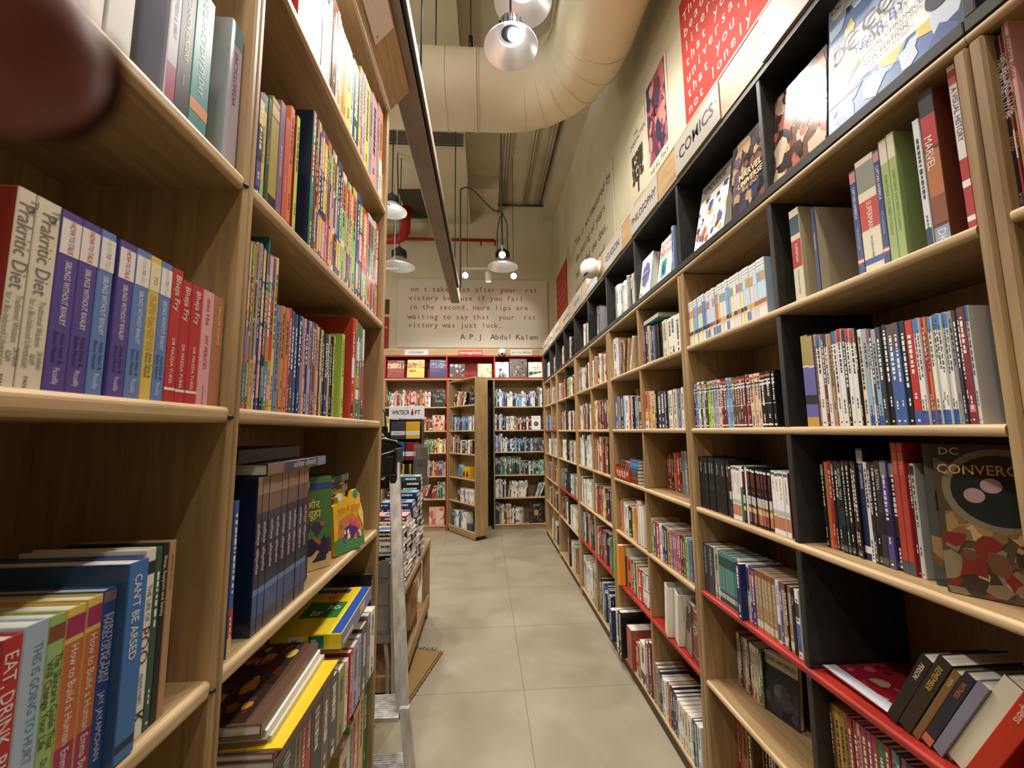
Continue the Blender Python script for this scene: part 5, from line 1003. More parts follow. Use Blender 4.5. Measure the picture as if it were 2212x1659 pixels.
# top compartment: cover-out books
def d_year(m, w, h):
    cov_rect(m, -w/2, w/2, 0, h, '3A6AB0'); cov_blobs(m, -w/2, w/2, 0, h, ['5AA0D8', '2E4E9A', '9AC0E8', 'E0C83A', '24386E', 'C8D8EC', '6A8AC8'], 46, .02, .06, 61, 2)
    cov_poly(m, [(-w/2, h*.24), (w/2, h*.20), (w/2, h*.60), (-w/2, h*.64)], 'ECEEF2', 3); cov_poly(m, [(-w/2, h*.20), (-w*.2, h*.20), (-w*.32, h*.28), (-w*.2, h*.36), (-w/2, h*.36)], '2E4A9A', 4)
    cov_text(m, 'DC COMICS', -w*.47, h*.52, .062, '141416', 'l', w*.94, bold=.02, k=5); cov_text(m, 'YEAR BY YEAR', -w*.25, h*.42, .036, '2E3E8A', 'l', w*.7, k=5); cov_text(m, 'A VISUAL CHRONICLE', -w*.22, h*.34, .016, '3A3A3E', 'l', w*.66, k=5); cov_text(m, 'NEW EDITION', -w*.16, h*.27, .016, '3A3A3E', 'l', w*.5, k=5)
    cov_disc(m, w*.36, h*.30, .028, '26264A', 6); cov_disc(m, -w*.40, h*.93, .022, 'E8ECF4', 5); cov_text(m, 'DC', -w*.40, h*.915, .022, '2E4A9A', 'c', k=6)
p = on_x(1960, 105, XR+.02); face_out(.31, .37, .032, hx('2E5AA0'), (XR+.018, .78, 2.2415), RZR, 'large blue and white comics history standing cover out in the top compartment', d_year, -.10, 'comic_book', 'comic book')
def d_fire(m, w, h): cov_rect(m, -w/2, w/2, 0, h, '7A4A38'); cov_blobs(m, -w/2, w/2, 0, h, ['B87A4A', 'D8B080', '5A2E2A', 'E0C8A8', '8A3A2A', '3A2A34', 'C86A5A', '2A2A34'], 90, .012, .045, 62, 2)
face_out(.20, .29, .012, hx('7A4A38'), (XR+.02, 1.045, 2.2415), RZR, 'comic with fiery orange and pink art standing cover out beside the black divider', d_fire, -.10, 'comic_book', 'comic book', mt=GLOSS)
run('r', 2.2405, f'top compartment, {CO}', [(0, 0, 'bk', {})][:0], X=XR)
for k in range(14):
    mk_book(.0055, .285, .17, hx(['26262A', '2E2A2A', '3A3A3E', '1E1E22'][k % 4]), (XR+.075+.002*(k % 3), .985-.0062*k, 2.2412), RZR, f'thin dark comic, {ordi(k)} in the pack behind the fiery cover', 'comic book', 'comic_book', group='thin dark comics in the top compartment', with_pages=False)
def d_marv(m, w, h): cov_rect(m, -w/2, w/2, 0, h, '4A3A40'); cov_blobs(m, -w/2, w/2, 0, h, ['6A5A6A', '8A5A4A', 'B89A7A', '3A4A6A', '2A2430', 'C8A070'], 60, .012, .035, 63, 2); cov_text(m, 'MARVEL', w*.06, h*.44, .034, 'E8D8A8', 'c', w*.62, bold=.02, k=4); cov_text(m, 'UNIVERSE', w*.06, h*.34, .030, 'E8D8A8', 'c', w*.66, bold=.02, k=4); cov_text(m, 'THE END', w*.06, h*.26, .022, 'D8B878', 'c', w*.6, k=4)
face_out(.195, .285, .016, hx('3A2E34'), (XR+.02, 1.272, 2.2415), RZR, 'plastic-wrapped comic with blocky pale lettering, cover out in the top compartment', d_marv, -.10, 'comic_book', 'comic book', mt=GLOSS)
def d_univ(m, w, h): cov_rect(m, -w/2, w/2, 0, h, 'ECE8E0'); cov_rect(m, -w/2, w/2, h*.76, h, '8A8478', 2); cov_blobs(m, -w/2, w/2, h*.02, h*.74, ['3A5AA8', 'C86A34', 'E0C040', '8A3A3A', '5A6A8A', '2A3A6A', 'F4F0E8', 'F4F0E8'], 34, .008, .026, 64, 3); cov_text(m, 'UNIVERSE', 0, h*.84, .036, '2A2A2C', 'c', w*.9, bold=.02, k=4)
face_out(.22, .30, .028, hx('ECE8E0'), (XR+.02, 1.53, 2.2415), RZR, 'white hardback with small coloured figures, cover out, second from the bay upright', d_univ, -.20, 'book')
def d_50(m, w, h): cov_rect(m, -w/2, w/2, 0, h, 'E8E4DC'); cov_rect(m, -w*.28, w*.10, h*.1, h*.50, '2EA8B0', 2); cov_blobs(m, -w*.2, w*.05, h*.16, h*.42, ['1E4A5A', '2A6A7A'], 6, .01, .025, 65, 3); cov_text(m, '50', -w*.42, h*.60, .055, 'B8402E', k=4); cov_text(m, 'IDEAS', -w*.02, h*.61, .034, 'C86A50', 'l', w*.45, k=4); cov_text(m, 'PHILOSOPHY', 0, h*.82, .026, 'C0503A', 'c', w*.88, k=4)
face_out(.16, .235, .012, hx('E8E4DC'), (XR+.02, 1.945, 2.2415), RZR, 'white paperback with a turquoise square and red figures, under the philosophy sign', d_50, -.16)
mk_book(.022, .225, .15, hx('8A9CC8'), (XR+.02, 1.835, 2.2412), RZR, 'slim blue-grey paperback between the turquoise cover and the black divider', tilt=.05)
def d_flower(m, w, h):
    cov_rect(m, -w/2, w/2, 0, h, 'E6E4E8')
    for k in range(8): a = 6.283*k/8; cov_disc(m, w*.22*math.cos(a), h*.52+h*.20*math.sin(a), .026, '7A78A8', 2+k % 2)
    cov_disc(m, 0, h*.52, .045, '7270A0', 4); cov_text(m, 'PHILOSOPHY', 0, h*.53, .016, 'E8E4EC', 'c', w*.6, k=6); cov_disc(m, -w*.32, h*.08, .008, '3A3A5A', 2)
face_out(.155, .232, .035, hx('E6E4E8'), (XR+.015, 2.185, 2.2415), RZR, 'white hardback with a purple flower, cover out, beside the black divider', d_flower, -.14)

# --- second bookcase of the side wall row
B2 = 'second side-wall bookcase'
def cell(z, spec, x0, s, where, h=.2, tops=None, X=None, end='from the far upright', **k):
    it = seqz(spec, x0, s)
    for a in it:
        a[3].update(k.get('ops', {}).get(a[2], {}))
    return run('r', z, where, it, X=X or XR+.02, tops=tops, h=h, end=end, d=k.get('d', .15), jit=k.get('jit', .006), ref=k.get('ref'))
cell(1.858, '246 mv 255 cl 263 cl 280 pe 290 pe 300 cl 312 mb 322 sk 335 bk 350 bk 364 bk 378 cr 396 cr 415 wh 440 wh 474 wh 505', 1310, 3.174, f'top shelf near half, {B2}', tops=[(1385, 708), (1420, 702), (1432, 694), (1468, 678)], ops={'bk': {'t': ((' GOLD', .9, .01, 'gd', 0, .5),)}}, end='from the middle divider')
flat_book(.022, .20, .14, hx('C8D8D0'), (XR+.03, 2.15, 2.088), RZR, 'pale teal-topped book lying on the row, top shelf near half', side=hx('5A8A84'))
cell(1.858, '30 wh 62 cl 72 wh 80 gy 90 ol 108 or 124', 1310, 3.174, f'top shelf far half, {B2}', tops=[(1318, 732), (1332, 730), (1350, 737)])
for k, (c, tl) in enumerate((('dt', .10), ('br', .16), ('ta', .24), ('cr', .34))):
    mk_book(.026, .21, .15, pc(c), (XR+.02, y_at(1342+6*k, XR+.02, 1.87)-.004*k, 1.862), RZR, f'{PAL[c][1]} book leaning right, {ordi(k)} of four, top shelf far half', tilt=tl, group=None)
cell(1.503, '255 or 287 bk 299 pk 312 ye 332 bk 344 cl 372 nb 400 wh 410 bk 422 wh 438 wh 455 re 466 cr 485 bl 505 ma 516 or 522 wh 537', 1310, 3.174, f'eye-level near half, {B2}', h=.22, tops=[(1392, 846), (1440, 845), (1475, 838)], ops={'or': {'b': ((.0, .2, 'wh'), (.2, .45, 'ye'))}, 'ye': {'b': ((.6, .9, 'py'),)}}, end='from the middle divider')
cell(1.503, '40 gd 57 mb 80 gy 94 bk 112 sk 120 wh 130 wh 150 re 162 wh 180 bk 191 te 207 wh 215 mv 225 ma 247', 1310, 3.174, f'eye-level far half, {B2}', tops=[(1324, 862), (1345, 855), (1385, 858)])
m = MB(); yk = y_at(1345, XR+.1, 1.7); m.box(XR+.16, XR+.163, yk-.16, yk+.16, 1.69, 1.775, hx('8A7452')); m.text('Stars and Deities', wall_M((XR+.159, yk-.02, 1.735), '-x'), .026, hx('3A2E1E'), 0, align='c'); tag(m.build('shelf_sign', PLATE), 'small brown shelf card standing behind the far half of the eye-level row', 'sign')
# dark red set in the shadowed compartment and the box of small books
cell(1.177, '395 br 415 br 432 re 455 bk 468 or 486 re 508 bk 520 gy 538 sl 552', 1310, 3.174, f'red set in the shadow, {B2}', X=XR+.12, h=.205, tops=[(1436, 985), (1480, 975)], ref=[(1430, 1062), (1490, 1072)], end='from the middle divider')
yc = y_at(1352, XR+.03, 1.2)
m = MB(); w, d, h = .27, .14, .075
for a in ((-w/2, w/2, 0, .003, 0, h), (-w/2, w/2, d-.003, d, 0, h*1.3), (-w/2, -w/2+.003, .003, d-.003, 0, h*1.2), (w/2-.003, w/2, .003, d-.003, 0, h*1.2), (-w/2, w/2, 0, d, 0, .003)): m.box(*a, hx('A83226'))
for k in range(5): cov_disc(m, -w*.36+w*.18*k, h*.62, .014, 'E0C8B0', 2); 
cov_text(m, 'POCKET BOOKS', 0, h*.25, .022, 'F0DCC8', 'c', w*.8, k=3)
o = m.build('display_box', GLOSS); o.matrix_world = Matrix.Translation((XR+.005, yc-.005, 1.178)) @ Matrix.Rotation(RZR, 4, 'Z'); tag(o, 'low red printed display box holding small pocket books', 'display box')
for k, (c, tl) in enumerate((('cl', .35), ('dt', .38), ('re', .42), ('or', .45), ('sk', .5), ('sk', .45))):
    mk_book(.017, .115, .09, pc(c), (XR+.03, yc+.10-.035*k, 1.186), RZR, f'small {PAL[c][1]} pocket book leaning in the red display box, {ordi(k)} from the far end', tilt=tl, bands=((.2, .5, hx('E0D8D0')),))
for k in range(3):
    flat_book(.018, .135, .10, hx(['3A7AB0', '4A8AC4', '2E6AA0'][k]), (XR+.02, yc-.185, 1.262+.0185*k), RZR, f'plastic-wrapped blue pocket book, {["lowest", "middle", "topmost"][k]} of the lying stack', mt=GLOSS)
for k in range(4):
    flat_book(.020, .13, .10, hx(['6A2A2A', '8A3A34', '4A3A3A', '2E5A54'][k]), (XR+.012, yc-.19, 1.178+.0205*k), RZR, f'plastic-wrapped dark pocket book under the blue stack, {ordi(k)} from the bottom', mt=GLOSS)
cell(.835, '80 br 104 or 112 wh 120 cr 134 wh 150 bk 170 ye 184', 1310, 3.175, f'fourth shelf far half, {B2}', tops=[(1335, 1074), (1350, 1087), (1370, 1100)], ops={'br': {'b': ((.1, .9, '8A6A5A'),)}})
def d_or(m, w, h): cov_rect(m, -w/2, w/2, 0, h, 'D9622A'); cov_text(m, 'TAROT', -w*.1, h*.62, .034, 'F0DCC0', 'c', w*.7, k=3); cov_disc(m, w*.05, h*.22, .026, 'F0D8B8', 3)
face_out(.14, .228, .03, hx('D9622A'), (XR+.025, y_at(1375, XR+.03, .835)-.02, .836), RZR-.30, 'orange book with a pale disc, cover turned out on the fourth shelf', d_or, -.03)
for k in range(3):
    m = MB(); book_mesh(m, .022, .222, .14, hx('D8D0C0')); o = m.build('book', PAPER); o.matrix_world = Matrix.Translation((XR+.012, y_at(1383+5.5*k, XR+.02, .835), .838)) @ Matrix.Rotation(RZR-.12, 4, 'Z') @ Matrix.Rotation(-.05, 4, 'Y'); tag(o, uniq(f'thick book with its ribbed page edges to the aisle, {ordi(k)} after the orange cover'), 'book')
cell(.835, '290 nb 300 ye 322 mb 345 re 367 wh 378 wh 386 nb 402 nb 420 gd 446 mv 460 mv 474 mv 488 mv 500 re 517 bk 533 br 550 lg 568 bl 588', 1310, 3.175, f'fourth shelf near half, {B2}', tops=[(1402, 1112), (1415, 1127), (1450, 1145), (1495, 1166)], end='from the middle divider', jit=.002)
cell(.505, '95 cl 104 or 140 cl 150 gy 158 wh 166 nb 174 ye 186 re 214 wh 230 wh 246 wh 274', 1320, 3.175, f'red shelf far half, {B2}', tops=[(1350, 1200), (1370, 1213), (1385, 1231), (1406, 1248)], ops={'wh': {'b': ((0, .04, 'bk'), (.47, .5, 'bk'), (.96, 1, 'bk'))}, 'ye': {'t': (('INDIA', .8, .015, 're', 0, .3),)}})
mk_book(.012, .25, .16, hx('9AC43A'), (XR-.01, y_at(1326, XR, .505)-.040, .507), RZR, 'lime-edged slim book at the far end of the red shelf', tilt=.05)
mk_book(.042, .245, .16, hx('E08A2A'), (XR-.018, y_at(1339, XR-.01, .505)-.006, .507), RZR, 'thick orange book sticking out over the red shelf edge', deco=None)
mk_book(.02, .235, .15, pc('wh'), (XR+.03, y_at(1347, XR, .505), .507), RZR, 'white slim book leaning behind the thick orange one', tilt=-.04)
for k, (t, c) in enumerate(((.055, 'D8D4C8'), (.06, 'CFC8B8'))):
    m = MB(); book_mesh(m, t, .24, .10, hx(c)); o = m.build('book', PAPER); o.matrix_world = Matrix.Translation((XR+.0+.012*k, y_at(1440+17*k, XR+.0, .505), .512)) @ Matrix.Rotation(RZR-.2, 4, 'Z') @ Matrix.Rotation(.14, 4, 'Y'); tag(o, uniq(f'thick leaning book with page edges outward on the red shelf, {["far", "near"][k]} of two'), 'book')
for k in range(2):
    for q in range(2):
        flat_book(.048, .22, .15, hx('8A8074'), (XR+.135, 2.12-.235*q, .687+.0485*k), RZR, f'page-edged book lying at the back, {["lower", "upper"][k]} of {["far", "near"][q]} pair', side=hx('7A7064'))
mk_book(.20, .178, .14, hx('6A5A48'), (XR+.14, 2.11, .507), RZR, 'brown box under the lying thick books on the red shelf', 'box', 'box', deco=None, with_pages=False)
mk_book(.20, .178, .14, hx('5E5040'), (XR+.14, 1.885, .507), RZR, 'second brown box under the lying thick books, nearer the camera', 'box', 'box', deco=None, with_pages=False)
def d_face(m, w, h): cov_rect(m, -w/2, w/2, 0, h, '8A7A66'); cov_rect(m, -w/2, w/2, h*.42, h, '3A322C', 2); cov_blobs(m, -w/2, w/2, h*.42, h, ['B09A84', '4A3E36', '8A7462'], 20, .01, .03, 71, 3)
face_out(.135, .215, .02, hx('8A7A66'), (XR+.03, y_at(1481, XR+.03, .505)-.012, .507), RZR-.15, 'book with a brown portrait-like cover turned out, beside the maroon one', d_face, -.05)
def d_gift(m, w, h): cov_rect(m, -w/2, w/2, 0, h, '7A2836'); cov_text(m, 'The', 0, h*.78, .018, 'C8A8A0', 'c', k=2); cov_text(m, 'SUPREME', 0, h*.64, .03, 'C8B0A8', 'c', w*.8, k=2); cov_text(m, 'GIFT', 0, h*.53, .03, 'C8B0A8', 'c', w*.8, k=2); cov_text(m, 'Paulo Coelho', 0, h*.12, .012, 'C8A8A0', 'c', w*.7, k=2)
face_out(.125, .20, .025, hx('7A2836'), (XR+.02, y_at(1503, XR+.02, .505)-.012, .507), RZR-.1, 'maroon hardback with pale capitals turned cover out by the upright', d_gift, -.04)
FREF = [(1318, 1390), (1332, 1410), (1360, 1462), (1400, 1524), (1440, 1590), (1480, 1645), (1520, 1710)]
cell(.08, '20 nb 36 wh 60 cl 68 bk 90', 1310, 2.65, f'floor shelf far half, {B2}', tops=[(1320, 1316), (1345, 1322)], X=XR-.03, ref=FREF)
mk_book(.085, .225, .17, hx('9A4A40'), (XR-.012, y_at(1358, XR-.012, .3), .0806), RZR, 'thick salmon-red boxed volume on the floor shelf', bands=((.35, .45, hx('6A5A5A')), (.5, 1, hx('A8564A'))), deco=None)
cell(.08, '166 re 184 ta 200 cr 232 mv 248 ma 264', 1310, 2.65, f'floor shelf middle, {B2}', tops=[(1370, 1390), (1395, 1388)], X=XR-.0, ref=FREF, ops={'cr': {'b': ((.1, .3, '4A4A48'),)}})
cell(.08, '264 nb 272 sk 284 ta 296 gy 308 cl 318 cl 330 wh 346 wh 358 bk 366 or 374 bk 386 nb 400 nb 414 wh 426 wh 440 cr 456 cr 470 wh 486 wh 500 bk 512 te 526 wh 545', 1310, 2.65, f'floor shelf near half, {B2}', tops=[(1405, 1422), (1420, 1432), (1435, 1465), (1450, 1478), (1480, 1530), (1520, 1578)], X=XR+.006, ref=[(1398, 1505), (1420, 1530), (1440, 1578), (1470, 1610), (1520, 1665)], end='from the middle divider', jit=.002)
# first (partly seen) bookcase of the row
it = [(2180, 2192, 'bk', {'h': .315, 't': (('THIS BELONGS TO ME', .88, .012, 'E8E4E0', -.001, .36), ('Wray', .42, .012, 'C8604A', 0, .1), ('BP KIDS', .09, .006, 'A8A4A0')), 'b': ((.02, .1, 'bk'),), 'l': 'black picture book with white hand lettering, first past the double upright'}), (2192, 2199, 're', {'h': .318, 'b': ((.28, .44, 'E0DCD4'),), 'deco': None, 'l': 'thin red book between the two black picture books'}), (2199, 2214, 'bk', {'h': .322, 't': (('THIS BELONGS TO ME', .88, .014, 'E8E4E0', -.001, .36), ('Wray', .42, .013, 'C8604A', 0, .1), ('BP KIDS', .09, .006, 'A8A4A0')), 'b': ((.02, .1, 'bk'),), 'l': 'black picture book with white hand lettering beside the golden spine'}),
      (2214, 2224, 'gd', {'h': .34, 't': (('PRETEND', .6, .008, '3A2A14', 0, .3),), 'l': 'golden yellow slim picture book at the picture edge'}), (2224, 2240, 'pk', {'h': .34, 't': (('Princess Magic', .9, .014, '8A2A4A', 0, .5),), 'l': 'pink picture book cut off by the picture edge'})]
run('r', 1.858, 'first side-wall bookcase', it, X=XR+.02, d=.2, kind='picture book', name='picture_book', jit=.0005, ref=[(2180, 466), (2240, 440)])

# --- face-out books on the end wall's red row
def culin(col, word, wc, pic, pc2):
    def d(m, w, h):
        cov_rect(m, -w/2, w/2, 0, h, col); cov_rect(m, -w/2, w/2, h*.52, h*.82, pic[0], 2); cov_blobs(m, -w/2, w/2, h*.52, h*.82, pic, 40, .01, .028, sum(map(ord, word)), 3)
        cov_text(m, word, -w*.38, h*.33, .052, wc, 'l', w*.8, k=5); cov_text(m, 'Culinaria', w*.44, h*.88, .026, pc2, 'r', w*.45, k=5); cov_rect(m, -w*.05, w*.42, h*.26, h*.27, wc, 5)
    return d
def bw(px0, px1, pytop, col, label, draw, th=.03, X=None, lean=-.10):
    a, b = on_y(px0, 818, YB+.02), on_y(px1, 818, YB+.02); top = on_y((px0+px1)/2, pytop, YB+.03).z
    return face_out(b.x-a.x, top-2.346, th, hx(col), ((a.x+b.x)/2, YB+.02, 2.3455), 0, label, draw, lean, 'book')
bw(836, 872, 778, '8A2A2E', 'maroon cookbook lettered Germany on the red row', culin('8A2A2E', 'Germany', 'C86A5A', ['C8A080', '8A4A34', 'E0C8A8', '6A3A2A'], 'E8D8D0'))
bw(879, 916, 777, 'E0B82E', 'yellow cookbook lettered Spain on the red row', culin('E0B82E', 'Spain', '2A2A1E', ['C8A050', '8A6A2A', 'D8904A', '5A4A3A'], 'A8842A'))
bw(928, 964, 777, '2A2A66', 'dark blue cookbook lettered France on the red row', culin('2A2A66', 'France', 'A84A5A', ['5A5A8A', '3A3A6A', '8A8AA8', '2A2A4A'], 'D8D8E4'))
def d_g(bg, cols, seed, n=26, w0=.01, w1=.04):
    def d(m, w, h): cov_rect(m, -w/2, w/2, 0, h, bg); cov_blobs(m, -w/2, w/2, h*.05, h*.95, cols, n, w0, w1, seed, 2)
    return d
bw(971, 1004, 786, '4A4A52', 'grey photo-covered book on the red row, above the hinged bookcase', d_g('4A4A52', ['8A8A90', 'B8B4B0', '2A2A30', '7A2A2A'], 81))
bw(1032, 1062, 786, 'D8CC9A', 'cream and yellow patterned book on the red row', d_g('D8CC9A', ['E8E0C0', 'C8A84A', 'B0A060', 'F0E8D0'], 82))
def d_zebra(m, w, h): cov_rect(m, -w/2, w/2, 0, h, 'E8E6E2'); cov_poly(m, [(-w*.25, 0), (w*.28, 0), (w*.30, h*.20), (w*.10, h*.34), (w*.02, h*.58), (-w*.2, h*.56), (-w*.12, h*.3)], '3A3A3C', 2); cov_blobs(m, -w*.2, w*.25, h*.03, h*.5, ['E8E6E2', 'B8B6B2'], 14, .006, .018, 83, 3); cov_text(m, 'ANIMAL', 0, h*.78, .024, '3A3A3C', 'c', k=3)
bw(1068, 1099, 782, 'E8E6E2', 'white book with a striped animal head on the red row', d_zebra)
bw(1101, 1139, 774, '6A5A50', 'brown forest-covered book on the red row, tallest of its bay', d_g('6A5A50', ['8A7A6A', '4A3E38', 'A89680', '3A322C', '7A6A58'], 84, 60, .008, .03))
def d_land(m, w, h): cov_rect(m, -w/2, w/2, 0, h, 'E4E4DC'); cov_text(m, 'LANDSCAPE', 0, h*.62, .022, '7A8A6A', 'c', w*.8, k=3); cov_text(m, 'DESIGN', 0, h*.50, .022, '7A8A6A', 'c', w*.7, k=3); cov_blobs(m, -w/2, w/2, h*.9, h, ['4A8A3A', '6AA04A'], 8, .005, .012, 85, 2); [cov_poly(m, [(-w*.46+w*.31*q, h*.1+.02*q), (-w*.18+w*.31*q, h*.16+.02*q), (-w*.2+w*.31*q, h*.40), (-w*.48+w*.31*q, h*.34)], c, 2) for q, c in enumerate(('3A4A3A', '4A5A4A', '3A3A34'))]
bw(1142, 1172, 782, 'E4E4DC', 'white garden-design book beside the corner on the red row', d_land)

# --- all the smaller books of the far bookcases: one mass of spines
ST = MB(); rs = random.Random(2024)
MIX = {'mix': ['wh', 'cr', 'cl', 'bk', 're', 'ma', 'nb', 'mb', 'or', 'ye', 'ta', 'br', 'gy', 'dg', 'te', 'mv', 'wh'], 'blu': ['mb', 'nb', 'wh', 'wh', 'sk', 'bl', 'dt', 'wh', 'cl'], 'wht': ['wh', 'wh', 'cr', 'gy', 'sl', 'bk', 'wh'], 'red': ['re', 'cr', 'ta', 'ma', 'wh', 'or', 'pk', 'te', 'br'],
       'gnb': ['dg', 'te', 'sl', 'gn', 'lg', 'dt', 'gy', 'wh', 'mb', 'ma'], 'dkr': ['bk', 'br', 'cl', 'ma', 'wh', 'ta', 'or', 'cr'], 'brn': ['ta', 'cr', 'br', 'gy', 'wh', 'bk', 'ma', 'cr'], 'grn': ['lg', 'gn', 'wh', 'ye', 'cr', 'ma', 'br']}
def srow(place, a, b, z, h0, h1, mix, t0=.012, t1=.032, d=.14, hole=0.0, lean=0.0, setb=(.0, .015), X=None):
    """place 'r': spines towards -x, running in y from a down to b; 'b': spines towards -y, running in x; 'd': inside the hinged bookcase"""
    p = a; sg = 1 if b > a else -1
    while abs(b-p) > t0:
        t = min(rs.uniform(t0, t1), abs(b-p)); c = pc(rs.choice(MIX[mix])); h = rs.uniform(h0, h1); s = rs.uniform(*setb); q = p+sg*t/2
        if rs.random() >= hole:
            if place == 'r': M = Matrix.Translation(((X or XR)+.015+s, q, z+.001)) @ Matrix.Rotation(RZR, 4, 'Z')
            elif place == 'b': M = Matrix.Translation((q, YB+.02+s, z+.001))
            else: M = door.matrix_basis @ Matrix.Translation((q, .015+s, z+.001))
            if lean: M = M @ Matrix.Translation((-t/2*(1 if lean > 0 else -1), 0, 0)) @ Matrix.Rotation(lean, 4, 'Y') @ Matrix.Translation((t/2*(1 if lean > 0 else -1), 0, 0))
            hw = t/2-.0004
            ST.box(-hw, hw, 0, d, 0, h, c, 0, M); ST.box(-hw+.001, hw-.001, .004, d-.002, h-.001, h+.0006, hx('E4DED0'), 0, M)
            dc = hx('E8E4DA') if lum(c) < .25 else hx('2A2A2C')
            zz = h*rs.uniform(.8, .93)
            for k in range(rs.randint(2, 5)):
                l = h*rs.uniform(.03, .10); w = hw*rs.uniform(.35, .6); ST.add([(-w, -.0006, zz-l), (w, -.0006, zz-l), (w, -.0006, zz), (-w, -.0006, zz)], [(0, 1, 2, 3)], dc, 0, False, M); zz -= l+h*.015
            if rs.random() < .4:
                cc = pc(rs.choice(MIX['mix'])); v0 = rs.uniform(.02, .3); ST.add([(-hw*.95, -.0003, h*v0), (hw*.95, -.0003, h*v0), (hw*.95, -.0003, h*(v0+.15)), (-hw*.95, -.0003, h*(v0+.15))], [(0, 1, 2, 3)], cc, 0, False, M)
        p += sg*(t+.0004+abs(lean)*.0)
def halves(i):
    y0, y1, ym = RZ[i]; return (y1-.004, ym+.012), (ym-.012, y0+.004)
ROWS = {3: [(1.858, ('brn', .19, .235, 'dkr', .20, .25)), (1.503, ('brn', .20, .235, 'mix', .20, .235)), (1.177, ('wht', .22, .29, 'dkr', .22, .27)), (.835, ('wht', .21, .24, 'mix', .20, .23)), (.505, ('mix', .22, .29, 'mix', .20, .25)), (.08, ('wht', .24, .30, 'blu', .20, .27))],
        4: [(1.858, ('red', .18, .22, 'grn', .18, .21)), (1.503, ('brn', .18, .22, 'brn', .18, .20)), (1.177, ('wht', .20, .22, 'brn', .19, .22)), (.835, ('mix', .19, .22, 'wht', .18, .20)), (.505, ('dkr', .20, .23, 'wht', .19, .21)), (.08, ('brn', .24, .28, 'brn', .24, .27))],
        5: [(1.858, ('dkr', .20, .24, 'red', .18, .21)), (1.503, ('blu', .19, .21, 'red', .18, .21)), (1.177, ('wht', .19, .21, 'wht', .19, .22)), (.835, ('grn', .19, .22, 'mix', .19, .21)), (.505, ('dkr', .19, .22, 'mix', .19, .21)), (.08, ('dkr', .22, .25, 'blu', .22, .25))]}
for i, rows in ROWS.items():
    (fa, fb), (na, nb_) = halves(i)
    for z, (mf, f0, f1, mn, n0, n1) in rows:
        ff = rs.uniform(.55, 1.0) if z > .1 else rs.uniform(.3, .6)
        srow('r', fb-(fb-fa)*ff if i > 3 else fa, fb, z, f0, f1, mf)
        srow('r', na, na+(nb_-na)*(rs.uniform(.7, 1.0) if z > .1 or i == 3 else .55), z, n0, n1, mn)
for i in (2, 3, 4, 5):                                        # a few books stand in the black top compartments too
    (fa, fb), (na, nb_) = halves(i)
    if i == 2: srow('r', fa-.12, fb+.02, 2.2405, .20, .235, 'wht', setb=(.0, .02)); 
    else: srow('r', fa-.25, fa-.38, 2.2405, .20, .23, 'red' if i == 4 else 'wht'); srow('r', na-.2, na-.30, 2.2405, .2, .24, 'brn')
x0, x1 = .150, .915
srow('b', x0, x0+.09, 1.883, .26, .31, 'blu'); srow('b', x0+.09, x1-.08, 1.883, .19, .25, 'blu', .014, .030); srow('b', x1-.08, x1, 1.883, .25, .32, 'gnb')
srow('b', x0, x0+.13, 1.513, .23, .28, 'blu'); srow('b', x0+.13, x0+.30, 1.513, .21, .22, 'wht', .010, .02); srow('b', x0+.30, x0+.58, 1.513, .19, .215, 'dkr')
srow('b', x0, x0+.12, 1.176, .24, .28, 'blu'); srow('b', x0+.12, x1-.15, 1.176, .19, .225, 'blu')
srow('b', x0, x0+.4, .821, .25, .285, 'gnb'); srow('b', x0+.4, x1, .821, .19, .23, 'gnb')
srow('b', x0, x0+.18, .478, .25, .285, 'wht'); srow('b', x0+.20, x0+.50, .478, .22, .25, 'wht', lean=.10); srow('b', x0+.55, x1-.06, .478, .20, .23, 'gnb', lean=.33, hole=.25)
srow('b', x0, x0+.06, .08, .30, .34, 'blu'); srow('b', x0+.06, x0+.24, .08, .24, .29, 'brn'); srow('b', x0+.25, x0+.44, .08, .20, .25, 'wht')
x0, x1 = -1.555, -.600-.02
srow('b', x0, x1-.23, 1.883, .20, .27, 'red'); srow('b', x0, x0+.2, 1.513, .2, .26, 'grn'); srow('b', -1.02, x1-.2, 1.513, .17, .22, 'red'); srow('b', x0, x0+.3, 1.176, .18, .22, 'wht'); srow('b', -1.0, x1, 1.176, .19, .22, 'grn'); srow('b', -1.05, x1, .821, .19, .23, 'mix'); srow('b', -1.0, x1-.14, .478, .19, .22, 'red', lean=.3, hole=.2); srow('b', x1-.12, x1, .478, .23, .25, 'gnb')
srow('d', .10, .46, 1.883, .20, .24, 'dkr', .02, .04, .12, 0, .30); srow('d', .05, .13, 1.513, .21, .24, 'gnb', d=.12); srow('d', .14, .70, 1.513, .19, .21, 'blu', d=.12); srow('d', .04, .30, 1.176, .23, .28, 'dkr', d=.12); srow('d', .31, .66, 1.176, .17, .2, 'mix', d=.12)
srow('d', .25, .70, .478, .17, .20, 'wht', .018, .03, .1, 0, -.1); srow('d', .10, .50, .108, .19, .24, 'blu', .03, .05, .12)
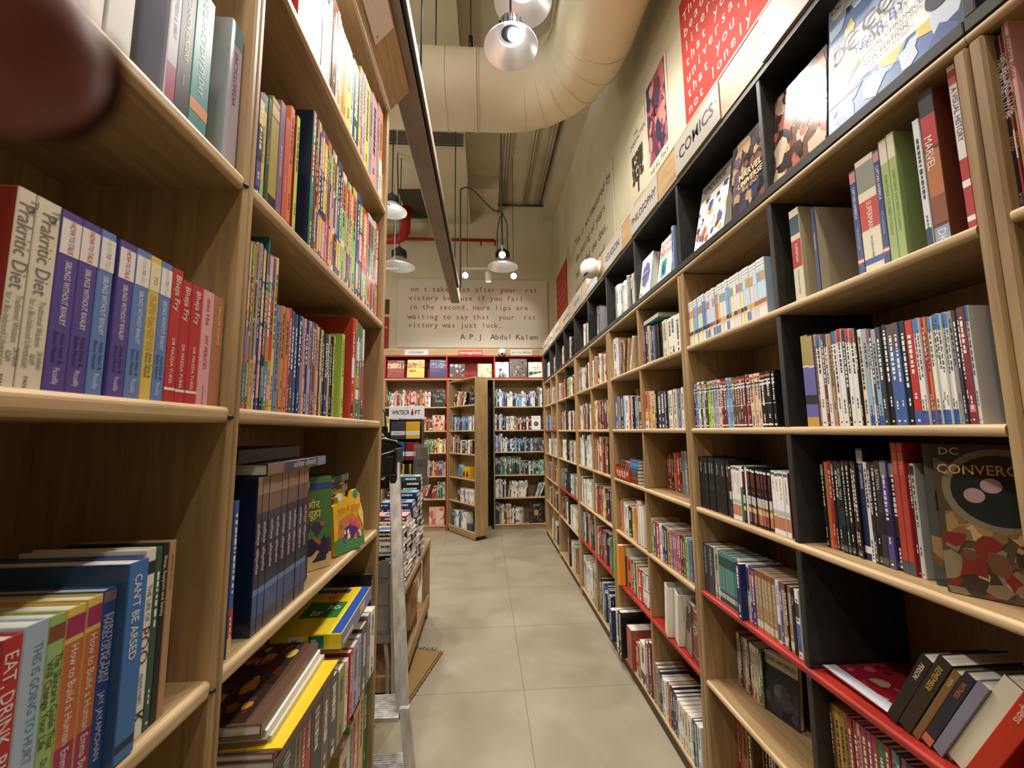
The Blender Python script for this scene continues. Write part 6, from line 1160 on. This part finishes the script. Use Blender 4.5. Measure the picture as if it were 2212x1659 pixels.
# a few cover-out things on the end wall shelves that show as singles
def bface(x, z, w, h, col, label, draw, lean=-.08, th=.02): return face_out(w, h, th, hx(col), (x, YB+.02, z+.001), 0, label, draw, lean)
def d_taste(m, w, h): cov_rect(m, -w/2, w/2, 0, h, '2A2A28'); cov_blobs(m, -w/2, w/2, h*.45, h, ['5A5A52', '3A3A36', '7A7468'], 20, .01, .03, 91, 2); cov_text(m, 'Taste', 0, h*.28, .05, 'B8B4AC', 'c', w*.8, k=4)
bface(-.735, 1.883, .20, .265, '2A2A28', 'black book lettered Taste, cover out beside the red frame', d_taste)
bface(-.735, 1.513, .19, .24, 'C86A5A', 'red-brown cookbook cover with a dark bowl, under the black cover-out book', d_g('C8907A', ['E0C8B8', '4A2A22', '8A3A2A', 'D8A890'], 92))
bface(-.75, .08, .23, .27, 'D8907A', 'pink-red large cover on the floor shelf of the end wall', d_g('D8A088', ['B83A44', 'C85A5A', 'E0B8A0'], 93, 10, .03, .07))
def d_lens(m, w, h): cov_rect(m, -w/2, w/2, 0, h, 'ECEAE6'); cov_disc(m, 0, h*.42, .038, '3A4048', 2); cov_disc(m, -.006, h*.44, .016, '8A98A8', 3); cov_text(m, 'Product Tools', 0, h*.82, .016, '55555A', 'c', w*.8, k=3)
bface(.80, 1.513, .145, .215, 'ECEAE6', 'white book with a round dark gadget, cover out beside the corner', d_lens)
bface(.83, 1.176, .17, .21, '5A5A52', 'dark photo-covered book lying cover out, third shelf by the corner', d_g('5A5A52', ['8A8A80', '3A3A36', 'B8B4A8'], 94))
def d_orn(m, w, h): cov_rect(m, -w/2, w/2, 0, h, '2A2422'); cov_blobs(m, -w*.48, w*.48, h*.02, h*.98, ['5A4A40', '3A302C', '7A6450', '8A4A44'], 50, .006, .02, 95, 2); cov_rect(m, -w*.15, w*.15, h*.36, h*.62, 'B08A3A', 4); cov_text(m, 'SAPIENS', 0, h*.82, .028, 'C8B8A0', 'c', w*.6, k=4)
bface(.78, .08, .22, .31, '2A2422', 'dark ornamented book with a golden panel on the floor shelf by the corner', d_orn)
def dface(x, z, w, h, col, label, draw, yaw=0): o = face_out(w, h, .02, hx(col), (0, 0, 0), 0, label, draw, -.1); o.matrix_world = door.matrix_basis @ Matrix.Translation((x, .03, z+.001)) @ Matrix.Rotation(-.1, 4, 'X'); return o
dface(.62, 1.883, .19, .26, '2A2A28', 'black book lettered Taste standing inside the hinged bookcase', d_taste)
m = MB(); m.bbox(0, .20, 0, .10, 0, .16, hx('D8A82A'), 0, .003)
for q in (.05, .14): m.prism([(q-.03+.03*(1-math.cos(a)), .02+.085*math.sin(a)) for a in [math.pi*k/10 for k in range(11)]], 1, -.001, -.0004, hx('3A2A1A'))
o = m.build('gift_box', COVER); o.matrix_world = door.matrix_basis @ Matrix.Translation((.36, .03, .822)); tag(o, 'yellow printed box in the hinged bookcase', 'box')
m = MB(); m.bbox(0, .12, 0, .10, 0, .13, hx('4A86A8'), 0, .004); m.lathe([(.05, .13), (.055, .15), (.055, .18), (.001, .18)], 16, hx('6AA0BC'), M=Matrix.Translation((.06, .05, 0))); o = m.build('gift_box', COVER); o.matrix_world = door.matrix_basis @ Matrix.Translation((.20, .05, .822)); tag(o, 'small blue container beside the yellow box in the hinged bookcase', 'box')
m = MB(); m.bbox(0, .13, 0, .10, 0, .085, hx('3A4A56'), 0, .003); o = m.build('gift_box', COVER); o.matrix_world = door.matrix_basis @ Matrix.Translation((.51, .02, .109)); tag(o, 'small grey-blue box on the lowest shelf of the hinged bookcase', 'box')

# ------------------------------------------------------------------ stepladder, trolley table, notebook stand
lad = empty('stepladder', (-.56, 2.0, 0)); tag(lad, 'aluminium stepladder with a black plastic head, beside the tall bookcase', 'stepladder'); lo = Vector((-.56, 2.0, 0))
def lfix(o): o.location = -lo; return o
def bar(m, a, b, wx, wy):
    """straight rail of rectangular section between two points"""
    a, b = Vector(a), Vector(b); vs = []
    for p in (a, b):
        for sx, sy in ((-1, -1), (1, -1), (1, 1), (-1, 1)): vs.append((p.x+sx*wx/2, p.y+sy*wy/2, p.z))
    m.add(vs, [(3, 2, 1, 0), (4, 5, 6, 7), (0, 1, 5, 4), (1, 2, 6, 5), (2, 3, 7, 6), (3, 0, 4, 7)])
for sx in (1, -1):
    m = MB(); f = lambda x: -.56+sx*(x+.56)
    bar(m, (f(-.292), 1.835, .02), (f(-.345), 1.91, .345), .040, .028); bar(m, (f(-.352), 1.915, .30), (f(-.480), 2.24, 1.34), .052, .026)
    o = lfix(m.build('front_stile', STEEL, lad, colors=False))
    m = MB(); bar(m, (f(-.285), 1.833, .0), (f(-.292), 1.835, .045), .048, .040); b_ = m.build('rubber_foot', BLKPL, o, colors=False)
    m = MB(); bar(m, (f(-.478), 2.37, .0), (f(-.500), 2.30, 1.30), .030, .022); lfix(m.build('rear_stile', STEEL, lad, colors=False))
for (y, z, hw) in ((1.845, .105, .228), (1.885, .322, .196)):
    m = MB(); m.bbox(-.56-hw, -.56+hw, y, y+.158, z-.022, z, (1, 1, 1), 0, .003)
    for k in range(12): m.box(-.56-hw+.004, -.56+hw-.004, y+.008+.0122*k, y+.012+.0122*k, z, z+.0016)
    if z < .4 or True: lfix(m.build('tread', STEEL, lad, colors=False))
m = MB(); m.bbox(-.665, -.460, 2.19, 2.36, 1.27, 1.285, (1, 1, 1), 0, .005)
for q in ((-.665, -.651, 2.19, 2.36, 1.285, 1.43), (-.474, -.460, 2.19, 2.36, 1.285, 1.415), (-.651, -.474, 2.19, 2.204, 1.285, 1.375), (-.651, -.474, 2.346, 2.36, 1.285, 1.44)): m.bbox(*q, (1, 1, 1), 0, .005)
m.bbox(-.496, -.458, 2.195, 2.30, 1.20, 1.29, (1, 1, 1), 0, .006)
m.tube([(-.655, 2.353, 1.43), (-.62, 2.353, 1.452), (-.56, 2.353, 1.455), (-.50, 2.353, 1.445), (-.467, 2.353, 1.41)], .011, 8)
m.tube([(-.655, 2.197, 1.385), (-.56, 2.197, 1.372), (-.467, 2.197, 1.40)], .009, 8)
lfix(m.build('head_tray', BLKPL, lad, colors=False))
m = MB(); m.tube([(-.34, 1.93, .36), (-.36, 1.95, .36)], .012, 10); lfix(m.build('hinge_bolt', STEEL, lad, colors=False))
# folded grey platform
pA, pB = on_y(797, 1215, 2.36), on_y(843, 1392, 2.36)
st = None; w_, h_ = .24, pA.z-pB.z
m = MB(); x1_ = pB.x-pA.x; m.bbox(x1_-w_, x1_, 0, .028, 0, h_, (1, 1, 1), 0, .010)
for z0, z1 in ((.06, .17), (.20, .31), (.34, .43)):
    m.prism([(x1_-.075, z0+.02), (x1_-.055, z0), (x1_-.016, z0), (x1_-.016, z1), (x1_-.055, z1), (x1_-.075, z1-.02)], 1, -.004, .0005)
st = m.build('folded_platform', GREYPL, lad, colors=False); st.location = Vector((pA.x, 2.36, pB.z))-lo; st['label'] = 'grey moulded plastic platform'
for z in (.035, .085):
    m = MB(); m.tube([(x1_-.01, .014, z), (x1_+.06, .02, z+.005)], .011, 12); m.build('pivot_tube', STEEL, st, colors=False)
for xx in (x1_-.03, x1_-w_+.03):
    m = MB(); m.tube([(xx, .02, 0.005), (xx+.01, .03, -.10), (xx+.012, .04, -pB.z+.004)], .010, 10); m.build('strut', STEEL, st, colors=False)
# trolley table
TX0, TX1, TY0, TY1, TZ = -1.16, -.458, 2.45, 3.60, .615
tb = empty('trolley_table', (TX1, TY0, 0)); tag(tb, 'wooden trolley table on castors loaded with stacked books', 'table'); to = Vector((TX1, TY0, 0))
def tfix(o): o.location = -to; return o
m = MB(); m.bbox(TX0, TX1, TY0, TY1, TZ-.035, TZ, (1, 1, 1), 0, .003); tfix(m.build('tabletop', WH, tb, colors=False))
for x in (TX0+.005, TX1-.06):
    for y in (TY0+.005, TY1-.06):
        m = MB(); m.bbox(x, x+.055, y, y+.055, .075, TZ-.0355, (1, 1, 1), 0, .002); tfix(m.build('leg', WV, tb, colors=False))
        m = MB(); m.lathe([(.001, -.013), (.034, -.013), (.036, -.008), (.036, .008), (.034, .013), (.001, .013)], 20, M=Matrix.Translation((x+.028, y+.028, .036)) @ Matrix.Rotation(math.pi/2, 4, 'Y')); m.box(x+.008, x+.048, y+.008, y+.048, .068, .0755); tfix(m.build('caster', DKMET, tb, colors=False))
m = MB(); m.bbox(TX0+.01, TX1-.001, TY0+.062, TY1-.062, .11, .135, (1, 1, 1), 0, .002); m.bbox(TX1-.022, TX1, TY0+.061, TY1-.061, .1355, .19, (1, 1, 1), 0, .002); m.bbox(TX0+.062, TX1-.062, TY0+.006, TY0+.03, .09, .17, (1, 1, 1), 0, .002); tfix(m.build('lower_deck', WH, tb, colors=False))
# cartons under the table
def carton(loc, w, d, h, rz, label, tape=True, open_=True, lab=False):
    m = MB(); t = .004
    m.box(-w/2, w/2, -d/2, -d/2+t, 0, h); m.box(-w/2, w/2, d/2-t, d/2, 0, h); m.box(-w/2, -w/2+t, -d/2+t, d/2-t, 0, h); m.box(w/2-t, w/2, -d/2+t, d/2-t, 0, h); m.box(-w/2+t, w/2-t, -d/2+t, d/2-t, 0, t)
    if not open_: m.box(-w/2, w/2, -d/2, d/2, h, h+t)
    o = m.build('cardboard_box', CARD, None, loc, rz, False); tag(o, label, 'cardboard box')
    if open_:
        for (sx, ang) in ((1, .9), (-1, .7)):
            f_ = MB(); f_.box(0, .09, -d/2+.004, d/2-.004, 0, t); q = f_.build('flap', CARD, o, (sx*w/2, 0, h), 0, False); q.rotation_euler = (0, -ang if sx > 0 else math.pi+ang, 0)
    if tape:
        p = MB(); p.box(w/2, w/2+.0006, -.03, .03, .02, h-.02); p.build('tape', mat('parcel_tape', hx('B08A58'), .2), o, colors=False)
    if lab:
        p = MB(); p.box(w/2+.0007, w/2+.0014, -.10, -.03, h*.25, h*.8); p.build('paper_label', WHITEP, o, colors=False)
    return o
carton((-.585, 3.02, .4235), .24, .40, .105, .06, 'brown taped carton with a white label lying under the tabletop', True, False, True)
carton((-.625, 2.98, .1355), .23, .42, .10, -.05, 'brown carton on the lower deck of the trolley table, lowest', False, False)
carton((-.60, 3.0, .2405), .22, .36, .178, .04, 'brown carton standing between the lowest and the taped carton', False, False)
# flattened cardboard on the floor
m = MB(); P1, P2 = Vector((-.440, 2.46, 0)), Vector((-.295, 3.02, 0)); e1 = (P2-P1); n1 = Vector((-e1.y, e1.x, 0)).normalized()
for (z0, z1, o0, o1) in ((.0005, .006, 0, .40), (.010, .0155, .012, .42)):
    q = [P1+n1*o0, P2+n1*o0, P2+n1*o1, P1+n1*o1]; m.add([(v.x, v.y, z0) for v in q]+[(v.x, v.y, z1) for v in q], [(3, 2, 1, 0), (4, 5, 6, 7), (0, 1, 5, 4), (1, 2, 6, 5), (2, 3, 7, 6), (3, 0, 4, 7)], hx('9A7A50'))
k_ = 16
for k in range(k_):
    a = P1+e1*(k+.1)/k_; b = P1+e1*(k+.8)/k_; m.tube([(a.x+.002*math.sin(k*2.1), a.y, .008), (b.x, b.y, .009+.002*math.sin(k*1.3))], .0042, 6, hx('8A6A42'))
ang = math.atan2(e1.y, e1.x)
for s, u, v, sz in (('CHENNAI', .97, .05, .06), ('T.V.@', .96, .13, .05)):
    b = P1+e1*u+n1*v; m.text(s, Matrix.Translation((b.x, b.y, .016)) @ Matrix.Rotation(ang+math.pi/2, 4, 'Z') @ Matrix.Rotation(math.pi, 4, 'Z') @ Matrix.Translation((-.26, 0, 0)), sz, hx('3A2E22'))
tag(m.build('cardboard_sheet', attr('cardboard_print', .8, .2)), 'flattened brown cardboard with marker lettering on the floor under the table', 'cardboard')
# book stacks on the table
STK = (('nearest', 2.50, 10, ['bk', 'wh', 'wh', 'wh', 'bk', 'bk', 'wh', 'wh'], .33), ('second', 2.66, 12, ['ma', 'wh', 'wh', 'bk', 'wh', 'bk', 'wh', 'wh'], .38), ('third', 2.84, 13, ['nb', 'nb', 'nb', 'wh', 'wh', 'wh'], .43), ('fourth', 3.00, 14, ['nb', 'nb', 'cl', 'wh', 'wh'], .47), ('farthest', 3.17, 16, ['dt', 'bk', 'bk', 'bk', 'wh', 'wh'], .56))
for (nm, y, n, cols, H) in STK:
    t = H/n; rr = random.Random(int(y*100))
    for k in range(n):
        j = n-1-k; c = cols[j % len(cols)] if j >= 4 else cols[j]
        m = MB(); w, d = .205, .135; top = k == n-1
        book_mesh(m, t-.0012, w, d, pc(c), (), (), True, None, rnd=rr)
        if top: m.box(-(t-.0012)/2-.0006, -(t-.0012)/2-.0002, .004, d-.004, .004, w-.004, pc({'bk': 'cr', 'ma': 'pk', 'nb': 'sk', 'dt': 'pb'}.get(c, 'wh'))); m.box(-(t-.0012)/2-.0010, -(t-.0012)/2-.0006, .03, d-.03, .06, w-.05, pc(rr.choice(['mb', 're', 'cl', 'te'])))
        o = m.build('book', COVER)
        # spines to the aisle's near end, page edges to the aisle
        o.matrix_world = Matrix.Translation((-.575+rr.uniform(-.006, .006), y+rr.uniform(-.005, .005)-.07, TZ+.0006+t*(k+.5))) @ Matrix.Rotation(rr.uniform(-.06, .06), 4, 'Z') @ Matrix.Rotation(math.pi/2, 4, 'Y') @ Matrix.Translation((0, 0, -w/2+.0))
        pages(t-.0012, w, d, o); tag(o, uniq(f'{PAL[c][1]} book, {ordi(j)} from the top of the {nm} stack on the trolley table'), 'book', 'books stacked on the trolley table')
    for (xo) in ((-.80, -1.02) if y < 2.9 else (-1.02,)):                                     # the stacks behind, nearly hidden
        z = TZ+.001; hh = H*rs.uniform(.75, 1.0)
        while z < TZ+hh:
            tt_ = rs.uniform(.022, .034); c = pc(rs.choice(cols)); ST.box(xo-.10, xo+.10, y-.07, y+.065, z, z+tt_-.001, hx('E2DCCE')); ST.box(xo-.101, xo+.101, y-.0715, y-.0705, z, z+tt_-.001, c); ST.box(xo-.101, xo+.101, y-.0705, y+.066, z+tt_-.0022, z+tt_-.0008, c); z += tt_
tag(ST.build('books', COVER), 'small closely packed spines filling the far bookcases and the end wall', 'books', kind='stuff')
# notebook stand with its sign
NY = 3.46
def nx(px, py): return on_y(px, py, NY)
a, b = nx(841, 878), nx(917, 905); s0 = nx(846, 908)
ns = empty('notebook_rack', (a.x, NY, TZ)); tag(ns, 'black display rack of notebooks with a white brand sign on the trolley table', 'display rack'); no = Vector((a.x, NY, TZ))
def nfix(o): o.location = -no; return o
m = MB(); m.bbox(a.x, b.x, NY-.012, NY-.006, b.z, a.z, hx('DCDEE8'), 0, .002)
wS = b.x-a.x; tw = 'WRITECR'; m.text(tw, wall_M((a.x+wS*.08, NY-.0125, b.z+.038), '-y'), .050, hx('1E1E20'), 0, bold=.02, maxw=wS*.50); m.text('FT', wall_M((a.x+wS*.735, NY-.0125, b.z+.038), '-y'), .050, hx('1E1E20'), 0, bold=.02, maxw=wS*.15)
cx_ = a.x+wS*.66; m.add([(cx_-.012, NY-.0126, b.z+.05), (cx_-.006, NY-.0126, b.z+.03), (cx_+.006, NY-.0126, b.z+.03), (cx_+.012, NY-.0126, b.z+.05), (cx_, NY-.0126, b.z+.088)], [(0, 1, 2, 3, 4)], hx('B8202A'))
nfix(m.build('brand_sign', PLATE, ns))
zt = [nx(880, v).z for v in (948, 993, 1042)]; xl, xr = nx(846, 950).x, nx(910, 950).x
m = MB()
for z in zt: m.box(xl-.006, xr+.006, NY-.05, NY+.10, z-.006, z)
m.box(xl-.008, xl-.004, NY-.05, NY+.10, TZ+.002, zt[0]+.16); m.box(xr+.004, xr+.008, NY-.05, NY+.10, TZ+.002, zt[0]+.16); m.box(xl-.008, xr+.008, NY+.10, NY+.104, TZ+.002, zt[0]+.16)
nfix(m.build('rack_frame', BLKPL, ns, colors=False))
def notebook(x, z, w, h, d, col, label, band='D8D6D0', gl=False, lean=0, yo=-.045, rz=0.0, grp=None):
    m = MB(); m.bbox(-w/2, w/2, 0, d, 0, h, hx(col), 0, .0015)
    if band: m.box(-w/2-.0004, w/2+.0004, -.0006, d*.5, h*.22, h*.46, hx(band)); m.box(-w*.3, w*.3, -.0009, -.0006, h*.32, h*.35, hx('6A6A6A'))
    o = m.build('notebook', GLOSS if gl else COVER, None, (x, NY+yo, z+.0008), rz); tag(o, label, 'notebook', grp)
xm = (xl+xr)/2+.002; wl = xm-xl-.012
hs_ = (.138, .146, .150)
notebook((xl+xm)/2-.002, zt[0], wl, hs_[0], .02, '3A3C42', 'clear-wrapped dark notebook with a pale band, upper tier of the rack', 'C8CAD0', True)
notebook((xl+xm)/2-.002, zt[1], wl, hs_[1], .02, '2E5A96', 'blue notebook with a white band, middle tier of the rack')
notebook((xl+xm)/2-.002, zt[2], wl, hs_[2], .02, 'D8B03A', 'yellow notebook with a white band, lower tier of the rack')
for tier, cols in enumerate((['D8A82A']*9, ['8A1E2E']*8, ['1E1E22', '1E1E22', 'D8A82A', '1E1E22', '1E1E22', '1E1E22', 'D8A82A'])):
    n = len(cols); wn = (xr-xm-.006)/n
    for k, c in enumerate(cols):
        nm = {'D8A82A': 'yellow', '8A1E2E': 'maroon', '1E1E22': 'black'}[c]
        notebook(xm+wn*(k+.5), zt[tier], wn-.0008, hs_[tier]-.004*(k % 2), .12, c, f'slim {nm} notebook, {ordi(k)} in the {["upper", "middle", "lower"][tier]} tier of spines on the rack', grp='notebooks on the rack')
# acrylic brochure holder
bh = empty('brochure_holder', (-.505, 3.335, TZ)); tag(bh, 'clear acrylic brochure holder on a thin pole at the far end of the table', 'brochure holder')
m = MB(); m.lathe([(.001, 0), (.042, 0), (.042, .006), (.02, .012), (.001, .012)], 24); m.build('base', STEEL, bh, colors=False)
m = MB(); m.tube([(0, 0, .01), (0, 0, .47)], .006, 10); m.build('pole', STEEL, bh, colors=False)
m = MB(); m.tube([(0, 0, .20), (0, 0, .24)], .010, 10); m.build('collar', GREYPL, bh, colors=False)
Mh = Matrix.Translation((0, 0, .46)) @ Matrix.Rotation(1.28, 4, 'Z')
m = MB()
for q in ((-.11, .11, -.016, -.013, 0, .33), (-.11, .11, .013, .016, 0, .33), (-.11, -.107, -.013, .013, 0, .33), (.107, .11, -.013, .013, 0, .33), (-.107, .107, -.013, .013, 0, .003)): m.box(*q, M=Mh)
m.build('pocket', CLEAR, bh, colors=False)
m = MB(); m.box(-.10, .10, -.003, .003, .004, .30, hx('A89A84'), 0, Mh); m.box(-.09, .09, -.0036, -.003, .16, .28, hx('C8A05A'), 0, Mh); m.box(-.09, .09, -.0036, -.003, .03, .06, hx('D8B03A'), 0, Mh); m.build('leaflet', COVER, bh)
# black patterned cloth bag
pb0 = on_y(831, 1045, 3.05); m = MB(); r = random.Random(5); n = 14; wv = .085; hv = .44
vs = []; fs = []
for side in (0, 1):
    for i in range(n+1):
        for j in range(n+1):
            u, v = i/n-.5, j/n; th = .035*math.cos(u*math.pi)*math.sin(v*math.pi*.9+.2)+.008*math.sin(9*u+5*v)*(1-v); vs.append((u*2*wv*(1-.25*v), (-1 if side == 0 else 1)*abs(th), v*hv))
for side in (0, 1):
    o_ = side*(n+1)**2
    for i in range(n):
        for j in range(n):
            q = (o_+i*(n+1)+j, o_+(i+1)*(n+1)+j, o_+(i+1)*(n+1)+j+1, o_+i*(n+1)+j+1); fs.append(q if side == 0 else q[::-1])
m.add(vs, fs, hx('18181A'), 0, True)
for i in range(16):
    a, b = r.uniform(-wv*.7, wv*.7), r.uniform(.04, hv*.9)
    for k in range(5): an = 6.283*k/5; m.add([(a+.010*math.cos(an)+.007*math.cos(6.283*q/6), -.045, b+.010*math.sin(an)+.007*math.sin(6.283*q/6)) for q in range(6)], [tuple(range(6))], hx('B8AE98'))
o = m.build('cloth_bag', attr('printed_cloth', .9, .1)); o.location = (pb0.x-.05, 3.045, 1.10); tag(o, 'black cloth bag with pale flower print hanging behind the stepladder', 'bag')
m = MB(); m.tube([(-.05, 0, hv-.02), (-.04, 0, hv+.10), (0, 0, hv+.15), (.04, 0, hv+.10), (.05, 0, hv-.02)], .006, 8); m.build('handle', BLKPL, o, colors=False)
m = MB(); px_, py_ = pb0.x-.05, 3.12; m.tube([(px_, py_, .617), (px_, py_, 1.64)], .007, 8); m.tube([(px_, py_, 1.63), (px_, py_-.075, 1.68)], .005, 8); m.lathe([(.001, .616), (.05, .616), (.05, .622), (.001, .622)], 20, M=Matrix.Translation((px_, py_, 0))); tag(m.build('bag_stand', DKMET, colors=False), 'thin dark stand carrying the flower-print bag on the table', 'stand')

# ------------------------------------------------------------------ the finger of the person holding the camera
SKIN = mat('skin', rough=0.5); noisy(SKIN, hx('7A4438'), hx('945C4C'), (1, 1, 1), 160, 5, .3, .7)
NAIL = mat('nail', hx('9A6A60'), .3)
def cw(p): return Vector((0, 0, CAMH)) + CAMROT @ Vector(p)
tip = Vector((-.0406, .0275, -.0310)); dirv = Vector((-.80, .52, .18)).normalized()
prof = ((-.0072, .0012), (-.0068, .0030), (-.0055, .0050), (-.003, .0068), (.001, .0078), (.006, .0082), (.014, .0080), (.020, .0084), (.026, .0082), (.036, .0086), (.044, .0092), (.050, .0090), (.062, .0096), (.075, .0105))
m = MB(); m.tube([cw(tip+dirv*t+Vector((0, -.010*max(0, t-.02)**1.2, .25*max(0, t-.022)))) for t, _ in prof], [r for _, r in prof], 28)
fg = m.build('finger', SKIN, colors=False); tag(fg, 'blurred fingertip of the person taking the photograph, over the upper corner of the view', 'finger')
nn = dirv.cross(Vector((0, 0, 1))).normalized(); m = MB()
vs = []
for i in range(7):
    for j in range(7):
        u = (j/6-.5)*1.5; t = -.005+.010*i/6; rr_ = .0083-.0022*max(0, -t/.005)**2
        up = Vector((0, 0, -1)); vs.append(tuple(cw(tip+dirv*t+up*rr_*math.cos(u)+nn*rr_*math.sin(u))))
m.add(vs, [(i*7+j, i*7+j+1, (i+1)*7+j+1, (i+1)*7+j) for i in range(6) for j in range(6)], smooth=True); m.build('fingernail', NAIL, fg, colors=False)
